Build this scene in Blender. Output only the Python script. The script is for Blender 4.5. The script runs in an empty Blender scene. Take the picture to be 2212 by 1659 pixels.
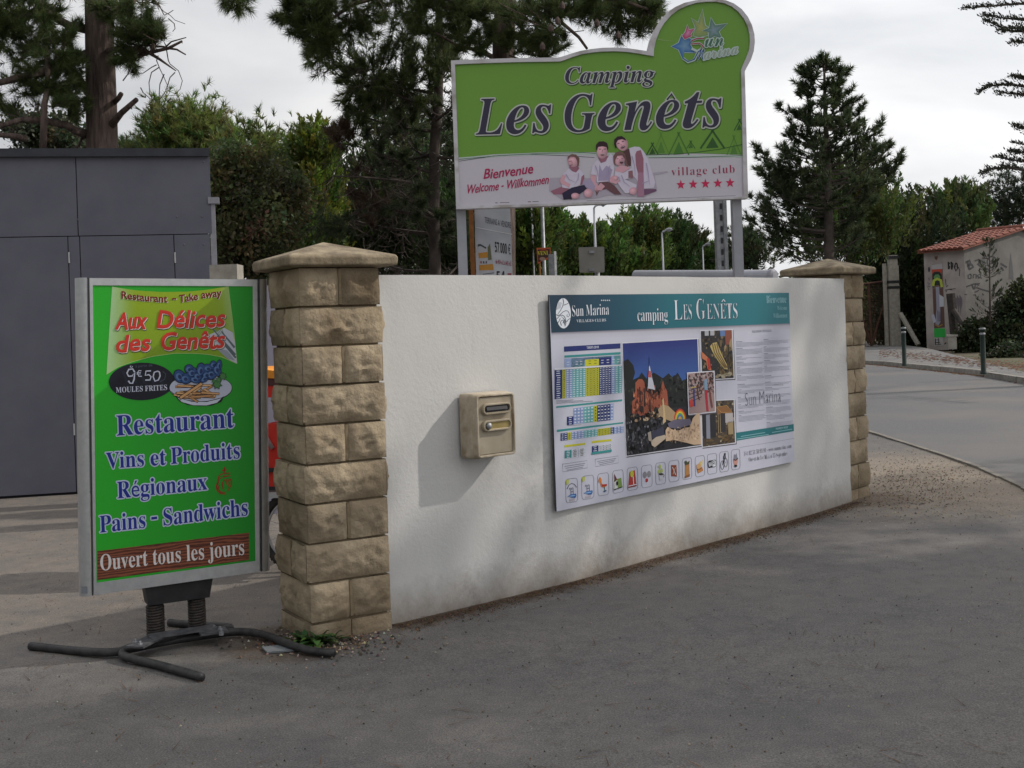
import bpy, bmesh, math, random
import numpy as np
from mathutils import Vector, Matrix, noise
from mathutils.geometry import tessellate_polygon

# ------------------------------------------------------------------ camera, sky, sun
scene = bpy.context.scene
COL = scene.collection
W_, H_ = 2212.0, 1659.0            # pixel grid in which the photograph was measured
F_ = 2500.0                        # focal length in those pixels
CX, HY = 1106.0, 702.0             # principal column, horizon row
ROLL = 0.0345
EYE = 1.42
cam = bpy.data.cameras.new('camera')
cam.sensor_width = 36.0
cam.lens = 36.0 * F_ / W_
cam.shift_y = -(H_ / 2 - HY) / W_
cam.clip_start = 0.05
cam.clip_end = 2000
co = bpy.data.objects.new('camera', cam)
COL.objects.link(co)
co.location = (0, 0, EYE)
co.rotation_euler = (Matrix.Rotation(math.pi / 2, 3, 'X') @ Matrix.Rotation(-ROLL, 3, 'Z')).to_euler()
scene.camera = co

SUN_L = Vector((-0.262, -0.052, -0.200)).normalized()      # direction the light travels
SUN_E = math.asin(-SUN_L.z)
SUN_A = math.atan2(-SUN_L.x, -SUN_L.y)
world = bpy.data.worlds.new('World')
scene.world = world
world.use_nodes = True
nt = world.node_tree
bg = nt.nodes['Background']
bg.inputs['Strength'].default_value = 0.10
sky = nt.nodes.new('ShaderNodeTexSky')
sky.sky_type = 'NISHITA'
sky.sun_disc = False
sky.sun_elevation = SUN_E
sky.sun_rotation = SUN_A
sky.air_density = 1.5
sky.dust_density = 3.0
tc = nt.nodes.new('ShaderNodeTexCoord')
mp = nt.nodes.new('ShaderNodeMapping')
mp.inputs['Scale'].default_value = (1.0, 1.0, 3.2)
mp.inputs['Location'].default_value = (3.1, 1.7, 0.4)
nt.links.new(tc.outputs['Generated'], mp.inputs['Vector'])
n1 = nt.nodes.new('ShaderNodeTexNoise')
n1.inputs['Scale'].default_value = 3.2
n1.inputs['Detail'].default_value = 7
n1.inputs['Roughness'].default_value = 0.52
n1.inputs['Distortion'].default_value = 0.25
nt.links.new(mp.outputs['Vector'], n1.inputs['Vector'])
cr = nt.nodes.new('ShaderNodeValToRGB')
cr.color_ramp.elements[0].position = 0.36
cr.color_ramp.elements[0].color = (7.9, 8.05, 8.4, 1)
cr.color_ramp.elements[1].position = 0.62
cr.color_ramp.elements[1].color = (10.6, 10.55, 10.6, 1)
nt.links.new(n1.outputs['Fac'], cr.inputs['Fac'])
mx = nt.nodes.new('ShaderNodeMixRGB')
mx.inputs['Fac'].default_value = 0.94
nt.links.new(sky.outputs['Color'], mx.inputs['Color1'])
nt.links.new(cr.outputs['Color'], mx.inputs['Color2'])
# thin cloud glows towards the veiled sun
dt = nt.nodes.new('ShaderNodeVectorMath')
dt.operation = 'DOT_PRODUCT'
nt.links.new(tc.outputs['Generated'], dt.inputs[0])
dt.inputs[1].default_value = -SUN_L
gm = nt.nodes.new('ShaderNodeMapRange')
gm.inputs['From Min'].default_value = -0.6
gm.inputs['From Max'].default_value = 0.8
gm.inputs['To Min'].default_value = 0.62
gm.inputs['To Max'].default_value = 1.60
nt.links.new(dt.outputs['Value'], gm.inputs['Value'])
sc_ = nt.nodes.new('ShaderNodeVectorMath')
sc_.operation = 'SCALE'
nt.links.new(mx.outputs['Color'], sc_.inputs[0])
nt.links.new(gm.outputs['Result'], sc_.inputs['Scale'])
nt.links.new(sc_.outputs['Vector'], bg.inputs['Color'])

sl = bpy.data.lights.new('sun', 'SUN')
sl.energy = 3.4
sl.angle = math.radians(0.8)
sl.color = (1.0, 0.93, 0.84)
so = bpy.data.objects.new('sun', sl)
COL.objects.link(so)
so.rotation_euler = SUN_L.to_track_quat('-Z', 'Y').to_euler()
so.location = (20, 5, 20)

scene.view_settings.view_transform = 'Standard'
scene.view_settings.look = 'None'
scene.view_settings.exposure = -0.42
scene.view_settings.gamma = 1.0
scene.view_settings.use_curve_mapping = False
scene.cycles.max_bounces = 6
scene.cycles.diffuse_bounces = 3
scene.cycles.transparent_max_bounces = 8
scene.cycles.use_denoising = True

# ------------------------------------------------------------------ geometry of the place
cr_, sr_ = math.cos(ROLL), math.sin(ROLL)
CAM = Vector((0, 0, EYE))


def ray(x, y):
    u, v = (x - CX) / F_, (HY - y) / F_
    return Vector((u * cr_ + v * sr_, 1.0, -u * sr_ + v * cr_))


def P(x, y, Z):
    return CAM + ray(x, y) * Z


def G(x, y, z=0.0):
    r = ray(x, y)
    return CAM + r * ((z - EYE) / r.z)


class Plane:
    """an upright plane in the place, through O with horizontal direction ux"""
    def __init__(s, O, ux):
        s.O = Vector(O)
        s.ux = Vector((ux[0], ux[1], 0)).normalized()
        s.n = Vector((s.ux.y, -s.ux.x, 0))

    def at(s, x, y, off=0.0):
        r = ray(x, y)
        t = (s.O + s.n * off - CAM).dot(s.n) / r.dot(s.n)
        return CAM + r * t


def TR(ox, oy, k):
    return lambda zx, zy: (ox + zx / k, oy + zy / k)


ORG = {}


def thing(name, label, cat, loc, group=None):
    o = bpy.data.objects.new(name, None)
    COL.objects.link(o)
    o.location = loc
    o.empty_display_size = 0.1
    o['label'] = label
    o['kind'] = 'thing'
    o['category'] = cat
    if group:
        o['group'] = group
    ORG[o.name] = Vector(loc)
    return o


class MB:
    def __init__(s):
        s.v, s.f, s.m, s.c = [], [], [], []

    def face(s, pts, m=0, col=None):
        b = len(s.v)
        s.v += [tuple(p) for p in pts]
        s.f.append(tuple(range(b, b + len(pts))))
        s.m.append(m)
        s.c.append(col)

    def grid(s, rows, m=0, close=False):
        b = len(s.v)
        nr, nc = len(rows), len(rows[0])
        for r in rows:
            s.v += [tuple(p) for p in r]
        for i in range(nr - 1):
            for j in range(nc if close else nc - 1):
                k = (j + 1) % nc
                s.f.append((b + i * nc + j, b + i * nc + k, b + (i + 1) * nc + k, b + (i + 1) * nc + j))
                s.m.append(m)
                s.c.append(None)

    def box(s, c, sx, sy, sz, ax=(1, 0, 0), ay=(0, 1, 0), az=(0, 0, 1), m=0):
        c, ax, ay, az = Vector(c), Vector(ax), Vector(ay), Vector(az)
        b = len(s.v)
        for k in (-1, 1):
            for j in (-1, 1):
                for i in (-1, 1):
                    s.v.append(tuple(c + ax * (i * sx / 2) + ay * (j * sy / 2) + az * (k * sz / 2)))
        for q in ((0, 2, 3, 1), (4, 5, 7, 6), (0, 1, 5, 4), (2, 6, 7, 3), (0, 4, 6, 2), (1, 3, 7, 5)):
            s.f.append(tuple(b + i for i in q))
            s.m.append(m)
            s.c.append(None)

    def prism(s, pts, d, m=0):
        """closed solid: polygon pts swept by vector d"""
        pts = [Vector(p) for p in pts]
        d = Vector(d)
        b = len(s.v)
        n = len(pts)
        s.v += [tuple(p) for p in pts] + [tuple(p + d) for p in pts]
        tris = tessellate_polygon([pts])
        for t in tris:
            s.f.append(tuple(b + i for i in t)); s.m.append(m); s.c.append(None)
            s.f.append(tuple(b + n + i for i in reversed(t))); s.m.append(m); s.c.append(None)
        for i in range(n):
            j = (i + 1) % n
            s.f.append((b + i, b + j, b + n + j, b + n + i)); s.m.append(m); s.c.append(None)

    def tube(s, path, rad, seg=8, m=0, cap=True, sq=(1, 1)):
        path = [Vector(p) for p in path]
        if not hasattr(rad, '__len__'):
            rad = [rad] * len(path)
        rows = []
        up = None
        for i, p in enumerate(path):
            t = (path[min(i + 1, len(path) - 1)] - path[max(i - 1, 0)])
            if t.length < 1e-9:
                t = Vector((0, 0, 1))
            t.normalize()
            if up is None:
                up = t.orthogonal().normalized()
            else:
                up = (up - t * up.dot(t))
                up = up.normalized() if up.length > 1e-6 else t.orthogonal().normalized()
            sd = t.cross(up)
            rows.append([p + (up * math.cos(2 * math.pi * k / seg) * sq[0] + sd * math.sin(2 * math.pi * k / seg) * sq[1]) * rad[i] for k in range(seg)])
        b = len(s.v)
        s.grid(rows, m, close=True)
        if cap:
            s.f.append(tuple(b + k for k in reversed(range(seg)))); s.m.append(m); s.c.append(None)
            e = b + (len(rows) - 1) * seg
            s.f.append(tuple(e + k for k in range(seg))); s.m.append(m); s.c.append(None)

    def lathe(s, c, prof, seg=16, m=0, ax=(0, 0, 1)):
        ax = Vector(ax).normalized()
        u = ax.orthogonal().normalized()
        w = ax.cross(u)
        c = Vector(c)
        rows = [[c + ax * h + (u * math.cos(2 * math.pi * k / seg) + w * math.sin(2 * math.pi * k / seg)) * r for k in range(seg)] for r, h in prof]
        s.grid(rows, m, close=True)

    def build(s, name, mats, parent=None, smooth=False, loc=None):
        if not isinstance(mats, (list, tuple)):
            mats = [mats]
        org = ORG[parent.name] if parent else Vector(loc if loc else (0, 0, 0))
        me = bpy.data.meshes.new(name)
        me.from_pydata([(v[0] - org.x, v[1] - org.y, v[2] - org.z) for v in s.v], [], s.f)
        for mt in mats:
            me.materials.append(mt)
        if len(mats) > 1:
            me.polygons.foreach_set('material_index', s.m)
        if any(c is not None for c in s.c):
            at = me.color_attributes.new('Col', 'FLOAT_COLOR', 'CORNER')
            buf = []
            for f, c in zip(s.f, s.c):
                if c is None:
                    c = (0.5, 0.5, 0.5)
                if hasattr(c[0], '__len__'):
                    for q in c:
                        buf += [q[0], q[1], q[2], 1.0]
                else:
                    buf += [c[0], c[1], c[2], 1.0] * len(f)
            at.data.foreach_set('color', buf)
        if smooth:
            me.polygons.foreach_set('use_smooth', [True] * len(me.polygons))
        me.validate(verbose=False)
        o = bpy.data.objects.new(name, me)
        COL.objects.link(o)
        if parent:
            o.parent = parent
        else:
            o.location = org
        ORG[o.name] = org
        return o


def tag(o, label=None, cat=None, group=None, kind=None):
    for k, v in (('label', label), ('category', cat), ('group', group), ('kind', kind)):
        if v:
            o[k] = v
    return o


def copy_thing(o, loc):
    r = o.copy()
    COL.objects.link(r)
    r.location = loc
    for ch in [c for c in bpy.data.objects if c.parent == o]:
        c = ch.copy()
        COL.objects.link(c)
        c.parent = r
        for g in [q for q in bpy.data.objects if q.parent == ch]:
            d = g.copy()
            COL.objects.link(d)
            d.parent = c
    return r


def S(r, g, b):
    """sRGB 0-255 to linear"""
    return tuple(((c / 255) / 12.92 if c / 255 <= 0.04045 else ((c / 255 + 0.055) / 1.055) ** 2.4) for c in (r, g, b))


# ------------------------------------------------------------------ materials
def pm(name, c1, c2=None, scale=4.0, rough=0.8, bump=0.0, bscale=40.0, bdist=0.01, metal=0.0, c3=None, s3=0.6, spec=0.4, detail=6, lo=0.35, hi=0.65, bdetail=6, brough=0.6):
    m = bpy.data.materials.new(name)
    m.use_nodes = True
    t = m.node_tree
    L = t.links
    b = t.nodes['Principled BSDF']
    b.inputs['Roughness'].default_value = rough
    b.inputs['Metallic'].default_value = metal
    b.inputs['Specular IOR Level'].default_value = spec
    tc = t.nodes.new('ShaderNodeTexCoord')
    out = None
    if c2 is not None:
        n = t.nodes.new('ShaderNodeTexNoise')
        n.inputs['Scale'].default_value = scale
        n.inputs['Detail'].default_value = detail
        n.inputs['Roughness'].default_value = 0.62
        L.new(tc.outputs['Object'], n.inputs['Vector'])
        r = t.nodes.new('ShaderNodeValToRGB')
        r.color_ramp.elements[0].position = lo
        r.color_ramp.elements[1].position = hi
        r.color_ramp.elements[0].color = (*c1, 1)
        r.color_ramp.elements[1].color = (*c2, 1)
        L.new(n.outputs['Fac'], r.inputs['Fac'])
        out = r.outputs['Color']
        if c3 is not None:
            n3 = t.nodes.new('ShaderNodeTexNoise')
            n3.inputs['Scale'].default_value = s3
            n3.inputs['Detail'].default_value = 5
            L.new(tc.outputs['Object'], n3.inputs['Vector'])
            r3 = t.nodes.new('ShaderNodeMapRange')
            r3.inputs['From Min'].default_value = 0.48
            r3.inputs['From Max'].default_value = 0.68
            L.new(n3.outputs['Fac'], r3.inputs['Value'])
            x = t.nodes.new('ShaderNodeMixRGB')
            x.inputs['Color2'].default_value = (*c3, 1)
            L.new(r3.outputs['Result'], x.inputs['Fac'])
            L.new(out, x.inputs['Color1'])
            out = x.outputs['Color']
        L.new(out, b.inputs['Base Color'])
    else:
        b.inputs['Base Color'].default_value = (*c1, 1)
    if bump:
        n = t.nodes.new('ShaderNodeTexNoise')
        n.inputs['Scale'].default_value = bscale
        n.inputs['Detail'].default_value = bdetail
        n.inputs['Roughness'].default_value = brough
        L.new(tc.outputs['Object'], n.inputs['Vector'])
        bp = t.nodes.new('ShaderNodeBump')
        bp.inputs['Strength'].default_value = bump
        bp.inputs['Distance'].default_value = bdist
        L.new(n.outputs['Fac'], bp.inputs['Height'])
        L.new(bp.outputs['Normal'], b.inputs['Normal'])
    return m


def colmat(name, rough=0.5, spec=0.4, noise_amt=0.06, nscale=90.0, trans=0.0, bump=0.0, mul=1.0):
    """base colour taken from the mesh's printed / natural colour attribute"""
    m = bpy.data.materials.new(name)
    m.use_nodes = True
    t = m.node_tree
    L = t.links
    b = t.nodes['Principled BSDF']
    b.inputs['Roughness'].default_value = rough
    b.inputs['Specular IOR Level'].default_value = spec
    a = t.nodes.new('ShaderNodeAttribute')
    a.attribute_name = 'Col'
    tc = t.nodes.new('ShaderNodeTexCoord')
    n = t.nodes.new('ShaderNodeTexNoise')
    n.inputs['Scale'].default_value = nscale
    n.inputs['Detail'].default_value = 3
    L.new(tc.outputs['Object'], n.inputs['Vector'])
    mr = t.nodes.new('ShaderNodeMapRange')
    mr.inputs['To Min'].default_value = (1 - noise_amt * 3) * mul
    mr.inputs['To Max'].default_value = (1 + noise_amt * 3) * mul
    L.new(n.outputs['Fac'], mr.inputs['Value'])
    vm = t.nodes.new('ShaderNodeVectorMath')
    vm.operation = 'SCALE'
    L.new(a.outputs['Color'], vm.inputs[0])
    L.new(mr.outputs['Result'], vm.inputs['Scale'])
    L.new(vm.outputs['Vector'], b.inputs['Base Color'])
    if trans:
        tl = t.nodes.new('ShaderNodeBsdfTranslucent')
        L.new(vm.outputs['Vector'], tl.inputs['Color'])
        ms = t.nodes.new('ShaderNodeMixShader')
        ms.inputs['Fac'].default_value = trans
        L.new(b.outputs['BSDF'], ms.inputs[1])
        L.new(tl.outputs['BSDF'], ms.inputs[2])
        L.new(ms.outputs['Shader'], t.nodes['Material Output'].inputs['Surface'])
    return m


M = {}
M['print'] = colmat('printed_vinyl', rough=0.38, spec=0.35, noise_amt=0.03, nscale=160)
M['leaf'] = colmat('foliage', rough=0.55, spec=0.25, noise_amt=0.10, nscale=6, trans=0.36)
M['alu'] = pm('brushed_aluminium', (0.50, 0.51, 0.53), (0.58, 0.59, 0.60), 30, rough=0.38, metal=0.75)
M['alu_dark'] = pm('groove', (0.03, 0.03, 0.035), rough=0.6)
M['black'] = pm('black_plastic', (0.010, 0.010, 0.012), (0.022, 0.022, 0.025), 12, rough=0.55)
M['bar'] = pm('worn_black_bar', (0.016, 0.016, 0.019), (0.045, 0.043, 0.043), 25, rough=0.5, bump=0.2, bscale=120, bdist=0.002)
M['spring'] = pm('rusty_spring', (0.020, 0.018, 0.018), (0.060, 0.046, 0.038), 60, rough=0.65)
M['galv'] = pm('galvanised_steel', (0.20, 0.21, 0.23), (0.34, 0.35, 0.37), 18, rough=0.5, metal=0.4)
M['dull'] = pm('dull_steel', (0.06, 0.062, 0.07), (0.13, 0.132, 0.14), 20, rough=0.55, metal=0.3)
M['postgrey'] = pm('painted_grey_post', S(150, 152, 160), S(165, 167, 175), 5, rough=0.5)
M['sideframe'] = pm('white_sign_trim', S(192, 190, 196), S(215, 213, 218), 3, rough=0.55, c3=S(165, 160, 158), s3=6)
M['wood'] = pm('orange_wood_post', S(150, 98, 50), S(120, 75, 40), 12, rough=0.8)
M['bark'] = pm('pine_bark', (0.060, 0.042, 0.038), (0.17, 0.125, 0.105), 9, rough=0.95, bump=0.9, bscale=16, bdist=0.05)
_bt = M['bark'].node_tree
_bm = _bt.nodes.new('ShaderNodeMapping')
_bm.inputs['Scale'].default_value = (1, 1, 0.16)
_btc = [n for n in _bt.nodes if n.type == 'TEX_COORD'][0]
_bt.links.new(_btc.outputs['Object'], _bm.inputs['Vector'])
for _n in _bt.nodes:
    if _n.type == 'TEX_NOISE':
        _n.inputs['Scale'].default_value *= 1.5
        _bt.links.new(_bm.outputs['Vector'], _n.inputs['Vector'])
M['bark_far'] = pm('dark_bark', (0.045, 0.036, 0.032), (0.10, 0.08, 0.07), 5, rough=0.95)
M['cement'] = pm('concrete', S(140, 135, 125), S(165, 160, 150), 10, rough=0.9, bump=0.3, bscale=50)


def set_asphalt():
    m = bpy.data.materials.new('dusty_asphalt')
    m.use_nodes = True
    t = m.node_tree
    L = t.links
    N = t.nodes.new
    b = t.nodes['Principled BSDF']
    b.inputs['Roughness'].default_value = 0.88
    b.inputs['Specular IOR Level'].default_value = 0.25
    tc = N('ShaderNodeTexCoord')

    def nz(scale, det=5, rough=0.6):
        n = N('ShaderNodeTexNoise')
        n.inputs['Scale'].default_value = scale
        n.inputs['Detail'].default_value = det
        n.inputs['Roughness'].default_value = rough
        L.new(tc.outputs['Object'], n.inputs['Vector'])
        return n.outputs['Fac']

    def ramp(f, a, b_, p0, p1):
        r = N('ShaderNodeValToRGB')
        r.color_ramp.elements[0].position = p0
        r.color_ramp.elements[1].position = p1
        r.color_ramp.elements[0].color = (*a, 1)
        r.color_ramp.elements[1].color = (*b_, 1)
        L.new(f, r.inputs['Fac'])
        return r.outputs['Color']

    def mixc(f, a, b_, typ='MIX'):
        x = N('ShaderNodeMixRGB')
        x.blend_type = typ
        if hasattr(f, 'node'):
            L.new(f, x.inputs['Fac'])
        else:
            x.inputs['Fac'].default_value = f
        for k, q in (('Color1', a), ('Color2', b_)):
            if hasattr(q, 'node'):
                L.new(q, x.inputs[k])
            else:
                x.inputs[k].default_value = (*q, 1)
        return x.outputs['Color']

    grain = ramp(nz(150, 3, 0.75), (0.072, 0.070, 0.072), (0.190, 0.184, 0.180), 0.34, 0.68)
    vo = N('ShaderNodeTexVoronoi')
    vo.inputs['Scale'].default_value = 46
    L.new(tc.outputs['Object'], vo.inputs['Vector'])
    spk = N('ShaderNodeMapRange')
    spk.inputs['From Min'].default_value = 0.16
    spk.inputs['From Max'].default_value = 0.06
    L.new(vo.outputs['Distance'], spk.inputs['Value'])
    sel = N('ShaderNodeSeparateColor')
    L.new(vo.outputs['Color'], sel.inputs['Color'])
    th = N('ShaderNodeMath')
    th.operation = 'GREATER_THAN'
    L.new(sel.outputs['Red'], th.inputs[0])
    th.inputs[1].default_value = 0.72
    ml = N('ShaderNodeMath')
    ml.operation = 'MULTIPLY'
    L.new(spk.outputs['Result'], ml.inputs[0])
    L.new(th.outputs[0], ml.inputs[1])
    tone = ramp(sel.outputs['Green'], (0.05, 0.05, 0.05), (0.34, 0.32, 0.29), 0.5, 0.65)
    grain = mixc(ml.outputs[0], grain, tone)
    broad = ramp(nz(0.9, 6, 0.6), (0.92, 0.92, 0.93), (1.26, 1.22, 1.16), 0.3, 0.7)
    base = mixc(1.0, grain, broad, 'MULTIPLY')
    pat = ramp(nz(9, 6, 0.7), (0.86, 0.86, 0.87), (1.1, 1.09, 1.07), 0.35, 0.65)
    base = mixc(1.0, base, pat, 'MULTIPLY')
    # fallen dust and sand, where it gathers; the left patch also carries sunlit brightness
    a = N('ShaderNodeAttribute')
    a.attribute_name = 'Col'
    sx = N('ShaderNodeSeparateColor')
    L.new(a.outputs['Color'], sx.inputs['Color'])

    def mask(ch, scale, gain):
        ad = N('ShaderNodeMath')
        ad.operation = 'MULTIPLY_ADD'
        L.new(nz(scale, 7, 0.7), ad.inputs[0])
        ad.inputs[1].default_value = 1.6
        ad.inputs[2].default_value = -1.30
        a2 = N('ShaderNodeMath')
        a2.operation = 'MULTIPLY_ADD'
        L.new(sx.outputs[ch], a2.inputs[0])
        a2.inputs[1].default_value = gain
        L.new(ad.outputs[0], a2.inputs[2])
        cl = N('ShaderNodeClamp')
        L.new(a2.outputs[0], cl.inputs['Value'])
        return cl.outputs[0]
    sand = ramp(nz(75, 5, 0.75), S(100, 91, 81), S(164, 152, 138), 0.3, 0.7)
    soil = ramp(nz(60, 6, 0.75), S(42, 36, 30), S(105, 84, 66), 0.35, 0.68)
    base = mixc(mask('Red', 5, 1.65), base, sand)
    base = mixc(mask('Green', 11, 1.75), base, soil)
    # cracks / stains
    L.new(base, b.inputs['Base Color'])
    bp = N('ShaderNodeBump')
    bp.inputs['Strength'].default_value = 0.55
    bp.inputs['Distance'].default_value = 0.006
    L.new(nz(210, 4, 0.8), bp.inputs['Height'])
    L.new(bp.outputs['Normal'], b.inputs['Normal'])
    return m


M['asphalt'] = set_asphalt()
M['road'] = pm('road_asphalt', (0.085, 0.087, 0.094), (0.150, 0.148, 0.150), 60, rough=0.85, bump=0.4, bscale=150, bdist=0.006, c3=(0.16, 0.15, 0.14), s3=0.35)
M['pave'] = pm('pavement_tarmac', (0.11, 0.11, 0.113), (0.18, 0.178, 0.176), 30, rough=0.9, bump=0.4, bscale=80, c3=(0.19, 0.175, 0.16), s3=0.8)
M['kerb'] = pm('kerb_stone', (0.20, 0.19, 0.175), (0.32, 0.30, 0.27), 8, rough=0.9, bump=0.4, bscale=30)
M['earth'] = pm('dry_grass_ground', (0.07, 0.058, 0.042), (0.14, 0.12, 0.08), 2.0, rough=1.0, bump=0.6, bscale=12, bdist=0.05, c3=(0.07, 0.085, 0.03), s3=0.3)


def stone_mat(name, dark=1.0):
    m = pm(name, tuple(c * dark for c in S(138, 124, 103)), tuple(c * dark for c in S(180, 164, 139)), 7, rough=0.92, bump=0.75, bscale=45, bdist=0.012, c3=tuple(c * dark for c in S(122, 106, 84)), s3=3.5, detail=8)
    t = m.node_tree
    b = t.nodes['Principled BSDF']
    src = b.inputs['Base Color'].links[0].from_socket
    oi = t.nodes.new('ShaderNodeObjectInfo')
    mr = t.nodes.new('ShaderNodeMapRange')
    mr.inputs['To Min'].default_value = 0.80
    mr.inputs['To Max'].default_value = 1.16
    t.links.new(oi.outputs['Random'], mr.inputs['Value'])
    vm = t.nodes.new('ShaderNodeVectorMath')
    vm.operation = 'SCALE'
    t.links.new(src, vm.inputs[0])
    t.links.new(mr.outputs['Result'], vm.inputs['Scale'])
    t.links.new(vm.outputs['Vector'], b.inputs['Base Color'])
    return m


M['stone'] = stone_mat('split_face_stone')
M['mortar'] = pm('mortar', S(120, 106, 84), S(140, 124, 100), 12, rough=0.95, bump=0.5, bscale=60)
M['cap'] = pm('weathered_cap_stone', S(118, 106, 88), S(158, 144, 120), 16, rough=0.9, bump=0.4, bscale=90, c3=S(92, 78, 62), s3=5)


def wall_mat():
    m = bpy.data.materials.new('white_render')
    m.use_nodes = True
    t = m.node_tree
    L = t.links
    N = t.nodes.new
    b = t.nodes['Principled BSDF']
    b.inputs['Roughness'].default_value = 0.85
    b.inputs['Specular IOR Level'].default_value = 0.3
    tc = N('ShaderNodeTexCoord')

    def nz(scale, det=5, rough=0.6, vec=None):
        n = N('ShaderNodeTexNoise')
        n.inputs['Scale'].default_value = scale
        n.inputs['Detail'].default_value = det
        n.inputs['Roughness'].default_value = rough
        L.new(vec if vec else tc.outputs['Object'], n.inputs['Vector'])
        return n.outputs['Fac']

    def mth(op, a, b_=None, c=None):
        x = N('ShaderNodeMath')
        x.operation = op
        for i, q in enumerate((a, b_, c)):
            if q is None:
                continue
            if hasattr(q, 'node'):
                L.new(q, x.inputs[i])
            else:
                x.inputs[i].default_value = q
        return x.outputs[0]

    def mixc(f, a, b_):
        x = N('ShaderNodeMixRGB')
        L.new(f, x.inputs['Fac'])
        for k, q in (('Color1', a), ('Color2', b_)):
            if hasattr(q, 'node'):
                L.new(q, x.inputs[k])
            else:
                x.inputs[k].default_value = (*q, 1)
        return x.outputs['Color']
    sep = N('ShaderNodeSeparateXYZ')
    L.new(tc.outputs['Object'], sep.inputs[0])
    mpn = N('ShaderNodeMapping')
    mpn.inputs['Scale'].default_value = (7, 7, 0.9)
    L.new(tc.outputs['Object'], mpn.inputs['Vector'])
    base = mixc(nz(1.6, 6, 0.6), (0.53, 0.525, 0.515), (0.60, 0.597, 0.59))
    # run-off streaks
    st = N('ShaderNodeMapRange')
    st.inputs['From Min'].default_value = 0.58
    st.inputs['From Max'].default_value = 0.78
    st.inputs['To Max'].default_value = 0.42
    L.new(nz(1.4, 6, 0.7, mpn.outputs['Vector']), st.inputs['Value'])
    base = mixc(st.outputs['Result'], base, (0.50, 0.50, 0.48))
    for (px, py, rad, amt) in ((1185, 1010, .16, .45), (1028, 1275, .10, .5), (1140, 1090, .2, .3), (1330, 1190, .25, .3), (1062, 985, .10, .4), (1780, 1030, .14, .3)):
        tt = w_at_px(px, py)
        o0 = wcurve(0)
        q = Plane(wcurve(tt), wtan(tt)).at(px, py) - o0
        vd = N('ShaderNodeVectorMath')
        vd.operation = 'SUBTRACT'
        L.new(tc.outputs['Object'], vd.inputs[0])
        vd.inputs[1].default_value = q
        vs = N('ShaderNodeVectorMath')
        vs.operation = 'MULTIPLY'
        L.new(vd.outputs['Vector'], vs.inputs[0])
        vs.inputs[1].default_value = (1, 1, .45)
        vl = N('ShaderNodeVectorMath')
        vl.operation = 'LENGTH'
        L.new(vs.outputs['Vector'], vl.inputs[0])
        fr = N('ShaderNodeMapRange')
        fr.inputs['From Min'].default_value = rad
        fr.inputs['From Max'].default_value = 0.0
        L.new(vl.outputs['Value'], fr.inputs['Value'])
        nn = N('ShaderNodeMapRange')
        nn.inputs['From Min'].default_value = 0.45
        nn.inputs['From Max'].default_value = 0.7
        nn.inputs['To Max'].default_value = amt * 1.1
        L.new(nz(14, 6, 0.75), nn.inputs['Value'])
        base = mixc(mth('MULTIPLY', fr.outputs['Result'], nn.outputs['Result']), base, S(112, 112, 118))
    # splashed dirt at the foot
    d = mth('MULTIPLY_ADD', nz(7, 9, 0.8), 0.30, -0.10)
    d2 = mth('SUBTRACT', d, sep.outputs['Z'])
    d3 = N('ShaderNodeMapRange')
    d3.inputs['From Min'].default_value = -0.16
    d3.inputs['From Max'].default_value = 0.07
    d3.inputs['To Max'].default_value = 0.8
    L.new(d2, d3.inputs['Value'])
    base = mixc(d3.outputs['Result'], base, S(120, 108, 94))
    L.new(base, b.inputs['Base Color'])
    bp = N('ShaderNodeBump')
    bp.inputs['Strength'].default_value = 0.5
    bp.inputs['Distance'].default_value = 0.005
    h = mth('MULTIPLY', mth('ADD', mth('MULTIPLY', nz(85, 4, 0.65), 0.8), nz(40, 3, 0.55)), mth('MULTIPLY_ADD', nz(1.1, 3, 0.5), 2.2, -0.35))
    L.new(h, bp.inputs['Height'])
    L.new(bp.outputs['Normal'], b.inputs['Normal'])
    return m



# ------------------------------------------------------------------ print (flat lettering and pictures)
U_BASE = {'b': (0x1D400, 0x1D41A, 0x1D7CE), 'bi': (0x1D468, 0x1D482, 0x1D7CE), 's': (0x1D4D0, 0x1D4EA, None), 'p': (65, 97, None), 'sb': (0x1D5D4, 0x1D5EE, 0x1D7EC), 'sbi': (0x1D63C, 0x1D656, 0x1D7EC)}


def glyphs(body, style, offset=0.0, res=3, spacing=1.0):
    """text as flat triangles: (verts 2D, faces)"""
    up, lo, dg = U_BASE[style]
    s = ''
    for ch in body:
        if 'A' <= ch <= 'Z':
            s += chr(up + ord(ch) - 65)
        elif 'a' <= ch <= 'z':
            s += chr(lo + ord(ch) - 97)
        elif '0' <= ch <= '9' and dg:
            s += chr(dg + ord(ch) - 48)
        else:
            s += ch
    c = bpy.data.curves.new('tmp_text', 'FONT')
    c.body = s
    c.size = 1.0
    c.resolution_u = res
    c.offset = offset
    c.space_character = spacing
    o = bpy.data.objects.new('tmp_text', c)
    COL.objects.link(o)
    dg_ = bpy.context.evaluated_depsgraph_get()
    me = bpy.data.meshes.new_from_object(o.evaluated_get(dg_))
    v = [(q.co.x, q.co.y) for q in me.vertices]
    f = [tuple(p.vertices) for p in me.polygons]
    bpy.data.objects.remove(o)
    bpy.data.curves.remove(c)
    bpy.data.meshes.remove(me)
    return v, f


CAPH = {'b': 0.676, 'bi': 0.676, 's': 0.68, 'p': 0.70, 'sb': 0.71, 'sbi': 0.71}


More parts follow.
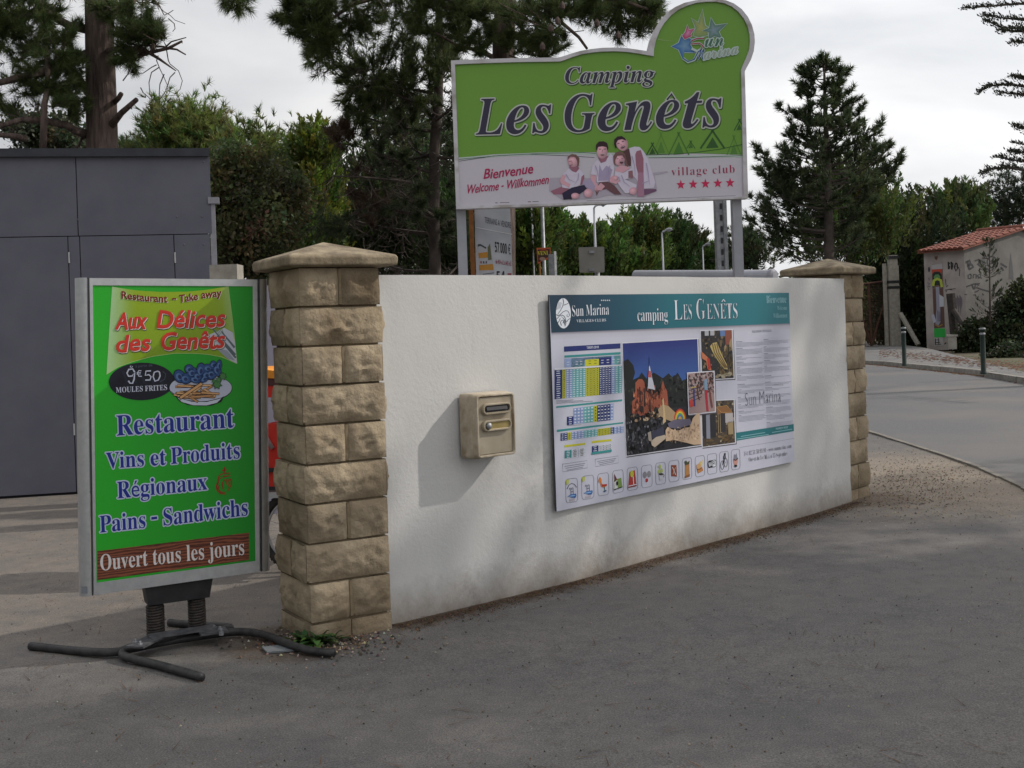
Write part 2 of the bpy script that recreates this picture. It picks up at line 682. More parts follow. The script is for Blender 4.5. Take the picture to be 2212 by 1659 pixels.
class Sheet:
    """prints on an upright plane; positions measured in the photograph and carried to the plane"""
    def __init__(s, plane, parent):
        s.p, s.parent = plane, parent
        s.mb = MB()
        s.L = 0.0008

    def poly(s, pts, col, layer=1, tr=None):
        if tr:
            pts = [tr(*q) for q in pts]
        w = [s.p.at(x, y, layer * s.L) for x, y in pts]
        if len(w) == 4 and not hasattr(col[0], '__len__'):
            pass
        multi = hasattr(col[0], '__len__')
        if len(w) <= 3 or (multi and len(w) == 4):
            s.mb.face(w, 0, col)
            return
        fl = [Vector(((q - s.p.O).dot(s.p.ux), q.z, 0)) for q in w]
        for t in tessellate_polygon([fl]):
            s.mb.face([w[i] for i in t], 0, [col[i] for i in t] if multi else col)

    def rect(s, x0, y0, x1, y1, col, layer=1, tr=None):
        s.poly([(x0, y0), (x1, y0), (x1, y1), (x0, y1)], col, layer, tr)

    def ell(s, cx, cy, rx, ry, col, layer=1, tr=None, rot=0.0, n=20, a0=0.0, a1=2 * math.pi, g=0.0):
        pts = []
        for i in range(n):
            a = a0 + (a1 - a0) * i / (n if a1 - a0 > 6.28 else n - 1)
            x, y = rx * math.cos(a), ry * math.sin(a)
            pts.append((cx + x * math.cos(rot) - y * math.sin(rot), cy + x * math.sin(rot) + y * math.cos(rot)))
        if g and a1 - a0 > 6.28:
            # printed shading of a photograph: paler towards one side
            w = [s.p.at(*(tr(*q) if tr else q), layer * s.L) for q in pts]
            c = s.p.at(*(tr(cx - rx * .2, cy - ry * .2) if tr else (cx, cy)), layer * s.L)
            hi = tuple(min(1, k * (1 + g)) for k in col)
            lo = [tuple(k * (1 - g * (0.5 + 0.5 * math.cos(2 * math.pi * i / n - .6))) for k in col) for i in range(n)]
            for i in range(n):
                j = (i + 1) % n
                s.mb.face([c, w[i], w[j]], 0, [hi, lo[i], lo[j]])
            return
        s.poly(pts, col, layer, tr)

    def line(s, pts, w, col, layer=2, tr=None, w1=None):
        if w1 is None:
            w1 = w
        n = len(pts)
        Lh, Rh = [], []
        for i in range(n):
            a, b = pts[max(i - 1, 0)], pts[min(i + 1, n - 1)]
            dx, dy = b[0] - a[0], b[1] - a[1]
            l = math.hypot(dx, dy) or 1
            ww = (w + (w1 - w) * i / max(n - 1, 1)) / 2
            Lh.append((pts[i][0] - dy / l * ww, pts[i][1] + dx / l * ww))
            Rh.append((pts[i][0] + dy / l * ww, pts[i][1] - dx / l * ww))
        for i in range(n - 1):
            s.poly([Lh[i], Lh[i + 1], Rh[i + 1], Rh[i]], col, layer, tr)

    def frame(s, q, w, col, layer=2, tr=None):
        """thin outline of a closed polygon"""
        s.line(list(q) + [q[0]], w, col, layer, tr)

    def text(s, body, style, A, B, cap, col, layer=3, tr=None, offset=0.0, warp=None, dx=0, dy=0, res=3, spacing=1.0, ring=0.0):
        """baseline runs from A to B; cap = height of capitals in the same pixels; ring = width of an outline"""
        v, f = glyphs(body, style, 0.0, res, spacing)
        x0 = min(q[0] for q in v); x1 = max(q[0] for q in v)
        if offset:
            v, f = glyphs(body, style, offset, res, spacing)
        spots = [(0, 0)]
        if ring:
            spots += [(ring * math.cos(k * math.pi / 6), ring * math.sin(k * math.pi / 6)) for k in range(12)]
        for kk, (ox, oy) in enumerate(spots):
            b = len(s.mb.v)
            for x, y in v:
                t = (x - x0) / (x1 - x0)
                h = y / CAPH[style] * cap
                px = A[0] + (B[0] - A[0]) * t + dx
                py = A[1] + (B[1] - A[1]) * t - h + dy
                if warp:
                    px, py = warp(px, py, t)
                px += ox - h * ROLL
                py += oy
                if tr:
                    px, py = tr(px, py)
                s.mb.v.append(tuple(s.p.at(px, py, (layer + kk * 0.06) * s.L)))
            for q in f:
                s.mb.f.append(tuple(b + i for i in q)); s.mb.m.append(0); s.mb.c.append(col)

    def done(s, name='lettering', mat='print', label=None):
        o = s.mb.build(name, M[mat], s.parent)
        if label:
            o['label'] = label
        s.mb = MB()
        return o


def star(cx, cy, r, r2=0.42, n=5, rot=-math.pi / 2, sx=1.0):
    return [(cx + sx * (r if i % 2 == 0 else r * r2) * math.cos(rot + i * math.pi / n), cy + (r if i % 2 == 0 else r * r2) * math.sin(rot + i * math.pi / n)) for i in range(2 * n)]

# ------------------------------------------------------------------ the wall's plan curve
WA, WM, WB = G(848, 1352), G(1459, 1199), G(1846, 1084)
_t = 0.53
WC = (WM - WA * (1 - _t) ** 2 - WB * _t * _t) / (2 * _t * (1 - _t))
WALL_H = EYE + (HY - P(0, 0, 1).y * 0 - 583) / F_ * 0 + 0.0
WALL_H = EYE * (1 + (702 - 584.0) / (1341 - 702.0))


def wquad(t):
    return WA * (1 - t) ** 2 + WC * (2 * t * (1 - t)) + WB * t * t


WS = (0.33, 0.87)       # the stretch that carries the panel is flat


def wcurve(t):
    if WS[0] < t < WS[1]:
        f = (t - WS[0]) / (WS[1] - WS[0])
        return wquad(WS[0]).lerp(wquad(WS[1]), f)
    return wquad(t)


def wtan(t):
    if WS[0] < t < WS[1]:
        return (wquad(WS[1]) - wquad(WS[0])).normalized()
    return ((WC - WA) * (1 - t) + (WB - WC) * t).normalized()


def w_at_px(x, y):
    """parameter of the wall curve seen at that pixel"""
    r = ray(x, y)
    best = min(range(0, 401), key=lambda i: abs(wcurve(i / 400).x / wcurve(i / 400).y - r.x))
    return best / 400


def n_of(d):
    return Vector((d.y, -d.x, 0)).normalized()


M['render'] = wall_mat()


# ------------------------------------------------------------------ ground
def seg_dist(p, a, b):
    ab = b - a
    t = max(0, min(1, (p - a).dot(ab) / ab.length_squared))
    return (p - (a + ab * t)).length


def smooth(a, b, x):
    t = max(0.0, min(1.0, (x - a) / (b - a)))
    return t * t * (3 - 2 * t)


verge_edge = [G(1868, 930), G(1945, 955), G(2040, 985), G(2120, 1013), G(2212, 1056), G(2320, 1120)]
wall_pts = [wcurve(i / 24) for i in range(25)]


def ground_masks(p):
    """sand, soil weights"""
    dw = min(seg_dist(p, wall_pts[i], wall_pts[i + 1]) for i in range(24))
    side = 1.0
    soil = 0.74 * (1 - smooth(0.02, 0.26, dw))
    sand = 0.16 * (1 - smooth(0.1, 0.9, dw))
    # verge beyond the far pillar, between forecourt and road
    w = (p - WB)
    dv = min(seg_dist(p, verge_edge[i], verge_edge[i + 1]) for i in range(5))
    if p.y > 7.6 and p.x > 2.2:
        a = 1 - smooth(0.0, 2.6, max(0, (p - G(2010, 1035)).length - 0.7))
        sand = max(sand, 0.9 * a)
    # left of the pillar: dusty ground, paler to carry the sunlit brightness
    if p.x < -0.6:
        sand = max(sand, 0.5 * smooth(-0.5, -1.4, p.x) * smooth(4.2, 5.6, p.y))
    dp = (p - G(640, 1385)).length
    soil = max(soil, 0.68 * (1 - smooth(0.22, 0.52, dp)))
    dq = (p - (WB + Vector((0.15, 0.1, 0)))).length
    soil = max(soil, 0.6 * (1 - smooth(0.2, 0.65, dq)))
    return sand, soil


def fine_grid(x0, x1, y0, y1, step, z, name, mat):
    nx, ny = int((x1 - x0) / step) + 1, int((y1 - y0) / step) + 1
    vs, fs, cs = [], [], []
    for j in range(ny):
        for i in range(nx):
            x, y = x0 + i * step, y0 + j * step
            p = Vector((x, y, 0))
            h = 0.006 * noise.noise(Vector((x * 0.7, y * 0.7, 3))) + 0.003 * noise.noise(Vector((x * 4, y * 4, 9)))
            vs.append((x, y, z + h))
            sa, so_ = ground_masks(p)
            cs.append((sa, so_, 0, 1))
    for j in range(ny - 1):
        for i in range(nx - 1):
            a = j * nx + i
            fs.append((a, a + 1, a + nx + 1, a + nx))
    me = bpy.data.meshes.new(name)
    me.from_pydata(vs, [], fs)
    at = me.color_attributes.new('Col', 'FLOAT_COLOR', 'POINT')
    at.data.foreach_set('color', [q for c in cs for q in c])
    me.materials.append(mat)
    me.polygons.foreach_set('use_smooth', [True] * len(me.polygons))
    o = bpy.data.objects.new(name, me)
    COL.objects.link(o)
    tag(o, kind='structure')
    return o


g = MB()
g.face([(-700, -100, -0.06), (700, -100, -0.06), (700, 900, -0.06), (-700, 900, -0.06)])
tag(g.build('ground', M['earth']), kind='structure')
fine_grid(-14, 13, 0.0, 15, 0.085, 0.0, 'forecourt', M['asphalt'])
mbf = MB()
mbf.face([(-14, 15, -0.001), (-14, 40, -0.001), (4, 40, -0.001), (4, 15, -0.001)])
fo = mbf.build('forecourt_rear', M['pave'])
tag(fo, kind='structure')

# road: from the verge edge to the kerb
kerb_px = [(1700, 771), (1790, 779), (1861, 787), (1906, 790), (1953, 795), (2030, 803), (2085, 809), (2140, 815), (2212, 827), (2300, 842), (2420, 866)]
kl = [G(x, y) for x, y in kerb_px]
dirL = (kl[0] - kl[1]).normalized()
kl = [kl[0] + dirL * 26] + kl
near = []
ve = [verge_edge[0] + Vector((-3.5, 3.2, 0))] + verge_edge + [verge_edge[-1] + Vector((3, -3.4, 0)), verge_edge[-1] + Vector((9, -9, 0))]
rd = MB()
poly = [Vector((p.x, p.y, 0.012)) for p in ve] + [Vector((26, -2, 0.012)), Vector((30, 12, 0.012))] + [Vector((p.x, p.y, 0.012)) for p in reversed(kl)] + [Vector((-10, 31, 0.012))]
for t in tessellate_polygon([poly]):
    q = [poly[i] for i in t]
    if (q[1] - q[0]).cross(q[2] - q[0]).z < 0:
        q.reverse()
    rd.face(q)
tag(rd.build('road', M['road']), kind='structure')
# kerb stones: one by one
KH = 0.12
rk = random.Random(4)
pv = MB()
back = [Vector((p.x * 1.25 + 3, p.y + 22, KH)) for p in kl]
for i in range(len(kl) - 1):
    a, b = kl[i], kl[i + 1]
    n = Vector((-(b - a).y, (b - a).x, 0)).normalized()
    if n.y < 0:
        n = -n
    pv.face([a + n * 0.14 + Vector((0, 0, KH - 0.002)), b + n * 0.14 + Vector((0, 0, KH - 0.002)), back[i + 1], back[i]])
pave_o = tag(pv.build('pavement', M['pave']), kind='structure')
kerb_root = tag(MB().build('kerb', M['kerb']), kind='structure')
for i in range(len(kl) - 1):
    a, b = kl[i], kl[i + 1]
    n = Vector((-(b - a).y, (b - a).x, 0)).normalized()
    if n.y < 0:
        n = -n
    L = (b - a).length
    k = max(1, round(L / 1.0))
    d = (b - a) / k
    for j in range(k):
        m_ = MB()
        jit = rk.uniform(-0.008, 0.008)
        p0, p1 = a + d * (j + 0.006) + n * jit, a + d * (j + 0.994) + n * jit
        top = KH + rk.uniform(-0.004, 0.006)
        pr = [(0, -0.02), (0.02, top - 0.015), (0.035, top), (0.14, top), (0.14, -0.02)]
        m_.prism([p0 + n * u + Vector((0, 0, v)) for u, v in pr], p1 - p0)
        m_.build('kerb_stone', M['kerb'], kerb_root)

# ------------------------------------------------------------------ white rendered wall
wl = thing('rendered_wall', 'low curved wall of rough white render between the two stone pillars', 'wall', wcurve(0))
m_ = MB()
NT, NZ, TH = 120, 30, 0.20
rows = []
for j in range(NZ + 1):
    z = -0.03 + (WALL_H + 0.03) * j / NZ
    r = []
    for i in range(NT + 1):
        t = (i - 4) / (NT - 4)
        p = wcurve(t) - n_of(wtan(t)) * 0.022
        n = n_of(wtan(t))
        h = 0.006 * noise.noise(Vector((t * 6, z * 1.3, 1))) + 0.0022 * noise.noise(Vector((t * 40, z * 9, 5)))
        zz = z if j < NZ else z + 0.004 * noise.noise(Vector((t * 9, 2, 1)))
        r.append(p + n * h + Vector((0, 0, zz)))
    rows.append(r)
m_.grid(rows)
top = rows[-1]
bk = [wcurve((i - 4) / (NT - 4)) - n_of(wtan((i - 4) / (NT - 4))) * TH + Vector((0, 0, WALL_H)) for i in range(NT + 1)]
lo = [p - Vector((0, 0, WALL_H + 0.03)) for p in bk]
m_.grid([top, bk, lo])
for k in (0, NT):
    q = [rows[0][k], rows[-1][k], bk[k], lo[k]]
    m_.face(q if k else q[::-1])
m_.build('render_face', M['render'], wl, smooth=True)


# ------------------------------------------------------------------ stone pillars
def rock_block(name, c, ax, ay, sx, sy, sz, faces, parent, seed, amp=0.030):
    """split-face block: exposed sides bulge and are rough"""
    rg = random.Random(seed)
    m_ = MB()
    ax, ay = Vector(ax), Vector(ay)
    az = Vector((0, 0, 1))
    off = Vector((rg.uniform(0, 50), rg.uniform(0, 50), rg.uniform(0, 50)))
    tilt = rg.uniform(-0.012, 0.012)

    def side(nv, tv, w, d, rough):
        nu = max(6, int(w / (0.013 if c.y < 7 else 0.024)))
        nz = 14 if c.y < 7 else 8
        rws = []
        for j in range(nz + 1):
            r = []
            for i in range(nu + 1):
                u, v = i / nu * 2 - 1, j / nz * 2 - 1
                p = c + nv * d + tv * (u * w / 2) + az * (v * sz / 2)
                if rough:
                    e = (1 - abs(u) ** 5) * (1 - abs(v) ** 2.6)
                    q = off + p * 1.0
                    hh = 0.55 + 0.30 * noise.noise(q * 7) + 0.30 * noise.noise(q * 17) + 0.30 * (0.6 - 2.2 * abs(noise.noise(q * 22))) + 0.20 * noise.noise(q * 48)
                    ed = max(0.0, 1 - abs(u) ** 14)
                    p = p + nv * (amp * (e * max(0.0, hh) * 1.15) + 0.004 + tilt * u * 0.5) * (ed * 0.8 + 0.2)
                r.append(p)
            rws.append(r)
        m_.grid(rws)
    side(-ay, ax, sx, sy / 2, 'F' in faces)
    side(ax, ay, sy, sx / 2, 'R' in faces)
    side(ay, -ax, sx, sy / 2, 'B' in faces)
    side(-ax, -ay, sy, sx / 2, 'L' in faces)
    for s_ in (-1, 1):
        q = [c + ax * (i * sx / 2) + ay * (j * sy / 2) + az * (s_ * sz / 2) for i, j in ((-1, -1), (1, -1), (1, 1), (-1, 1))]
        m_.face(q if s_ > 0 else q[::-1])
    # welded so the shading stays soft inside a side
    o = m_.build(name, M['stone'], parent, smooth=True)
    me = o.data
    bm = bmesh.new()
    bm.from_mesh(me)
    bmesh.ops.remove_doubles(bm, verts=bm.verts, dist=0.0008)
    for e in bm.edges:
        if len(e.link_faces) == 2 and e.calc_face_angle(0) > 0.85:
            e.smooth = False
    bm.to_mesh(me)
    bm.free()
    return o


def pillar(front, th, w, label, courses, ch, z0, capw, seed):
    ax = Vector((math.cos(th), math.sin(th), 0))
    ay = Vector((-math.sin(th), math.cos(th), 0))
    c = front + (ax + ay) * (w / 2)
    root = thing('gate_pillar', label, 'pillar', (c.x, c.y, 0), 'stone pillars at the ends of the white wall')
    sd = seed
    bw = w - 0.022
    # joint filling, recessed
    m_ = MB()
    m_.box(c + Vector((0, 0, (z0 + courses * ch) / 2)), bw - 0.035, bw - 0.035, z0 + courses * ch - 0.004, ax, ay)
    m_.build('mortar_core', M['mortar'], root)
    # low footing course, partly buried
    m_ = MB()
    for k in (-1, 1):
        rock_block('stone', c + ax * (k * bw / 4) + Vector((0, 0, z0 / 2 - 0.012)), ax, ay, bw / 2 - 0.004, bw - 0.01, z0 + 0.01, 'FRBL', root, sd, 0.013)
        sd += 1
    for i in range(courses):
        z = z0 + ch * (i + 0.5)
        jit = Vector((random.Random(sd).uniform(-.004, .004), random.Random(sd + 99).uniform(-.004, .004), 0))
        g_ = 0.010
        if (courses - 1 - i) % 2 == 0:
            for k in (-1, 1):
                rock_block('stone', c + jit + ax * (k * (bw / 4)) + Vector((0, 0, z)), ax, ay, bw / 2 - 0.012, bw, ch - g_, 'FRBL', root, sd)
                sd += 1
            # joint strip, slightly proud as on the photograph
            mm = MB()
            mm.box(c + jit - ay * (bw / 2 - 0.002) + Vector((0, 0, z)), 0.014, 0.016, ch - g_ - 0.006, ax, ay)
            mm.build('joint', M['mortar'], root)
        else:
            for k in (-1, 1):
                rock_block('stone', c + jit + ay * (k * (bw / 4)) + Vector((0, 0, z)), ax, ay, bw, bw / 2 - 0.012, ch - g_, 'FRBL', root, sd)
                sd += 1
            mm = MB()
            mm.box(c + jit - ax * (bw / 2 - 0.002) + Vector((0, 0, z)), 0.016, 0.014, ch - g_ - 0.006, ax, ay)
            mm.build('joint', M['mortar'], root)
    zt = z0 + courses * ch
    hw = capw / 2
    rows = []
    prof = [(hw - 0.05, 0.0), (hw - 0.012, 0.004), (hw, 0.008), (hw + 0.003, 0.045), (hw - 0.006, 0.055), (0.0, 0.132)]
    for h_, z in prof:
        r = []
        for (a, b) in ((-1, -1), (1, -1), (1, 1), (-1, 1)):
            r.append(c + ax * (a * h_) + ay * (b * h_) + Vector((0, 0, zt + z)))
        rows.append(r)
    mm = MB()
    mm.grid(rows, close=True)
    mm.face(rows[0][::-1])
    co_ = mm.build('cap', M['cap'], root)
    bv = co_.modifiers.new('edge', 'BEVEL')
    bv.width = 0.006
    bv.segments = 2
    bv.limit_method = 'ANGLE'
    bv.angle_limit = math.radians(40)
    return root, c, zt, ax, ay


PF = G(668, 1391)
CH = 86.0 / F_ * PF.y
Z0 = 0.085
pl1, pc1, pz1, pax1, pay1 = pillar(PF, math.radians(30), 0.43, 'near pillar of rough yellow-brown split stone between the green restaurant sign and the white wall', 9, CH, Z0, 0.535, 10)
Zp2 = WB.y + 0.27
p2 = P(1789, 600, Zp2)
th2 = math.radians(47)
w2 = 0.405
f2 = Vector((p2.x, p2.y, 0)) - (Vector((math.cos(th2), math.sin(th2), 0)) + Vector((-math.sin(th2), math.cos(th2), 0))) * (w2 / 2)
pl2, pc2, pz2, _, _ = pillar(f2, th2, w2, 'far pillar of rough yellow-brown stone at the right end of the white wall', 9, CH, Z0, 0.535, 300)

# ------------------------------------------------------------------ mailbox on the wall
tm = w_at_px(1050, 900)
md, mo = wtan(tm), wcurve(tm)
mn = n_of(md)
PLm = Plane(mo, md)
tz = TR(976.5, 811.9, 7.559)
MBD = 0.125
fl_ = PLm.at(*tz(415, 800), MBD)
fr_ = PLm.at(*tz(1035, 800), MBD)
zt_ = (PLm.at(*tz(415, 315), MBD).z + PLm.at(*tz(1000, 268), MBD).z) / 2
zb_ = (PLm.at(*tz(500, 1350), MBD).z + PLm.at(*tz(1050, 1270), MBD).z) / 2
mw, mh = (fr_ - fl_).length, zt_ - zb_
mc = (fl_ + fr_) / 2
mc.z = (zt_ + zb_) / 2
M['mbox'] = pm('beige_mailbox_shell', S(168, 156, 136), S(192, 182, 164), 14, rough=0.75, bump=0.2, bscale=90, c3=S(142, 126, 104), s3=9)
M['mdoor'] = pm('champagne_aluminium', S(160, 150, 132), S(172, 162, 144), 8, rough=0.45, metal=0.15, c3=S(146, 134, 114), s3=7)
M['brass'] = pm('brass_plate', S(150, 132, 84), S(168, 150, 100), 10, rough=0.4, metal=0.4)
M['dark'] = pm('dark_opening', (0.02, 0.02, 0.024), rough=0.6)
mbx = thing('mailbox', 'beige metal mailbox with letter slot fixed to the white wall', 'mailbox', mc - mn * MBD)


def mpt(u, v, d):
    """mailbox frame: u along, v up, d towards the viewer from the front plane"""
    return mc + md * u + Vector((0, 0, v)) + mn * d


def rrect(w, h, r, n=5):
    pts = []
    for cx_, cy_, a0 in ((w / 2 - r, h / 2 - r, 0), (-w / 2 + r, h / 2 - r, 90), (-w / 2 + r, -h / 2 + r, 180), (w / 2 - r, -h / 2 + r, 270)):
        for i in range(n + 1):
            a = math.radians(a0 + 90 * i / n)
            pts.append((cx_ + r * math.cos(a), cy_ + r * math.sin(a)))
    return pts


def loft(m_, rings, cap_last=True, cap_first=False):
    rows = [[mpt(u, v, d) for (u, v) in ring] for ring, d in rings]
    m_.grid(rows, close=True)
    if cap_last:
        m_.face(rows[-1])
    if cap_first:
        m_.face(rows[0][::-1])


m_ = MB()
loft(m_, [(rrect(mw + 0.010, mh + 0.012, 0.02), -MBD - 0.006), (rrect(mw + 0.010, mh + 0.012, 0.02), -0.045), (rrect(mw + 0.004, mh + 0.006, 0.02), -0.038), (rrect(mw + 0.004, mh + 0.006, 0.02), -0.03),
          (rrect(mw, mh, 0.02), -0.028), (rrect(mw, mh, 0.02), -0.004), (rrect(mw - 0.006, mh - 0.006, 0.018), 0.0), (rrect(mw - 0.018, mh - 0.018, 0.014), 0.0), (rrect(mw - 0.026, mh - 0.026, 0.010), -0.012)], cap_last=False)
m_.build('shell', M['mbox'], mbx)
m_ = MB()
loft(m_, [(rrect(mw - 0.022, mh - 0.022, 0.01), -0.03), (rrect(mw - 0.030, mh - 0.030, 0.009), -0.011), (rrect(mw - 0.034, mh - 0.034, 0.008), -0.009)])
dr = m_.build('door', M['mdoor'], mbx)
v1 = PLm.at(*tz(735, 530), MBD).z - mc.z
v2 = PLm.at(*tz(745, 800), MBD).z - mc.z
sw = mw * 0.70


def slot(v, name, mat):
    m_ = MB()
    rows = []
    for (w, h, d) in ((sw + .012, .056, -.009), (sw + .012, .056, .008), (sw + .006, .050, .012), (sw - .006, .038, .012), (sw - .012, .032, .004)):
        rows.append([mpt(u, v + q, d) for u, q in rrect(w, h, h / 2 - .002, 6)])
    m_.grid(rows, close=True)
    o = m_.build(name, M['mdoor'], mbx)
    m_ = MB()
    m_.face([mpt(u, v + q, .0035) for u, q in rrect(sw - .010, .034, .015, 6)])
    return o, m_


o_, m2_ = slot(v1, 'letter_slot', 'dark')
m2_.build('opening', M['dark'], o_)
m_ = MB()
m_.prism([mpt(-sw / 2 + .02, v1 + .012, .004), mpt(sw / 2 - .02, v1 + .012, .004), mpt(sw / 2 - .02, v1 - .006, .009), mpt(-sw / 2 + .02, v1 - .006, .009)], mn * .002)
m_.build('flap', M['alu_dark'], o_)
o_, m2_ = slot(v2, 'name_holder', 'brass')
m2_.build('name_plate', M['brass'], o_)
m_ = MB()
m_.lathe(mpt(-sw / 2 + .028, v2, .003), [(0.016, 0), (0.016, .012), (.013, .017), (.0, .018)], 16, ax=mn)
m_.build('lock', M['galv'], mbx, smooth=True)

# ------------------------------------------------------------------ information panel
ta, tb = w_at_px(1187, 700), w_at_px(1706, 700)
tmid = (ta + tb) / 2
pd = wtan(tmid)
PP = Plane(wcurve(tmid) + n_of(pd) * 0.004, pd)
print('panel span', ta, tb)
pa, pb = PP.at(1190.5, 760), PP.at(1708, 760)
ipw = (pb - pa).length
zt_ = (PP.at(1186.5, 638).z + PP.at(1703.3, 632.2).z) / 2
zb_ = (PP.at(1204, 1101.5).z + PP.at(1716.5, 999).z) / 2
M['panel'] = pm('white_laminate', S(186, 188, 204), S(190, 192, 207), 2, rough=0.42)
M['panel_edge'] = pm('laminate_edge', S(60, 66, 76), rough=0.5)
ip = thing('information_panel', 'wide white and teal campsite information panel mounted on the curved white wall', 'information board', Vector(((pa.x + pb.x) / 2, (pa.y + pb.y) / 2, zb_)))
m_ = MB()
A_ = Vector((pa.x, pa.y, 0)); B_ = Vector((pb.x, pb.y, 0))
m_.prism([A_ + Vector((0, 0, zb_)), B_ + Vector((0, 0, zb_)), B_ + Vector((0, 0, zt_)), A_ + Vector((0, 0, zt_))], -PP.n * 0.010, 1)
m_.face([A_ + Vector((0, 0, zb_)) + PP.n * .0006, B_ + Vector((0, 0, zb_)) + PP.n * .0006, B_ + Vector((0, 0, zt_)) + PP.n * .0006, A_ + Vector((0, 0, zt_)) + PP.n * .0006], 0)
m_.build('board', [M['panel'], M['panel_edge']], ip)
for t in (0.06, 0.5, 0.94):
    for z in (zb_ + .15, zt_ - .15):
        m_ = MB()
        m_.box(A_.lerp(B_, t) - PP.n * 0.018 + Vector((0, 0, z)), .06, .014, .06, PP.ux, -PP.n)
        m_.build('spacer', M['galv'], ip)


class Flat:
    """print laid out in the panel's own coordinates: s from left 0..1, t from top 0..1 (fractions)"""


def pz(zx, zy):
    return (1179.5 + zx / 3.3594, 619.9 + zy / 3.3594)


ps = Sheet(PP, ip)
# header band with gradient (printed)
TLc, TRc = (24, 58), (1763, 42)
BLc, BRc = (38, 332), (1770, 264)
def bil(s, t, q=(TLc, TRc, BRc, BLc)):
    (ax_, ay_), (bx, by), (cx_, cy_), (dx, dy) = q
    return ((1 - s) * (1 - t) * ax_ + s * (1 - t) * bx + s * t * cx_ + (1 - s) * t * dx,
            (1 - s) * (1 - t) * ay_ + s * (1 - t) * by + s * t * cy_ + (1 - s) * t * dy)
def lerp3(a, b, t):
    return tuple(a[i] + (b[i] - a[i]) * t for i in range(3))
NV = S(22, 52, 72)
TE = S(30, 112, 124)
TE2 = S(28, 118, 132)
xs = [0, .08, .2, .35, .5, .7, 1.0]
cs_ = [NV, NV, S(20, 62, 84), S(18, 78, 98), S(20, 98, 112), TE, S(24, 108, 120)]
for i in range(6):
    ps.poly([bil(xs[i], 0), bil(xs[i + 1], 0), bil(xs[i + 1], 1), bil(xs[i], 1)], [cs_[i], cs_[i + 1], cs_[i + 1], cs_[i]], 1, pz)
SHC = S(120, 116, 130); BG = S(188, 190, 205)
SHC2 = S(178, 178, 192)
b2, b3 = (40, 372), (1772, 302)
for q0, q1, c0, c1 in (((BLc, BRc), ((39, 352), (1771, 282)), SHC, SHC2), (((39, 352), (1771, 282)), ((40, 385), (1772, 314)), SHC2, BG)):
    ps.poly([q0[0], q0[1], q1[1], q1[0]], [c0, c0, c1, c1], 1, pz)
ps.done('header_band')
WT = S(214, 220, 230)
DK = S(20, 40, 55)
SHD = S(16, 50, 64)
# oval logo with carved swirls
ps.ell(126, 191, 54, 110, WT, 2, pz, rot=-0.02, n=28)
for pts in ([(74, 200), (86, 208), (104, 200), (122, 182), (142, 172), (158, 174), (168, 190), (170, 208), (162, 218), (152, 212), (154, 198)], [(122, 84), (128, 108), (122, 138), (104, 172), (84, 200)], [(80, 230), (100, 208), (118, 204), (132, 212), (142, 230), (146, 262), (138, 285)], [(84, 262), (96, 246), (104, 226)], [(112, 280), (106, 258), (112, 242), (122, 240), (128, 252), (122, 262)], [(128, 132), (150, 124), (170, 112)], [(150, 252), (160, 238), (176, 228)]):
    ps.line(pts, 4.5, DK, 3, pz, 3)
for k in range(4):
    ps.line([(88 + k * 8, 104 + k * 3), (80 + k * 9, 132), (78 + k * 8, 166 - k * 4)], 1.8, DK, 3, pz)
    ps.line([(108 + k * 9, 212 + k * 7), (132 + k * 3, 232 + k * 6), (128 + k * 3, 262 + k * 7)], 1.8, DK, 3, pz)
ps.done('oval_logo')
ps.text('Sun Marina', 'b', (190, 214), (458, 200), 80, WT, 3, pz, offset=-0.014)
ps.done()
ps.text('VILLAGES CLUBS', 'b', (222, 257), (436, 250), 21, WT, 3, pz, offset=-0.012)
ps.done()
for k in range(5):
    ps.poly(star(404 + k * 14, 97, 7), WT, 3, pz)
    ps.done('star')
ps.text('camping', 'b', (664, 248), (886, 246), 92, SHD, 2, pz, offset=-0.012, dx=4, dy=4)
ps.text('camping', 'b', (664, 248), (886, 246), 92, WT, 3, pz, offset=-0.014)
ps.done()
for (bd, xa, xb, ya, yb, cp) in (('L', 930, 992, 240, 238, 146), ('ES', 998, 1060, 238, 236, 112), ('G', 1092, 1158, 236, 234, 150), ('ENETS', 1168, 1392, 234, 228, 112)):
    ps.text(bd, 'b', (xa, ya), (xb, yb), cp, SHD, 2, pz, offset=-0.016, dx=4, dy=5)
    ps.text(bd, 'b', (xa, ya), (xb, yb), cp, WT, 3, pz, offset=-0.017)
    ps.done()
ps.line([(1276, 108), (1288, 90), (1300, 106)], 7, WT, 4, pz)
ps.done()
ps.text('Bienvenue', 'b', (1600, 118), (1745, 114), 56, S(150, 196, 206), 3, pz, offset=-0.015)
ps.done()
ps.text('Welcome', 'b', (1678, 168), (1748, 166), 30, S(130, 184, 194), 3, pz, offset=-0.01)
ps.done()
ps.text('Willkommen', 'b', (1650, 226), (1750, 222), 34, S(130, 184, 194), 3, pz, offset=-0.01)
ps.done()

# price tables
NB, TEAL, YL, PB, PT = S(28, 42, 108), S(52, 138, 140), S(186, 186, 40), S(142, 160, 202), S(110, 176, 178)
LN = S(60, 78, 120)


def skew(x0, x1, yl, yr):
    return lambda x: yl + (yr - yl) * (x - x0) / (x1 - x0)


def srect(x0, x1, yl0, yr0, yl1, yr1, X0, X1, col, layer=2):
    """rect between two slanted rows defined over X0..X1"""
    f0 = skew(X0, X1, yl0, yr0)
    f1 = skew(X0, X1, yl1, yr1)
    ps.poly([(x0, f0(x0)), (x1, f0(x1)), (x1, f1(x1)), (x0, f1(x0))], col, layer, pz)


rt = random.Random(8)


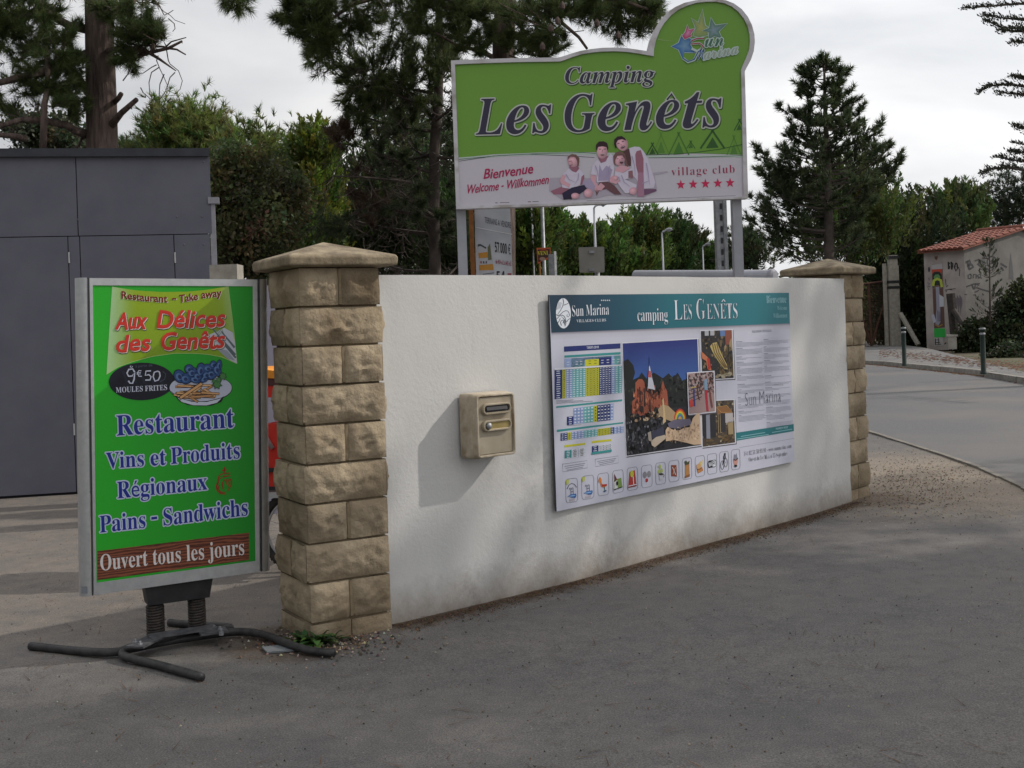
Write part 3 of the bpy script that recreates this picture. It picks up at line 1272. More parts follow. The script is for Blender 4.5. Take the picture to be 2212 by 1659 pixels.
def table(X0, X1, yl0, yr0, yl1, yr1, cols, rows, txt=True):
    """cols: list of (fraction, colour, splits)"""
    x = X0
    dl, dr_ = (yl1 - yl0) / rows, (yr1 - yr0) / rows
    for fr, col, sp in cols:
        x1 = x + (X1 - X0) * fr
        if col:
            srect(x, x1, yl0, yr0, yl1, yr1, X0, X1, col, 2)
        lc = WT if col == NB else (S(120, 122, 30) if col == YL else LN)
        tc_ = WT if col in (NB, PT, PB, TEAL) else S(80, 80, 30)
        for k in range(sp):
            xa = x + (x1 - x) * k / sp
            xb = x + (x1 - x) * (k + 1) / sp
            for r in range(rows):
                if txt:
                    w = (xb - xa)
                    a, b = xa + w * rt.uniform(.22, .34), xb - w * rt.uniform(.22, .34)
                    srect(a, b, yl0 + dl * (r + .36), yr0 + dr_ * (r + .36), yl0 + dl * (r + .66), yr0 + dr_ * (r + .66), X0, X1, tc_, 3)
            if k:
                srect(xa - .6, xa + .6, yl0, yr0, yl1, yr1, X0, X1, lc, 3)
        x = x1
    for r in range(1, rows):
        srect(X0, X1, yl0 + dl * r - .6, yr0 + dr_ * r - .6, yl0 + dl * r + .6, yr0 + dr_ * r + .6, X0, X1, LN, 4)


srect(131, 540, 432, 409, 470, 446, 131, 540, NB, 2)
ps.text('TARIFS 2018', 'sb', (295, 449), (382, 444), 17, WT, 3, pz, offset=-0.01)
srect(134, 541, 497, 472, 513, 489, 134, 541, TEAL)
srect(134, 541, 520, 496, 584, 562, 134, 541, PB)
srect(183, 280, 520, 496, 584, 562, 134, 541, PT)
srect(280, 475, 520, 496, 540, 515, 134, 541, TEAL)
srect(284, 384, 536, 513, 584, 560, 134, 541, YL, 3)
srect(384, 475, 530, 505, 584, 560, 134, 541, NB, 3)
srect(494, 541, 520, 496, 584, 562, 134, 541, PT)
for yy in (0.4, 0.7):
    for xx in (150, 215, 245, 310, 350, 400, 440, 480, 515):
        srect(xx, xx + 18, 520 + 64 * yy, 496 + 64 * yy, 524 + 64 * yy, 500 + 64 * yy, 134, 541, WT if xx not in (310, 350) else S(80, 80, 30), 4)
table(62, 552, 604, 570, 815, 768, [(.115, NB, 1), (.055, YL, 1), (.095, PB, 2), (.2, PT, 4), (.195, YL, 4), (.18, NB, 4), (.055, PB, 1), (.105, PT, 2)], 13)
srect(62, 550, 590, 562, 603, 571, 62, 552, S(205, 208, 218), 5)
for k in range(3):
    ps.line([(74, 826 + k * 9), (200 + k * 70, 818 + k * 9 - k * 4)], 2.2, S(70, 74, 90), 3, pz)
srect(74, 553, 866, 815, 878, 828, 74, 553, TEAL)
table(200, 490, 880, 846, 996, 964, [(.255, PB, 3), (.25, PT, 3), (.085, YL, 1), (.33, NB, 4), (.08, PB, 1)], 5)
table(152, 200, 942, 938, 1004, 998, [(1, NB, 1)], 4)
ps.line([(155, 1008), (255, 999)], 2, S(70, 74, 90), 3, pz)
srect(80, 560, 1036, 980, 1052, 990, 80, 560, TEAL)
table(106, 564, 1062, 1008, 1118, 1056, [(.11, NB, 2), (.055, YL, 1), (.21, PB, 4), (.215, PT, 4), (.2, YL, 4), (.055, NB, 1), (.155, PB, 3)], 4)
srect(134, 285, 1148, 1131, 1164, 1145, 134, 285, YL)
srect(333, 474, 1118, 1103, 1134, 1118, 333, 474, YL)
table(135, 287, 1188, 1166, 1245, 1224, [(.33, TEAL, 1), (.67, S(198, 202, 214), 2)], 5)
table(333, 477, 1156, 1136, 1214, 1194, [(.33, NB, 1), (.67, S(198, 202, 214), 4)], 4)
srect(333, 477, 1200, 1178, 1216, 1196, 333, 477, TEAL, 5)
ps.frame([(120, 1286), (298, 1260), (301, 1312), (121, 1342)], 2, S(80, 88, 100), 2, pz)
ps.frame([(357, 1250), (524, 1226), (527, 1276), (359, 1304)], 2, S(80, 88, 100), 2, pz)
for k in range(3):
    ps.line([(135 + k * 8, 1302 + k * 14), (285 - k * 8, 1279 + k * 14)], 4, S(120, 124, 140), 2, pz)
    ps.line([(372 + k * 8, 1266 + k * 12), (510 - k * 8, 1243 + k * 12)], 4, S(120, 124, 140), 2, pz)
ps.done('price_table')

# photographs on the panel
rp = random.Random(21)


def blobs(q, n, cols, smin, smax, layer, lo=(0, 0), hi=(1, 1), stretch=1.0):
    for _ in range(n):
        s_, t_ = rp.uniform(lo[0], hi[0]), rp.uniform(lo[1], hi[1])
        r = rp.uniform(smin, smax)
        k = rp.randint(5, 8)
        a0 = rp.uniform(0, 6)
        pts = []
        for i in range(k):
            a = a0 + 2 * math.pi * i / k
            rr = r * rp.uniform(.6, 1.2)
            pts.append(bil(min(max(s_ + rr * math.cos(a), 0.005), .995), min(max(t_ + rr * stretch * math.sin(a), .005), .995), q))
        ps.poly(pts, rp.choice(cols), layer, pz)


Q1 = ((557, 410), (1098, 378), (1126, 1145), (586, 1225))
Q2 = ((1124, 320), (1348, 312), (1362, 660), (1134, 672))
Q3 = ((1030, 628), (1216, 614), (1226, 902), (1040, 922))
Q4 = ((1130, 832), (1362, 820), (1372, 1128), (1138, 1160))


def mount(q, layer, b=7):
    c = (sum(p[0] for p in q) / 4, sum(p[1] for p in q) / 4)
    o = [(p[0] + (b if p[0] > c[0] else -b), p[1] + (b if p[1] > c[1] else -b)) for p in q]
    sh = [(p[0] + 5, p[1] + 7) for p in o]
    ps.poly(sh, S(84, 82, 92), layer, pz)
    ps.poly(o, S(204, 206, 216), layer + .5, pz)


def sub(q, s0, t0, s1, t1, col, layer):
    ps.poly([bil(s0, t0, q), bil(s1, t0, q), bil(s1, t1, q), bil(s0, t1, q)], col, layer, pz)


def pq(q, pts):
    return [bil(a, b, q) for a, b in pts]


# first: adventure golf rocks under a deep blue sky
mount(Q1, 1.5)
sk1, sk2 = S(30, 40, 112), S(52, 92, 156)
sub(Q1, 0, 0, 1, .42, [sk1, sk1, sk2, sk2], 3)
sub(Q1, 0, .42, 1, 1, S(34, 36, 42), 3)
tree = [(0, .16), (.06, .14), (.13, .2), (.15, .27), (.12, .33), (.2, .31), (.24, .27), (.3, .33), (.4, .28), (.52, .34), (.6, .3), (.66, .35), (.72, .3), (.78, .38), (.86, .36), (1, .40), (1, .62), (0, .62)]
ps.poly(pq(Q1, tree), S(16, 20, 24), 4, pz)
blobs(Q1, 170, [S(12, 14, 16), S(46, 52, 46), S(14, 18, 22), S(22, 30, 30), S(30, 36, 34)], .010, .03, 4.5, (0, .34), (1, .58))
rock = [(.09, .62), (.1, .52), (.14, .50), (.15, .36), (.19, .33), (.24, .33), (.27, .36), (.28, .44), (.32, .46), (.36, .50), (.4, .52), (.48, .50), (.5, .40), (.52, .36), (.54, .42), (.57, .46), (.58, .60), (.5, .66), (.1, .66)]
ps.poly(pq(Q1, rock), S(146, 78, 58), 5, pz)
blobs(Q1, 150, [S(186, 116, 86), S(74, 36, 32), S(120, 60, 46), S(164, 92, 68), S(96, 48, 40), S(150, 84, 60)], .005, .016, 5.5, (.11, .42), (.55, .64), 1.8)
for a, b in ((.2, .40), (.26, .44), (.33, .52)):
    ps.poly(pq(Q1, [(a, b), (a + .012, b), (a + .016, b + .14), (a - .004, b + .14)]), S(40, 26, 26), 6, pz)
ps.ell(*bil(.22, .60, Q1), 16, 24, S(44, 28, 26), 6, pz)
ps.poly(pq(Q1, [(.345, .20), (.325, .32), (.315, .42), (.41, .44), (.375, .32)]), S(190, 192, 206), 6, pz)
ps.poly(pq(Q1, [(.335, .26), (.32, .32), (.372, .325), (.36, .265)]), S(170, 82, 84), 6.5, pz)
ps.line(pq(Q1, [(.348, .14), (.345, .22)]), 3, S(26, 30, 60), 6, pz)
blobs(Q1, 14, [S(196, 170, 140), S(170, 140, 112), S(120, 92, 74)], .02, .05, 6, (.08, .64), (.46, .70), .4)
blobs(Q1, 220, [S(84, 84, 92), S(14, 14, 20), S(22, 24, 32), S(42, 44, 54), S(60, 60, 66), S(30, 32, 30)], .008, .03, 6, (0, .62), (.5, .99))
blobs(Q1, 22, [S(140, 140, 150), S(90, 92, 104)], .004, .010, 7, (0, .68), (.3, .97), 1.4)
ps.poly(pq(Q1, [(.5, .54), (.52, .52), (.53, .64), (.54, .74), (.5, .76), (.51, .64)]), S(188, 164, 124), 7, pz)
ps.poly(pq(Q1, [(.44, .62), (.5, .58), (.58, .60), (.66, .66), (.72, .70), (.66, .76), (.54, .72), (.46, .68)]), S(160, 138, 108), 6.5, pz)
for rr, c_ in ((44, S(176, 50, 40)), (38, S(206, 120, 44)), (32, S(206, 190, 60)), (26, S(84, 150, 100)), (20, S(80, 110, 160)), (12, S(196, 150, 70))):
    ps.ell(*bil(.73, .735, Q1), rr, rr * 1.75, c_, 7 + (44 - rr) * .03, pz, a0=math.pi, a1=2 * math.pi, n=14)
ps.poly(pq(Q1, [(.56, .76), (.64, .735), (.86, .74), (.9, .80), (.86, .80), (.70, .82), (.58, .80)]), S(96, 92, 112), 8.6, pz)
ps.poly(pq(Q1, [(.53, .82), (.56, .79), (.62, .82), (.7, .84), (.78, .82), (.86, .82), (.9, .74), (.96, .70), (1, .70), (1, .995), (.9, .99), (.8, .96), (.64, .92), (.53, .92)]), S(190, 164, 138), 9, pz)
for a, b in ((.62, .84), (.74, .86), (.84, .84), (.92, .78)):
    ps.line(pq(Q1, [(a, b), (a + .01, b + .06), (a - .01, b + .1)]), 3, S(140, 112, 92), 10, pz)
ps.poly(pq(Q1, [(.33, .90), (.4, .87), (.52, .86), (.54, .89), (.38, .96), (.34, .94)]), S(176, 162, 146), 9, pz)
ps.poly(pq(Q1, [(.29, .82), (.335, .81), (.345, .91), (.3, .89)]), S(150, 142, 134), 9, pz)
ps.poly(pq(Q1, [(.34, .82), (.5, .78), (.52, .86), (.35, .88)]), S(52, 54, 74), 8.9, pz)
blobs(Q1, 90, [S(210, 186, 160), S(166, 140, 116), S(140, 116, 98)], .004, .012, 9.6, (.56, .8), (.99, .94), 1.2)
ps.done('photograph')
# second: slides
mount(Q2, 1.5)
sub(Q2, 0, 0, 1, 1, S(34, 32, 36), 3)
blobs(Q2, 160, [S(24, 22, 26), S(52, 48, 44), S(74, 64, 50), S(120, 104, 80)], .015, .05, 3.5)
sub(Q2, .62, 0, .82, .12, S(90, 118, 168), 4)
sub(Q2, .78, 0, 1, .3, S(130, 70, 56), 4.2)
for x in (.12, .30):
    sub(Q2, x, .0, x + .13, .1, S(170, 172, 180), 4.4)
ps.poly(pq(Q2, [(.28, .32), (.36, .26), (.5, .24), (.58, .38), (.66, .52), (.80, .72), (.82, .82), (.72, .8), (.55, .66), (.42, .52), (.34, .42)]), S(180, 164, 104), 5, pz)
for k in range(3):
    ps.line(pq(Q2, [(.36 + k * .07, .27), (.42 + k * .07, .46), (.58 + k * .06, .64), (.74 + k * .03, .78)]), 7, S(110, 84, 52), 6, pz)
blobs(Q2, 26, [S(150, 130, 96), S(104, 88, 62), S(70, 60, 46)], .03, .08, 4.6, (.6, .25), (1, .95), 1.6)
ps.poly(pq(Q2, [(0, .42), (.1, .48), (.24, .58), (.3, .82), (.18, .8), (.14, .62), (0, .56)]), S(176, 104, 72), 6, pz)
ps.poly(pq(Q2, [(.18, .56), (.26, .58), (.28, .78), (.2, .8)]), S(168, 44, 36), 7, pz)
blobs(Q2, 8, [S(160, 150, 130), S(140, 128, 104)], .05, .1, 7, (.45, .9), (.95, .97), .5)
ps.done('photograph')
mount(Q4, 1.5)
sub(Q4, 0, 0, 1, 1, S(70, 60, 52), 3)
blobs(Q4, 180, [S(40, 36, 38), S(92, 78, 60), S(60, 54, 48), S(112, 100, 80), S(160, 150, 130)], .012, .05, 3.5)
sub(Q4, .02, .3, .42, .82, S(36, 36, 44), 4)
sub(Q4, .12, .3, .24, .84, S(128, 132, 146), 5)
ps.poly(pq(Q4, [(.44, .14), (.78, .12), (.94, .28), (.94, .34), (.62, .28), (.48, .32)]), S(132, 92, 56), 5, pz)
ps.frame(pq(Q4, [(.44, .14), (.78, .12), (.94, .28), (.62, .28)]), 3, S(190, 150, 90), 6, pz)
sub(Q4, .5, .3, .72, .72, S(44, 42, 48), 5)
ps.frame(pq(Q4, [(.5, .3), (.56, .3), (.56, .74), (.5, .74)]), 3, S(170, 150, 110), 6, pz)
sub(Q4, .72, .3, .96, .52, S(170, 166, 168), 6)
sub(Q4, .8, .5, .96, .8, S(150, 132, 100), 6)
blobs(Q4, 30, [S(120, 100, 70), S(84, 66, 46), S(100, 84, 60)], .03, .07, 6, (.1, .8), (.98, .98), .5)
ps.done('photograph')
mount(Q3, 8)
sub(Q3, 0, 0, 1, 1, S(150, 128, 128), 10)
blobs(Q3, 160, [S(60, 44, 44), S(30, 30, 36), S(110, 72, 66), S(170, 160, 160)], .012, .05, 10.5, (0, 0), (1, .55))
for k in range(4):
    ps.line(pq(Q3, [(.02, .42 + k * .1), (.5, .36 + k * .08)]), 5, S(40, 40, 50), 11, pz)
ps.line(pq(Q3, [(.2, .3), (.22, .82)]), 10, S(50, 56, 120), 12, pz)
ps.line(pq(Q3, [(.38, .3), (.34, .5), (.42, .68)]), 7, S(90, 48, 40), 12, pz)
ps.line(pq(Q3, [(.68, .45), (.72, .98)]), 15, S(170, 40, 60), 12, pz)
ps.line(pq(Q3, [(.82, .45), (.86, .7), (.9, .9)]), 12, S(110, 60, 56), 12, pz)
ps.poly(pq(Q3, [(.62, .2), (.74, .16), (.74, .45), (.62, .44)]), S(120, 150, 176), 12, pz)
ps.poly(pq(Q3, [(.02, .68), (.14, .62), (.18, .82), (.05, .84)]), S(190, 60, 54), 12, pz)
ps.line(pq(Q3, [(.1, .36), (.3, .34)]), 7, S(190, 176, 90), 13, pz)
ps.done('photograph')

# rules text columns
GT = S(112, 116, 136)
GTD = S(80, 86, 108)
ps.text('REGLEMENT INTERIEUR', 'sb', (1496, 332), (1636, 324), 17, S(140, 142, 158), 2, pz, offset=-0.01)
rr_ = random.Random(5)
for (xa, xb, yy, sl) in ((1378, 1580, 398, -.10), (1578, 1770, 382, -.10)):
    y = yy
    xo = 0
    while y < (985 if xa < 1500 else 985):
        n = rr_.randint(2, 5)
        ps.line([(xa + xo, y), (xa + xo + rr_.uniform(18, 55), y - 3)], 2.6, GTD, 2, pz)
        y += 9
        for k in range(n):
            e = (xb - xa) * (rr_.uniform(.9, 1.0) if k < n - 1 else rr_.uniform(.2, .9))
            sl_ = -(.03 + .00013 * (y - 350))
            ps.line([(xa + xo, y), (xa + xo + e, y + e * sl_)], 1.7, GT, 2, pz)
            y += 8.3
        y += rr_.choice((7, 12, 20))
        xo = (y - yy) * .037
ps.done('rules_text')
ps.text('Sun Marina', 'p', (1446, 864), (1706, 832), 98, S(84, 86, 100), 3, pz, offset=-0.024)
for k in range(5):
    ps.frame(star(1660 + k * 14, 709, 7), 1.2, S(110, 112, 126), 3, pz)
ps.done()
ps.poly([(1378, 1058), (1797, 994), (1799, 1046), (1380, 1116)], S(32, 110, 118), 2, pz)
ps.text('PROPRIETE PRIVEE', 'sb', (1668, 1037), (1756, 1024), 14, S(160, 196, 204), 3, pz)
for (a, b) in (((1414, 1085), (1590, 1056)), ((1384, 1104), (1616, 1070)), ((1640, 1056), (1786, 1032))):
    ps.line([a, b], 5, S(130, 178, 186), 3, pz)
ps.done('notice_band')
ps.line([(1402, 1166), (1802, 1098)], 1.8, S(130, 132, 146), 2, pz)
ps.done('rule_line')
ps.text('Tel. 02 51 58 93 91 - www.sunmarina.com', 'b', (1438, 1226), (1782, 1166), 30, S(104, 104, 116), 3, pz, offset=-0.016)
ps.done()
ps.text('Ouvert du 1er Mai au 15 Septembre', 'b', (1472, 1268), (1752, 1222), 32, S(104, 104, 116), 3, pz, offset=-0.016)
ps.done('lettering')

# the row of icons
icx = [(142, 1396, 228, 1385, 1556, 1568), (258, 1376, 346, 1362, 1530, 1546), (374, 1358, 454, 1345, 1504, 1518), (482, 1336, 560, 1324, 1484, 1500), (588, 1316, 664, 1304, 1466, 1480), (692, 1300, 768, 1288, 1446, 1460), (794, 1280, 866, 1270, 1424, 1438), (890, 1266, 964, 1252, 1404, 1418), (988, 1248, 1056, 1236, 1388, 1400), (1082, 1232, 1150, 1220, 1368, 1380), (1170, 1216, 1238, 1204, 1350, 1362), (1258, 1200, 1324, 1190, 1334, 1346), (1344, 1184, 1406, 1174, 1318, 1330)]
BL_, RD, OR_, BK, GR_ = S(52, 96, 160), S(170, 52, 44), S(200, 120, 50), S(24, 24, 30), S(130, 130, 138)
for i, (x0, yl, x1, yr, ybr, ybl) in enumerate(icx):
    q = ((x0, yl), (x1, yr), (x1 + 3, ybr), (x0 + 3, ybl))

    def U(a, b, q=q):
        return bil(a, b, q)
    rr2 = rrect(1, 1, .18, 4)
    ps.line([U(.5 + a, .5 - b) for a, b in rr2] + [U(.5 + rr2[0][0], .5 - rr2[0][1])], 2.2, S(80, 84, 98), 2, pz)
    T = lambda pts: [U(a, b) for a, b in pts]
    if i in (0, 1):
        ps.poly(T([(.05, .02), (.28, .02), (.26, .18), (.14, .26), (.05, .2)]), S(176, 182, 70), 3, pz)
        if i == 0:
            ps.line(T([(.1, .42), (.28, .26), (.5, .2), (.75, .26), (.92, .4)]), 4, S(40, 44, 60), 3, pz)
        for dx in (0, .2):
            ps.line(T([(.3 + dx, .46), (.34 + dx, .38), (.42 + dx, .4), (.44 + dx, .66)]), 3, S(44, 50, 76), 3, pz)
        ps.line(T([(.42, .55), (.64, .55)]), 3, S(44, 50, 76), 3, pz)
        ps.poly(T([(.12, .74), (.4, .66), (.86, .66), (.9, .74), (.8, .84), (.5, .8), (.3, .74)]), BL_, 4, pz)
        ps.poly(T([(.2, .72), (.6, .7), (.86, .72), (.7, .76), (.4, .76)]), S(130, 168, 210), 4.5, pz)
        for k in range(5):
            ps.line(T([(.32 + k * .1, .86), (.3 + k * .1, .96)]), 2, S(150, 110, 110), 4, pz)
    elif i == 2:
        ps.poly(T([(.08, .26), (.2, .14), (.36, .26), (.36, .4), (.44, .5), (.8, .52), (.84, .58), (.6, .66), (.3, .6), (.22, .4), (.1, .38)]), OR_, 3, pz)
        ps.poly(T([(.36, .5), (.84, .52), (.82, .6), (.4, .6)]), RD, 4, pz)
        ps.line(T([(.6, .62), (.62, .8)]), 5, S(50, 110, 100), 3, pz)
        ps.poly(T([(.48, .82), (.7, .78), (.82, .82), (.6, .88)]), S(40, 80, 120), 3.5, pz)
    elif i == 3:
        ps.poly(T([(.16, .4), (.8, .36), (.9, .8), (.1, .86)]), S(110, 138, 70), 3, pz)
        ps.poly(T([(.16, .12), (.42, .4), (.2, .5)]), S(110, 36, 44), 4, pz)
        ps.poly(T([(.14, .5), (.44, .44), (.46, .8), (.14, .82)]), S(196, 198, 200), 3.5, pz)
        ps.ell(*U(.42, .58), 8, 16, BK, 5, pz, n=10)
        ps.line(T([(.1, .84), (.92, .78)]), 6, S(30, 44, 34), 5, pz)
    elif i == 4:
        ps.poly(T([(.24, .18), (.74, .14), (.88, .86), (.08, .86)]), RD, 3, pz)
        ps.line(T([(.1, .8), (.86, .78)]), 5, WT, 4, pz)
        ps.line(T([(.56, .3), (.6, .8)]), 5, WT, 4, pz)
        ps.ell(*U(.46, .28), 13, 25, S(184, 186, 60), 5, pz)
        ps.line(T([(.08, .86), (.9, .84)]), 5, S(110, 30, 34), 5, pz)
    elif i == 5:
        ps.ell(*U(.32, .42), 14, 24, GR_, 3, pz)
        ps.ell(*U(.72, .42), 14, 24, GR_, 3, pz)
        ps.ell(*U(.5, .68), 9, 14, S(170, 46, 54), 4, pz)
    elif i == 6:
        for k, (a, b) in enumerate(((.45, .18), (.36, .4), (.62, .38))):
            ps.ell(*U(a, b), 9, 16, S(160, 176, 90), 3, pz)
        ps.poly(T([(.32, .55), (.78, .52), (.72, .8), (.42, .82)]), S(184, 186, 196), 4, pz)
        ps.ell(*U(.56, .54), 17, 8, S(54, 40, 34), 5, pz)
        ps.line(T([(.14, .14), (.3, .22)]), 2.5, GR_, 3, pz)
        ps.line(T([(.78, .56), (.88, .6), (.76, .7)]), 3, BK, 5, pz)
    elif i == 7:
        ps.poly(T([(.24, .2), (.76, .24), (.78, .8), (.24, .72)]), S(132, 66, 44), 3, pz)
        ps.line(T([(.36, .3), (.66, .7)]), 4, WT, 4, pz)
        ps.line(T([(.66, .34), (.38, .66)]), 4, S(200, 170, 140), 4, pz)
    elif i == 8:
        ps.poly(T([(.3, .2), (.74, .16), (.78, .84), (.28, .9)]), S(168, 122, 74), 3, pz)
        ps.poly(T([(.24, .14), (.44, .1), (.56, .22), (.8, .14), (.74, .3), (.34, .32)]), S(60, 70, 44), 4, pz)
        ps.poly(T([(.24, .84), (.8, .78), (.78, .9), (.26, .94)]), S(130, 88, 52), 4, pz)
    elif i == 9:
        ps.poly(T([(.5, .3), (.8, .22), (.72, .5), (.5, .5)]), S(200, 180, 110), 3, pz)
        ps.ell(*U(.36, .5), 16, 20, S(190, 150, 104), 4, pz)
        ps.poly(T([(.16, .6), (.72, .54), (.84, .74), (.3, .84)]), S(176, 120, 66), 3.5, pz)
        ps.line(T([(.2, .66), (.64, .62)]), 5, S(110, 60, 40), 5, pz)
    elif i == 10:
        rb = [U(.5 + a, .5 - b) for a, b in [(x_ * .88, y_) for x_, y_ in rrect(1, .36, .14, 4)]]
        ps.poly(rb, BK, 3, pz)
        rb = [U(.7 + a, .5 - b) for a, b in rrect(.42, .3, .12, 4)]
        ps.poly(rb, WT, 4, pz)
        ps.text('Wi', 'sb', U(.12, .62), U(.46, .6), 30, WT, 5, pz)
        ps.text('Fi', 'sb', U(.56, .6), U(.84, .58), 30, BK, 5, pz)
    elif i == 11:
        for (a, b) in ((.3, .66), (.68, .56)):
            e = [(U(a, b)[0] + 12 * math.cos(k * .524), U(a, b)[1] + 32 * math.sin(k * .524)) for k in range(13)]
            ps.line(e, 3, BK, 3, pz)
        ps.line(T([(.3, .66), (.46, .4), (.68, .56), (.5, .62), (.46, .4), (.56, .3)]), 3, BK, 3, pz)
        ps.line(T([(.44, .36), (.5, .2), (.64, .14), (.66, .3), (.6, .4)]), 6, S(60, 64, 74), 4, pz)
        ps.ell(*U(.62, .12), 5, 9, BK, 5, pz, n=10)
    else:
        ps.ell(*U(.5, .55), 16, 38, S(190, 140, 130), 3, pz)
        ps.poly(T([(.3, .5), (.34, .22), (.5, .3), (.62, .18), (.72, .46)]), S(120, 124, 140), 4, pz)
        ps.line(T([(.26, .48), (.5, .54), (.76, .46)]), 6, BK, 5, pz)
        ps.ell(*U(.5, .82), 11, 9, BK, 5, pz, n=10)
    ps.done('icon')

# ------------------------------------------------------------------ restaurant sign on its spring base
GS = G(380, 1385)
zl, zr = GS.y * 0.967, GS.y * 1.033
sa, sb_ = P(198, 940, zl), P(562, 930, zr)
SP = Plane(sa, (sb_ - sa))
rs = thing('restaurant_sign', 'tall green restaurant advertising sign in an aluminium frame on a spring base', 'advertising sign', (GS.x, GS.y, 0))
q3 = TR(137.1, 576, 2.240)
oTL, oTR, oBR, oBL = q3(126, 55), q3(937, 62), q3(950, 1476), q3(147, 1590)
iTL, iTR, iBR, iBL = q3(142, 90), q3(916, 95), q3(929, 1424), q3(160, 1530)
FD = 0.085
m_ = MB()
o4 = [SP.at(*q, 0.004) for q in (oTL, oTR, oBR, oBL)]
i4 = [SP.at(*q, 0.004) for q in (iTL, iTR, iBR, iBL)]
for k in range(4):
    j = (k + 1) % 4
    m_.prism([o4[k], o4[j], i4[j], i4[k]], -SP.n * 0.012)
m_.build('frame', M['alu'], rs)
m_ = MB()
c4 = [SP.at(*q, -0.008) for q in (oTL, oTR, oBR, oBL)]
m_.prism(c4, -SP.n * (FD - 0.012))
m_.build('cabinet', M['alu'], rs)


def side_profile(top, bot, s_off, name):
    m_ = MB()
    t_, b_ = SP.at(*top, 0), SP.at(*bot, 0)
    rows = []
    for k in range(15):
        a = math.pi * k / 14
        rows.append([p + SP.ux * (s_off * (0.012 + 0.046 * math.sin(a))) - SP.n * (FD / 2 - (FD / 2 + 0.004) * math.cos(a)) for p in (t_ + Vector((0, 0, .002)), b_ - Vector((0, 0, .002)))])
    m_.grid(rows)
    m_.face([r[0] for r in rows])
    m_.face([r[1] for r in rows][::-1])
    o = m_.build(name, M['alu'], rs)
    for p in o.data.polygons[:14]:
        p.use_smooth = True
    mm = MB()
    for (t2, w2_) in ((0.003, 0.006),):
        a_, b2_ = t_ + SP.ux * (s_off * t2) + SP.n * .0045, b_ + SP.ux * (s_off * t2) + SP.n * .0045
        mm.face([a_, a_ + SP.ux * s_off * w2_, b2_ + SP.ux * s_off * w2_, b2_])
    mm.build('groove', M['alu_dark'], o)


side_profile(oTL, oBL, -1, 'side_profile')
side_profile(oTR, (oBR[0], oBR[1]), 1, 'side_profile')

# poster
pq3 = TR(208.5, 614.4, 6.301)     # upper zoom
pq4 = TR(208.5, 866.8, 4.2013)    # lower zoom
ss = Sheet(SP, rs)
ss.L = 0.0007
ss.p = SP
GL, GM_, GD = S(44, 176, 44), S(34, 150, 40), S(30, 138, 40)
ss.poly([iTL, iTR, iBR, iBL], [GL, GM_, GD, GL], 0.6)
ss.done('poster')
PALE, YG, YG2 = S(168, 206, 150), S(150, 176, 34), S(128, 160, 30)
L0 = [(212, 28), (208, 200), (190, 420), (176, 640), (158, 900), (136, 1225)]
up = [(212, 28), (330, 52), (560, 84), (900, 104), (1250, 98), (1520, 72), (1700, 40), (1792, 24)]
lowp = [(136, 1225), (300, 1120), (500, 1050), (760, 980), (1060, 938), (1300, 938), (1500, 950), (1700, 985), (1800, 1030), (1912, 1080)]
n_ = 14
def interp(pl, t):
    k = t * (len(pl) - 1)
    i = min(int(k), len(pl) - 2)
    f = k - i
    return (pl[i][0] + (pl[i + 1][0] - pl[i][0]) * f, pl[i][1] + (pl[i + 1][1] - pl[i][1]) * f)
def byx(pl, x):
    for i in range(len(pl) - 1):
        if pl[i][0] <= x <= pl[i + 1][0]:
            return pl[i][1] + (pl[i + 1][1] - pl[i][1]) * (x - pl[i][0]) / (pl[i + 1][0] - pl[i][0])
    return pl[-1][1] if x > pl[-1][0] else pl[0][1]
prev = None
for k in range(n_ + 1):
    t = k / n_
    xt = 212 + (1792 - 212) * t
    xb = 136 + (1912 - 136) * t
    a, b = (xt, byx(up, xt)), (xb, byx(lowp, xb))
    e = min(t, 1 - t) * 5
    c = lerp3(PALE, YG, min(1, e * 1.2 + (0.0 if t < .5 else .5)))
    c2 = lerp3(PALE, YG2, min(1, e + (0.0 if t < .5 else .6)))
    if prev:
        ss.poly([prev[0], a, b, prev[1]], [prev[2], c, c2, prev[3]], 1.4, pq3)
    prev = (a, b, c, c2)
ss.line([(1792, 24), (1840, 400), (1870, 650), (1912, 1080)], 8, S(170, 200, 120), 1.8, pq3)
ss.line(lowp, 6, S(176, 204, 130), 1.8, pq3)
# napkin and cutlery
ss.poly([(1500, 700), (1640, 640), (1740, 590), (1860, 660), (1890, 830), (1912, 1075), (1780, 1010), (1680, 900)], S(196, 200, 212), 2, pq3)
ss.poly([(1620, 860), (1780, 900), (1890, 1040), (1780, 1010)], S(150, 156, 170), 2.3, pq3)
for a, b in (((1560, 580), (1890, 960)), ((1640, 700), (1896, 1000)), ((1700, 640), (1880, 860))):
    ss.line([a, b], 16, S(96, 108, 116), 2.6, pq3, 30)
for k in range(4):
    ss.line([(1600 + k * 26, 570 - k * 6), (1680 + k * 16, 690 - k * 10)], 7, S(110, 124, 96), 2.8, pq3)
ss.done('banner')
RED, RDD, CR, DKG = S(206, 56, 44), S(122, 28, 26), S(226, 224, 206), S(30, 44, 28)


def arcw(px, py, t):
    return px, py + 62 * (1 - (2 * t - 1) ** 2) * 0.0


def smile(px, py, t):
    x = (px - 345) / (1700 - 345)
    return px, py + 46 * math.sin(math.pi * min(max(x, 0), 1))


for (bd, A, B, cp) in (('Restaurant', (345, 190), (965, 196), 100), ('-', (1030, 186), (1085, 184), 110), ('Take', (1130, 200), (1380, 172), 100), ('away', (1432, 160), (1700, 158), 100)):
    ss.text(bd, 'p', (A[0] + 8, A[1] + 6), (B[0] + 8, B[1] + 6), cp, CR, 3, pq3, warp=smile, ring=3)
    ss.text(bd, 'p', A, B, cp, RDD, 4, pq3, warp=smile, ring=3)
    ss.done()


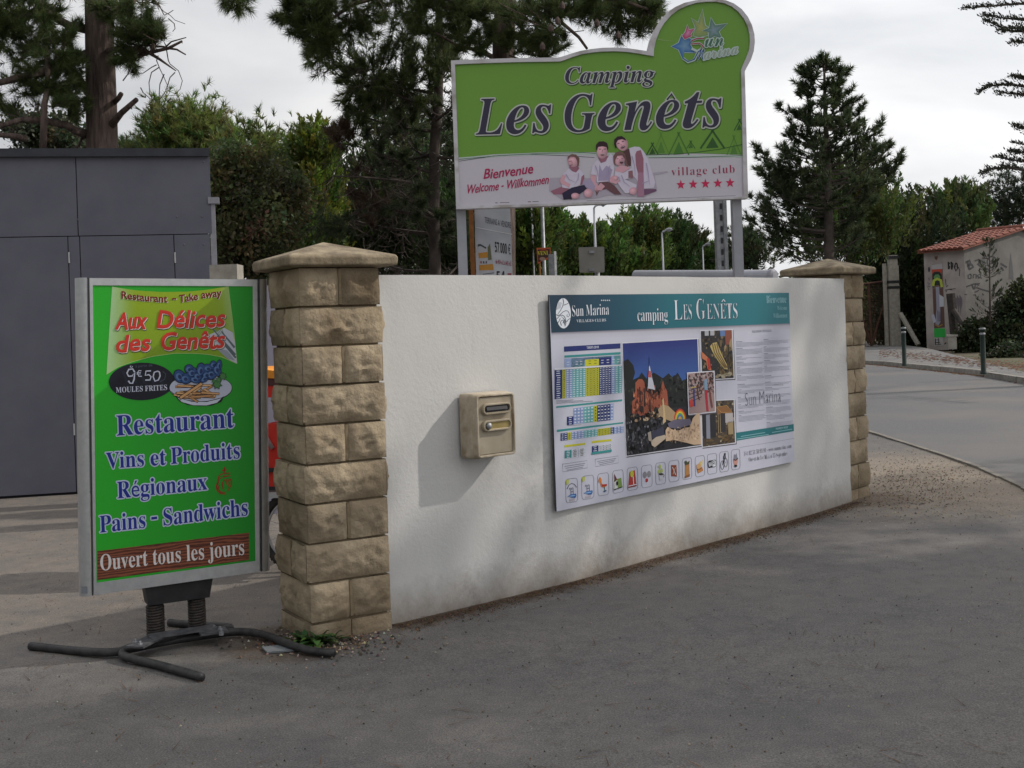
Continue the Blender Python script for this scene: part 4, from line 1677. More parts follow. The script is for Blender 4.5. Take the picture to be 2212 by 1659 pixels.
def slant(k):
    def w(px, py, t):
        return px, py
    return w


def fancy(bd, A, B, cp, sk=0.2):
    def w(px, py, t, A=A, B=B):
        base = A[1] + (B[1] - A[1]) * t
        return px + (base - py) * sk, py + 7 * math.sin(px * .021)
    ss.text(bd, 'p', (A[0] + 15, A[1] + 15), (B[0] + 15, B[1] + 15), cp, DKG, 3.0, pq3, warp=w, ring=12)
    ss.text(bd, 'p', (A[0] + 9, A[1] + 8), (B[0] + 9, B[1] + 8), cp, S(224, 214, 208), 4.2, pq3, warp=w, ring=11)
    ss.text(bd, 'p', A, B, cp, RED, 5.4, pq3, warp=w, ring=8)
    ss.done()


fancy('Aux', (260, 612), (660, 596), 232)
fancy('Délices', (826, 592), (1730, 570), 236)
fancy('des', (262, 920), (712, 890), 232)
fancy('Genêts', (868, 884), (1725, 862), 236)
# chalk board oval, plate of mussels and fries
ss.ell(616, 1320, 448, 256, S(22, 24, 38), 3, pq3, rot=-0.02, n=40)
for k in range(5):
    ss.line([(360 + k * 120, 1180 + k * 8), (420 + k * 120, 1340 + k * 6)], 34, S(34, 38, 54), 3.4, pq3)
CH_ = S(200, 204, 222)
ss.line([(520, 1195), (492, 1150), (440, 1156), (414, 1206), (436, 1250), (486, 1246), (520, 1200), (512, 1290), (490, 1346), (456, 1344), (434, 1310)], 20, CH_, 4, pq3)
ss.line([(610, 1176), (576, 1172), (556, 1206), (576, 1250), (616, 1250)], 13, CH_, 4, pq3)
ss.line([(546, 1204), (604, 1200)], 9, CH_, 4.2, pq3)
ss.line([(546, 1222), (600, 1218)], 9, CH_, 4.2, pq3)
ss.line([(742, 1176), (672, 1180), (664, 1238), (712, 1228), (742, 1256), (728, 1300), (664, 1302)], 18, CH_, 4, pq3)
ss.line([(832, 1180), (786, 1196), (770, 1256), (796, 1316), (842, 1300), (866, 1244), (856, 1192), (828, 1180)], 18, CH_, 4, pq3)
ss.line([(470, 1106), (456, 1122), (480, 1132), (492, 1112)], 9, CH_, 4, pq3)
ss.text('à partir de', 'p', (530, 1130), (760, 1114), 34, S(84, 92, 110), 4, pq3)
ss.line([(900, 1186), (942, 1216), (928, 1290), (860, 1330)], 12, S(66, 72, 90), 3.8, pq3)
ss.text('MOULES FRITES', 'b', (264, 1474), (962, 1436), 72, CH_, 4, pq3)
ss.done('price_board')
OUT = S(20, 22, 30)
ss.ell(1418, 1410, 432, 190, OUT, 3, pq3, n=36)
ss.ell(1418, 1408, 424, 182, S(184, 190, 208), 3.5, pq3, n=36)
ss.poly([(1000, 1440), (1120, 1540), (1300, 1590), (1500, 1590), (1700, 1540), (1740, 1520), (1700, 1600), (1560, 1650), (1400, 1656), (1240, 1640), (1130, 1590)], OUT, 3.7, pq3)
ss.poly([(1100, 1540), (1290, 1596), (1500, 1600), (1700, 1550), (1640, 1610), (1500, 1646), (1320, 1644), (1160, 1600)], S(196, 204, 218), 4, pq3)
rf = random.Random(3)
for k in range(30):
    x0, y0 = rf.uniform(1030, 1460), rf.uniform(1370, 1540)
    a = rf.choice((-.06, 0.02, .06, .5, -.55)) if k > 18 else rf.uniform(-.05, .1)
    ln = rf.uniform(160, 280) if abs(a) < .2 else rf.uniform(120, 190)
    e = (min(x0 + ln * math.cos(a), 1740), y0 + ln * math.sin(a))
    ss.line([(x0, y0), e], 34, S(44, 26, 20), 4.4 + k * .08, pq3)
    ss.line([(x0 + 4, y0), (e[0] - 4, e[1])], 22, rf.choice((S(206, 158, 108), S(190, 140, 92), S(214, 170, 120))), 4.44 + k * .08, pq3)
ss.line([(1130, 1550), (1440, 1345)], 50, S(44, 26, 20), 7.2, pq3)
ss.line([(1138, 1546), (1434, 1350)], 34, S(206, 158, 108), 7.3, pq3)
for (x, y, rx, ry, ro) in ((1130, 1250, 80, 100, -.5), (1210, 1280, 90, 78, .3), (1260, 1150, 66, 66, .5), (1300, 1200, 80, 80, .4), (1380, 1250, 86, 66, .7), (1420, 1170, 66, 110, .1), (1340, 1290, 90, 56, .3), (1520, 1140, 84, 60, .2), (1500, 1230, 80, 70, -.6), (1560, 1220, 86, 80, -.8), (1590, 1090, 48, 56, 0), (1640, 1160, 60, 100, -.2), (1670, 1100, 40, 80, .1), (1470, 1280, 76, 50, -.7)):
    ss.ell(x, y, rx, ry, S(16, 24, 48), 7.5, pq3, rot=ro, n=16)
    ss.ell(x, y, rx * .86, ry * .86, S(44, 76, 128), 7.9, pq3, rot=ro, n=16)
    ss.ell(x - 8, y + 6, rx * .5, ry * .5, S(84, 116, 164), 8.3, pq3, rot=ro, n=12)
    ss.ell(x + 4, y + 10, rx * .3, ry * .34, S(28, 48, 92), 8.7, pq3, rot=ro, n=10)
for (x, y, r) in ((1640, 1360, 70), (1720, 1250, 56), (1660, 1300, 44), (1600, 1320, 36)):
    ss.poly(star(x, y, r * 1.1, .6, 7), S(20, 40, 24), 8.8, pq3)
    ss.poly(star(x, y, r * .9, .6, 7), S(70, 124, 70), 9.2, pq3)
ss.done('dish_picture')
# blue lettering with white halo
HALO, BLU = S(196, 206, 232), S(30, 48, 142)


def halo(bd, A, B, cp, sp=1.0):
    ss.text(bd, 'b', A, B, cp, HALO, 2, pq4, ring=11, spacing=sp)
    ss.text(bd, 'b', A, B, cp, BLU, 4, pq4, spacing=sp)
    ss.done()


halo('Restaurant', (184, 312), (1250, 236), 182)
halo('Vins', (88, 612), (432, 588), 144)
halo('et', (492, 584), (632, 576), 144)
halo('Produits', (678, 570), (1302, 516), 148)
halo('Régionaux', (190, 882), (1006, 800), 150)
halo('Pains', (32, 1192), (446, 1146), 150)
halo('-', (500, 1118), (552, 1112), 170)
halo('Sandwichs', (610, 1128), (1374, 1034), 152)
VR = S(150, 40, 26)
for pts, w in (([(1164, 596), (1162, 650)], 14), ([(1138, 628), (1182, 622)], 12), ([(1104, 740), (1104, 690), (1128, 662), (1214, 650)], 13), ([(1148, 684), (1216, 674)], 13), ([(1104, 738), (1088, 770), (1096, 810), (1130, 838), (1174, 842)], 15), ([(1116, 760), (1104, 790), (1128, 824), (1168, 828)], 12), ([(1150, 800), (1142, 740), (1160, 712), (1180, 726), (1180, 756)], 11), ([(1176, 710), (1200, 716), (1204, 744), (1190, 780)], 12), ([(1206, 700), (1224, 722), (1222, 760), (1186, 820)], 12), ([(1116, 700), (1146, 692)], 9)):
    ss.line(pts, w, VR, 4, pq4, w * .6)
ss.done('emblem')
m_wood = pm('printed_wood_grain', S(100, 50, 34), S(146, 86, 60), 3, rough=0.4)
_t = m_wood.node_tree
wv = _t.nodes.new('ShaderNodeTexWave')
wv.bands_direction = 'Z'
wv.inputs['Scale'].default_value = 14
wv.inputs['Distortion'].default_value = 7
wv.inputs['Detail'].default_value = 4
wv.inputs['Detail Scale'].default_value = 1.6
tcw = _t.nodes.new('ShaderNodeTexCoord')
mpw = _t.nodes.new('ShaderNodeMapping')
mpw.inputs['Scale'].default_value = (0.35, 0.35, 1.6)
_t.links.new(tcw.outputs['Object'], mpw.inputs['Vector'])
_t.links.new(mpw.outputs['Vector'], wv.inputs['Vector'])
rmw = _t.nodes.new('ShaderNodeValToRGB')
rmw.color_ramp.elements[0].color = (*S(78, 38, 26), 1)
rmw.color_ramp.elements[1].color = (*S(142, 82, 58), 1)
_t.links.new(wv.outputs['Fac'], rmw.inputs['Fac'])
_t.links.new(rmw.outputs['Color'], _t.nodes['Principled BSDF'].inputs['Base Color'])
M['pwood'] = m_wood
ss.poly([(8, 1360), (1384, 1192), (1384, 1440), (8, 1624)], BLU, 2, pq4)
ss.done('wood_strip', 'pwood')
ss.text('Ouvert tous les jours', 'b', (36, 1538), (1342, 1392), 144, S(222, 216, 214), 4, pq4)
ss.done('hours_lettering')
ss.rect(86, 1548, 116, 1582, S(120, 124, 130), 2.2, q3)
ss.done('sticker')
# base: tapered box, two springs, bars
b3 = TR(27.4, 1179.5, 2.6013)
m_ = MB()
tb4 = [SP.at(*b3(x, y), -0.02) for x, y in ((742, 225), (1125, 180), (1107, 288), (762, 336))]
m_.prism(tb4, -SP.n * 0.10)
m_.build('base_box', M['black'], rs)


def helix(c, r, h, turns, wire, name):
    m_ = MB()
    n = turns * 14
    path = [c + Vector((r * math.cos(2 * math.pi * i / 14), r * math.sin(2 * math.pi * i / 14), h * i / n)) for i in range(n + 1)]
    m_.tube(path, wire, 6)
    o = m_.build(name, M['spring'], rs, smooth=True)
    mm = MB()
    mm.tube([c, c + Vector((0, 0, h))], r * .55, 10)
    mm.build('spring_core', M['black'], o, smooth=True)


for (x, yb, yt) in ((805, 498, 330), (1038, 462, 296)):
    bpt = SP.at(*b3(x, yb), -0.07)
    tpt = SP.at(*b3(x, yt), -0.07)
    helix(Vector((bpt.x, bpt.y, bpt.z)), 0.036, tpt.z - bpt.z, 11, 0.0072, 'spring')


def bar(pts, name, r=0.0185):
    path = [G(*b3(x, y), z=zz + r) for x, y, zz in pts]
    # smooth
    out = []
    for i in range(len(path) - 1):
        p0 = path[max(i - 1, 0)]; p1 = path[i]; p2_ = path[i + 1]; p3 = path[min(i + 2, len(path) - 1)]
        for k in range(5):
            t = k / 5
            out.append(0.5 * ((2 * p1) + (-p0 + p2_) * t + (2 * p0 - 5 * p1 + 4 * p2_ - p3) * t * t + (-p0 + 3 * p1 - 3 * p2_ + p3) * t ** 3))
    out.append(path[-1])
    m_ = MB()
    m_.tube(out, r, 12)
    m_.build(name, M['bar'], rs, smooth=True)


bar([(1062, 738, 0), (960, 708, 0), (800, 664, 0), (680, 636, 0.004), (618, 612, 0.008), (640, 586, 0.01), (720, 566, 0.01), (900, 530, 0.01), (1100, 500, 0.01), (1220, 484, 0.01), (1330, 484, 0.01), (1440, 508, 0.008), (1560, 556, 0.004), (1680, 590, 0), (1805, 602, 0)], 'foot_bar')
bar([(100, 562, 0), (280, 582, 0), (480, 597, 0.006), (590, 594, 0.01), (650, 574, 0.02), (760, 540, 0.03), (900, 508, 0.03), (1060, 480, 0.02), (1180, 470, 0.01), (1222, 460, 0.008), (1180, 452, 0.006), (1060, 448, 0), (880, 430, 0)], 'foot_bar')
for (x0, y0, x1, y1) in ((690, 566, 800, 512), (1060, 488, 1190, 470)):
    m_ = MB()
    a, b = G(*b3(x0, y0), z=0.062), G(*b3(x1, y1), z=0.062)
    d = (b - a)
    m_.box((a + b) / 2, d.length + .02, 0.09, 0.008, d.normalized(), Vector((-d.y, d.x, 0)).normalized())
    m_.build('clamp_plate', M['dull'], rs)
for (x, y) in ((688, 540), (716, 552), (1132, 462), (1166, 468), (1172, 486)):
    m_ = MB()
    m_.lathe(G(*b3(x, y), z=0.066), [(0.0, -.012), (.012, -.012), (.012, .003), (.006, .003), (.006, .014), (0, .015)], 6)
    m_.build('bolt', M['galv'], rs)
m_ = MB()
a, b = G(*b3(830, 500), z=0.07), G(*b3(1080, 462), z=0.07)
d = b - a
m_.box((a + b) / 2, d.length + .1, 0.07, 0.010, d.normalized(), Vector((-d.y, d.x, 0)).normalized())
m_.build('mounting_rail', M['dull'], rs)

# small slate-grey cover plate on the ground
m_ = MB()
cv = [G(*b3(x, y), z=0.002) for x, y in ((1400, 575), (1560, 556), (1625, 588), (1430, 606))]
m_.prism(cv, Vector((0, 0, .008)))
tag(m_.build('cover_plate', pm('slate', S(96, 100, 104), S(116, 120, 124), 12, rough=0.7), None, loc=tuple(cv[0])), 'small flat grey cover plate on the asphalt beside the near stone pillar', 'cover plate')

# ------------------------------------------------------------------ big sign board over the wall
ZB = 10.3
BP = Plane(P(1300, 300, ZB), (1, 0.055, 0))
bz = TR(932.6, 0, 2.9867)
bb = thing('billboard', 'large green and white campsite billboard with a round top raised on two grey posts', 'billboard', (BP.at(1300, 590).x, ZB, 0))
outer = [(124, 390), (250, 384), (420, 378), (560, 374), (700, 372), (820, 370), (850, 362), (900, 345), (960, 328), (1030, 316), (1100, 308), (1180, 306), (1260, 310), (1330, 320), (1396, 330),
         (1402, 300), (1414, 250), (1440, 190), (1475, 130), (1520, 80), (1570, 45), (1630, 18), (1700, 2), (1770, -8), (1840, -8), (1900, 2), (1950, 22), (2000, 58), (2040, 108), (2066, 160), (2082, 220), (2085, 270), (2078, 330), (2060, 385), (2030, 440), (2020, 460),
         (2024, 600), (2030, 820), (2036, 1060), (2042, 1280), (1500, 1298), (1000, 1318), (600, 1334), (300, 1344), (158, 1349)]
inner = [(150, 415), (260, 410), (420, 404), (560, 400), (700, 398), (826, 396), (860, 386), (906, 368), (966, 350), (1036, 338), (1100, 332), (1180, 330), (1260, 334), (1330, 344), (1432, 362),
         (1434, 320), (1446, 262), (1470, 200), (1502, 146), (1545, 98), (1592, 62), (1646, 36), (1705, 18), (1770, 10), (1835, 10), (1888, 20), (1935, 40), (1978, 74), (2014, 118), (2038, 168), (2052, 222), (2054, 270), (2048, 322), (2030, 372), (2004, 428), (1996, 456),
         (2000, 600), (2004, 800), (2008, 1000), (2012, 1268), (1500, 1286), (1000, 1304), (600, 1318), (300, 1326), (184, 1330)]
WL = lambda off, pts: [BP.at(*bz(x, y), off) for x, y in pts]
m_ = MB()
wo = WL(0.0, outer)
m_.prism(wo, -BP.n * 0.09)
m_.build('panel', pm('green_sign_body', S(120, 122, 126), rough=0.6), bb)
m_ = MB()
wi, wo2 = WL(0.02, inner), WL(0.02, outer)
n_o = len(outer)
for i in range(n_o):
    j = (i + 1) % n_o
    m_.face([wo2[i], wo2[j], wi[j], wi[i]])
    m_.face([wo2[j], wo2[i], wo2[i] - BP.n * .112, wo2[j] - BP.n * .112])
    m_.face([wi[i], wi[j], wi[j] - BP.n * .018, wi[i] - BP.n * .018])
m_.build('trim', M['sideframe'], bb)
bs = Sheet(BP, bb)
bs.L = 0.0012
GRN = S(112, 160, 60)
GRN2 = S(92, 138, 48)
WH = S(206, 201, 212)
# green field: polygon fan between inner outline top and the wavy border line
gline = [(174, 1018), (400, 996), (700, 984), (1000, 982), (1200, 986), (1400, 996), (1700, 990), (2008, 1000)]
gpoly = inner[:38] + [(2008, 1000)] + gline[::-1][1:] + []
bs.poly(gpoly, GRN, 1, bz)
bs.done('green_field')
bs.poly(gline + [(2012, 1268), (1500, 1286), (1000, 1304), (600, 1318), (184, 1330)], WH, 1, bz)
bs.line([(176, 1024), (500, 1000), (900, 988), (1200, 1000), (1400, 1010), (2008, 1008)], 16, S(188, 204, 196), 2, bz)
DG = S(44, 74, 70)
bs.line([(176, 1028), (430, 1004), (700, 990), (980, 984), (1060, 990)], 3, DG, 3, bz)
bs.line([(176, 1040), (400, 1006), (620, 994), (900, 1006), (1050, 1016)], 3, DG, 3, bz)
bs.line([(1380, 1000), (1560, 994), (1700, 984), (1860, 962), (2004, 932)], 4, S(44, 84, 40), 3, bz)
bs.line([(1400, 1018), (1700, 1014), (2008, 1004)], 3, DG, 3, bz)
bs.line([(1300, 992), (1500, 990), (2000, 986)], 4, S(118, 168, 96), 2.5, bz)
for (cx_, yt, yb_, hw, w, c) in ((1424, 920, 998, 38, 7, S(46, 88, 36)), (1594, 850, 1000, 66, 8, S(74, 126, 50)), (1672, 906, 958, 28, 6, S(62, 112, 44)), (1812, 832, 958, 78, 12, S(48, 92, 38)), (1985, 766, 842, 34, 7, S(52, 98, 40)), (1480, 850, 990, 50, 3, S(86, 136, 52)), (1950, 870, 1000, 46, 5, S(84, 134, 56))):
    if cx_ + hw > 2002:
        rgt = [(cx_ - 6, yt), (2000, yt + (yb_ - yt) * (2000 - cx_) / hw)]
    else:
        rgt = [(cx_ - 8, yt), (cx_ + hw, yb_)]
    bs.line([(cx_ + 8, yt), (cx_ - hw, yb_)], w, c, 3, bz)
    bs.line(rgt, w, c, 3, bz)
    bs.poly([(cx_, yt + (yb_ - yt) * .42), (min(cx_ + hw * .5, 2000), yb_ - 6), (cx_ - hw * .55, yb_ - 2)], c, 3, bz)
bs.line([(1458, 252), (1510, 262), (1565, 266)], 6, S(150, 176, 110), 3, bz, 2)
bs.done('tent_pattern')
DB, OL = S(52, 50, 72), S(196, 200, 196)
SH = S(70, 96, 46)


def title(bd, A, B, cp, tr, sty='bi', o1=.05):
    r = cp * o1
    bs.text(bd, sty, A, B, cp, S(62, 92, 42), 1.6, tr, dx=5, dy=7, res=5, ring=r * 1.1)
    bs.text(bd, sty, A, B, cp, OL, 3, tr, res=5, ring=r)
    bs.text(bd, sty, A, B, cp, DB, 4.5, tr, res=5)
    bs.done()


for (ch, x0, x1, base, cap) in (('L', 284, 458, 867, 232), ('e', 482, 634, 860, 262), ('s', 648, 777, 854, 262), ('G', 860, 1054, 847, 236), ('e', 1072, 1226, 841, 266), ('n', 1242, 1424, 837, 268), ('e', 1448, 1602, 827, 266), ('t', 1620, 1752, 822, 258), ('s', 1746, 1876, 818, 270)):
    title(ch, (x0, base + 2), (x1, base - 3), cap, bz, o1=.034)
bs.line([(1512, 652), (1548, 598), (1574, 648)], 22, OL, 3, bz)
bs.line([(1518, 644), (1548, 606), (1568, 642)], 11, DB, 4.5, bz)
bs.done()


def arch(px, py, t):
    x = (px - 860) / (1445 - 860)
    return px, py - 22 * math.sin(math.pi * min(max(x, 0), 1)) + 4


title('Camping', (862, 540), (1440, 526), 104, bz, o1=.06)
PK = S(176, 40, 92)
hand = lambda px, py, t: (px - (py - 1180) * .22, py + 3 * math.sin(px * .05))
bs.text('Bienvenue', 'p', (330, 1156), (636, 1118), 64, PK, 3, bz, ring=1.6, warp=hand)
bs.done()
bs.text('Welcome - Willkommen', 'p', (236, 1250), (752, 1186), 58, PK, 3, bz, ring=1.0, warp=hand)
bs.done()
bs.text('village club', 'b', (1546, 1134), (1956, 1114), 52, S(164, 44, 84), 3, bz, offset=-.012, spacing=1.15)
bs.done()
for k in range(5):
    bs.poly(star(1607 + k * 79.5, 1192 - k * 3.2, 33, .42, sx=.92), S(206, 40, 92), 3, bz)
    bs.done('star')
# family photograph
fz = TR(1152.1, 274.3, 6.720)
HR, SK, SKd, TS, TSd, NVY = S(52, 26, 38), S(224, 172, 186), S(160, 106, 126), S(220, 212, 232), S(176, 164, 196), S(44, 36, 70)
BLO = S(124, 90, 88)
bs.poly([(240, 740), (420, 735), (820, 742), (1400, 700), (1940, 640), (1960, 660), (1760, 700), (1800, 920), (1600, 1020), (1100, 990), (880, 1040), (430, 1060), (300, 970), (230, 930)], S(182, 174, 190), 3, fz)
bs.poly([(250, 930), (420, 860), (560, 880), (560, 980), (300, 980)], SKd, 4, fz)
# boy
bs.poly([(430, 690), (520, 600), (560, 640), (640, 640), (670, 610), (735, 690), (700, 830), (560, 900), (420, 880), (400, 780)], TS, 6, fz)
bs.poly([(430, 690), (470, 710), (450, 780), (540, 830), (520, 880), (400, 820), (385, 770)], SK, 7, fz)
bs.poly([(735, 690), (700, 720), (680, 840), (710, 830), (740, 740)], SKd, 7, fz)
bs.poly([(520, 580), (560, 640), (620, 660), (665, 600), (640, 560), (540, 560)], SKd, 7, fz)
bs.ell(584, 490, 82, 92, SK, 8, fz, g=.38)
bs.poly([(500, 450), (520, 410), (580, 398), (640, 420), (666, 480), (660, 560), (640, 590), (636, 500), (610, 440), (560, 420)], BLO, 9, fz)
bs.line([(510, 500), (560, 494)], 9, SKd, 10, fz)
bs.line([(524, 556), (570, 548)], 8, S(110, 60, 76), 10, fz)
bs.poly([(420, 960), (560, 880), (740, 840), (780, 900), (660, 980), (500, 1050), (440, 1056)], NVY, 8, fz)
bs.ell(610, 1000, 62, 44, SK, 9, fz, g=.38)
bs.ell(800, 960, 66, 66, SK, 9, fz, g=.38)
bs.poly([(440, 1040), (520, 980), (560, 1000), (560, 1050)], S(40, 34, 58), 9, fz)
# man
bs.poly([(832, 690), (860, 560), (930, 470), (980, 520), (1060, 470), (1120, 390), (1160, 420), (1180, 560), (1160, 760), (1060, 800), (920, 800), (915, 700)], TS, 5, fz)
bs.poly([(960, 540), (1000, 640), (1060, 560), (1150, 620), (1100, 780), (940, 780)], TSd, 5.4, fz)
bs.poly([(940, 430), (980, 525), (1050, 500), (1090, 420)], SKd, 6, fz)
bs.ell(1000, 345, 80, 116, SK, 7, fz, g=.38)
bs.poly([(912, 330), (910, 260), (950, 212), (1020, 206), (1070, 230), (1090, 300), (1080, 350), (1060, 290), (1000, 280), (940, 290), (926, 340)], HR, 8, fz)
bs.ell(1004, 402, 28, 14, S(96, 44, 60), 9, fz)
bs.line([(976, 394), (1034, 394)], 8, S(214, 200, 210), 10, fz)
for x in (970, 1038):
    bs.line([(x - 16, 322), (x + 16, 320)], 9, S(74, 46, 60), 9, fz)
bs.line([(1004, 330), (998, 366)], 8, SKd, 9, fz)
bs.poly([(832, 700), (915, 704), (905, 800), (960, 880), (940, 960), (880, 900), (834, 800)], SK, 6, fz)
bs.poly([(960, 800), (1080, 790), (1180, 850), (1280, 980), (1180, 980), (1060, 900), (960, 920), (920, 1000), (900, 920)], S(112, 76, 84), 6, fz)
bs.poly([(920, 870), (980, 810), (1040, 860), (990, 920), (930, 920)], SK, 7, fz)
bs.poly([(700, 800), (830, 750), (900, 860), (860, 960), (780, 880), (720, 850)], TSd, 6.5, fz)
# woman
bs.poly([(1380, 310), (1470, 284), (1540, 290), (1600, 350), (1660, 460), (1720, 640), (1770, 800), (1750, 880), (1560, 900), (1500, 760), (1440, 700), (1420, 560), (1400, 420)], TS, 5, fz)
bs.poly([(1480, 400), (1500, 350), (1560, 335), (1600, 460), (1600, 640), (1600, 1000), (1520, 1000), (1520, 680), (1490, 560)], SKd, 6, fz)
bs.poly([(1520, 660), (1600, 660), (1610, 1010), (1510, 1010)], S(176, 130, 156), 6.5, fz)
bs.ell(1290, 245, 84, 104, SK, 7, fz, g=.38, rot=-.35)
bs.poly([(1172, 250), (1176, 180), (1220, 138), (1280, 130), (1330, 160), (1352, 200), (1290, 176), (1230, 190), (1200, 240), (1210, 310), (1190, 300)], HR, 8, fz)
bs.poly([(1340, 330), (1390, 310), (1420, 460), (1420, 560), (1360, 560), (1330, 440), (1240, 350), (1300, 370)], S(92, 60, 64), 6, fz)
bs.ell(1300, 292, 34, 17, S(96, 34, 56), 9, fz, rot=-.4)
bs.line([(1276, 296), (1322, 280)], 6, S(220, 206, 214), 10, fz)
for x, y in ((1234, 240), (1300, 212)):
    bs.line([(x - 16, y + 4), (x + 16, y - 6)], 10, S(70, 46, 70), 9, fz)
bs.poly([(1590, 900), (1780, 900), (1790, 930), (1620, 990), (1590, 980)], S(120, 84, 116), 6, fz)
# girl
bs.poly([(1190, 620), (1300, 670), (1420, 600), (1440, 640), (1430, 740), (1330, 760), (1500, 840), (1490, 880), (1380, 960), (1330, 960), (1240, 840), (1180, 700)], TS, 8, fz)
bs.poly([(1200, 600), (1250, 560), (1340, 560), (1400, 600), (1300, 664), (1190, 640)], SK, 8.5, fz)
bs.ell(1250, 470, 78, 94, SK, 9, fz, g=.38)
bs.poly([(1166, 520), (1160, 420), (1200, 370), (1260, 356), (1330, 390), (1350, 470), (1380, 580), (1330, 560), (1330, 470), (1290, 410), (1220, 420), (1190, 480), (1190, 570)], BLO, 10, fz)
bs.ell(1278, 512, 24, 20, S(90, 34, 50), 11, fz)
for x in (1222, 1290):
    bs.line([(x - 14, 462), (x + 14, 460)], 7, S(96, 62, 76), 11, fz)
bs.poly([(1110, 740), (1160, 700), (1180, 740), (1260, 780), (1200, 830), (1110, 800)], SK, 9, fz)
bs.ell(1196, 742, 38, 36, SK, 10, fz, g=.38)
bs.ell(1450, 930, 58, 56, SK, 9, fz, g=.38)
bs.poly([(1380, 640), (1440, 630), (1450, 740), (1380, 740)], S(150, 106, 118), 9, fz)
for pts in ([(470, 680), (520, 760), (600, 800)], [(660, 670), (650, 760), (600, 830)], [(900, 560), (930, 640), (940, 720)], [(1110, 560), (1100, 660), (1060, 740)], [(1430, 420), (1470, 560), (1480, 700)], [(1640, 520), (1670, 680), (1690, 840)], [(1580, 820), (1680, 780)], [(1280, 700), (1320, 800), (1400, 860)], [(1240, 720), (1260, 800)]):
    bs.line(pts, 14, TSd, 12, fz, 5)
bs.poly([(496, 470), (506, 420), (560, 392), (620, 400), (668, 450), (668, 520), (650, 470), (600, 430), (540, 430)], BLO, 12, fz)
bs.poly([(1168, 440), (1190, 372), (1260, 350), (1334, 392), (1340, 450), (1300, 404), (1230, 400), (1190, 440)], BLO, 12, fz)
bs.line([(560, 505), (566, 530)], 6, SKd, 12, fz)
bs.line([(1256, 470), (1252, 494)], 6, SKd, 12, fz)
bs.line([(1270, 250), (1284, 268)], 6, SKd, 12, fz)
bs.line([(1262, 504), (1294, 502)], 5, S(230, 216, 224), 12, fz)
bs.line([(520, 660), (560, 690), (640, 664)], 6, S(236, 228, 240), 12, fz)
bs.done('family_picture')
# star logo
lz = TR(1399, 0, 8.960)
LO = S(188, 208, 204)


def ostar(pts, fill, mid, lay, g=16):
    c = (sum(p[0] for p in pts) / len(pts), sum(p[1] for p in pts) / len(pts))
    big = [(c[0] + (p[0] - c[0]) * (1 + g / max(math.hypot(p[0] - c[0], p[1] - c[1]), 1)), c[1] + (p[1] - c[1]) * (1 + g / max(math.hypot(p[0] - c[0], p[1] - c[1]), 1))) for p in pts]
    bs.poly(big, LO, lay, lz)
    for i in range(len(pts)):
        a, b = pts[i], pts[(i + 1) % len(pts)]
        bs.poly([c, a, b], [mid, fill, fill], lay + 1, lz)


ostar([(1062, 180), (1110, 490), (1190, 540), (1140, 600), (1170, 680), (1000, 720), (880, 690), (930, 540), (850, 350), (980, 440)], S(122, 152, 96), S(176, 176, 104), 3)
ostar([(1226, 340), (1310, 490), (1540, 456), (1376, 610), (1440, 740), (1290, 700), (1180, 760), (1190, 620), (1060, 592), (1190, 540)], S(84, 124, 104), S(136, 158, 176), 5)
ostar([(660, 670), (840, 760), (900, 740), (820, 860), (920, 1020), (710, 1010), (680, 1150), (600, 960), (460, 900), (600, 830)], S(48, 108, 172), S(122, 160, 190), 3)
ostar([(770, 480), (800, 580), (910, 550), (830, 660), (850, 700), (720, 760), (670, 690), (730, 620)], S(180, 50, 96), S(214, 150, 190), 7)
bs.line([(1096, 742), (960, 742), (850, 790), (850, 850), (1000, 836), (1066, 880), (1040, 940), (960, 990), (850, 940)], 46, LO, 9, lz)
bs.line([(1096, 742), (960, 742), (850, 790), (850, 850), (1000, 836), (1066, 880), (1040, 940)], 22, S(160, 48, 70), 10, lz)
bs.text('un', 's', (1110, 910), (1470, 880), 330, LO, 8.6, lz, ring=20)
bs.text('un', 's', (1110, 910), (1470, 880), 330, S(70, 110, 90), 10, lz)
bs.line([(690, 1130), (780, 1200), (900, 1160), (980, 1000), (1040, 940), (950, 1180), (1100, 940), (1050, 1100), (1080, 1160), (1180, 1120)], 52, LO, 9.5, lz)
bs.line([(690, 1130), (780, 1190), (900, 1150), (980, 1000), (1040, 950), (960, 1170), (1090, 950), (1050, 1090), (1070, 1150)], 22, S(54, 92, 150), 10.5, lz)
bs.text('arina', 's', (1090, 1150), (1750, 1030), 260, LO, 8.6, lz, ring=22)
bs.text('arina', 's', (1090, 1150), (1750, 1030), 260, S(158, 172, 160), 10, lz)
bs.done('star_logo')
bs.line([(410, 1308), (425, 1309)], 4, S(60, 56, 60), 2, bz)
bs.line([(440, 1308), (500, 1306)], 3, S(80, 76, 80), 2, bz)
bs.line([(620, 1302), (640, 1302)], 4, S(60, 56, 60), 2, bz)
bs.line([(650, 1301), (690, 1300)], 3, S(60, 56, 60), 2, bz)
bs.line([(1000, 1296), (1400, 1284), (1960, 1262)], 2, S(96, 92, 100), 2, bz)
bs.done('scuff_mark')['kind'] = 'stuff'
for (x, wpx) in ((1003.5, 20), (1598, 20)):
    a = BP.at(x - 8, 446, -0.10)
    w = wpx / F_ * a.y
    top = BP.at(x - 6, 380, -0.145)
    m_ = MB()
    m_.box((a.x, a.y, top.z / 2), w, 0.08, top.z, BP.ux, -BP.n)
    m_.build('post', M['postgrey'], bb)

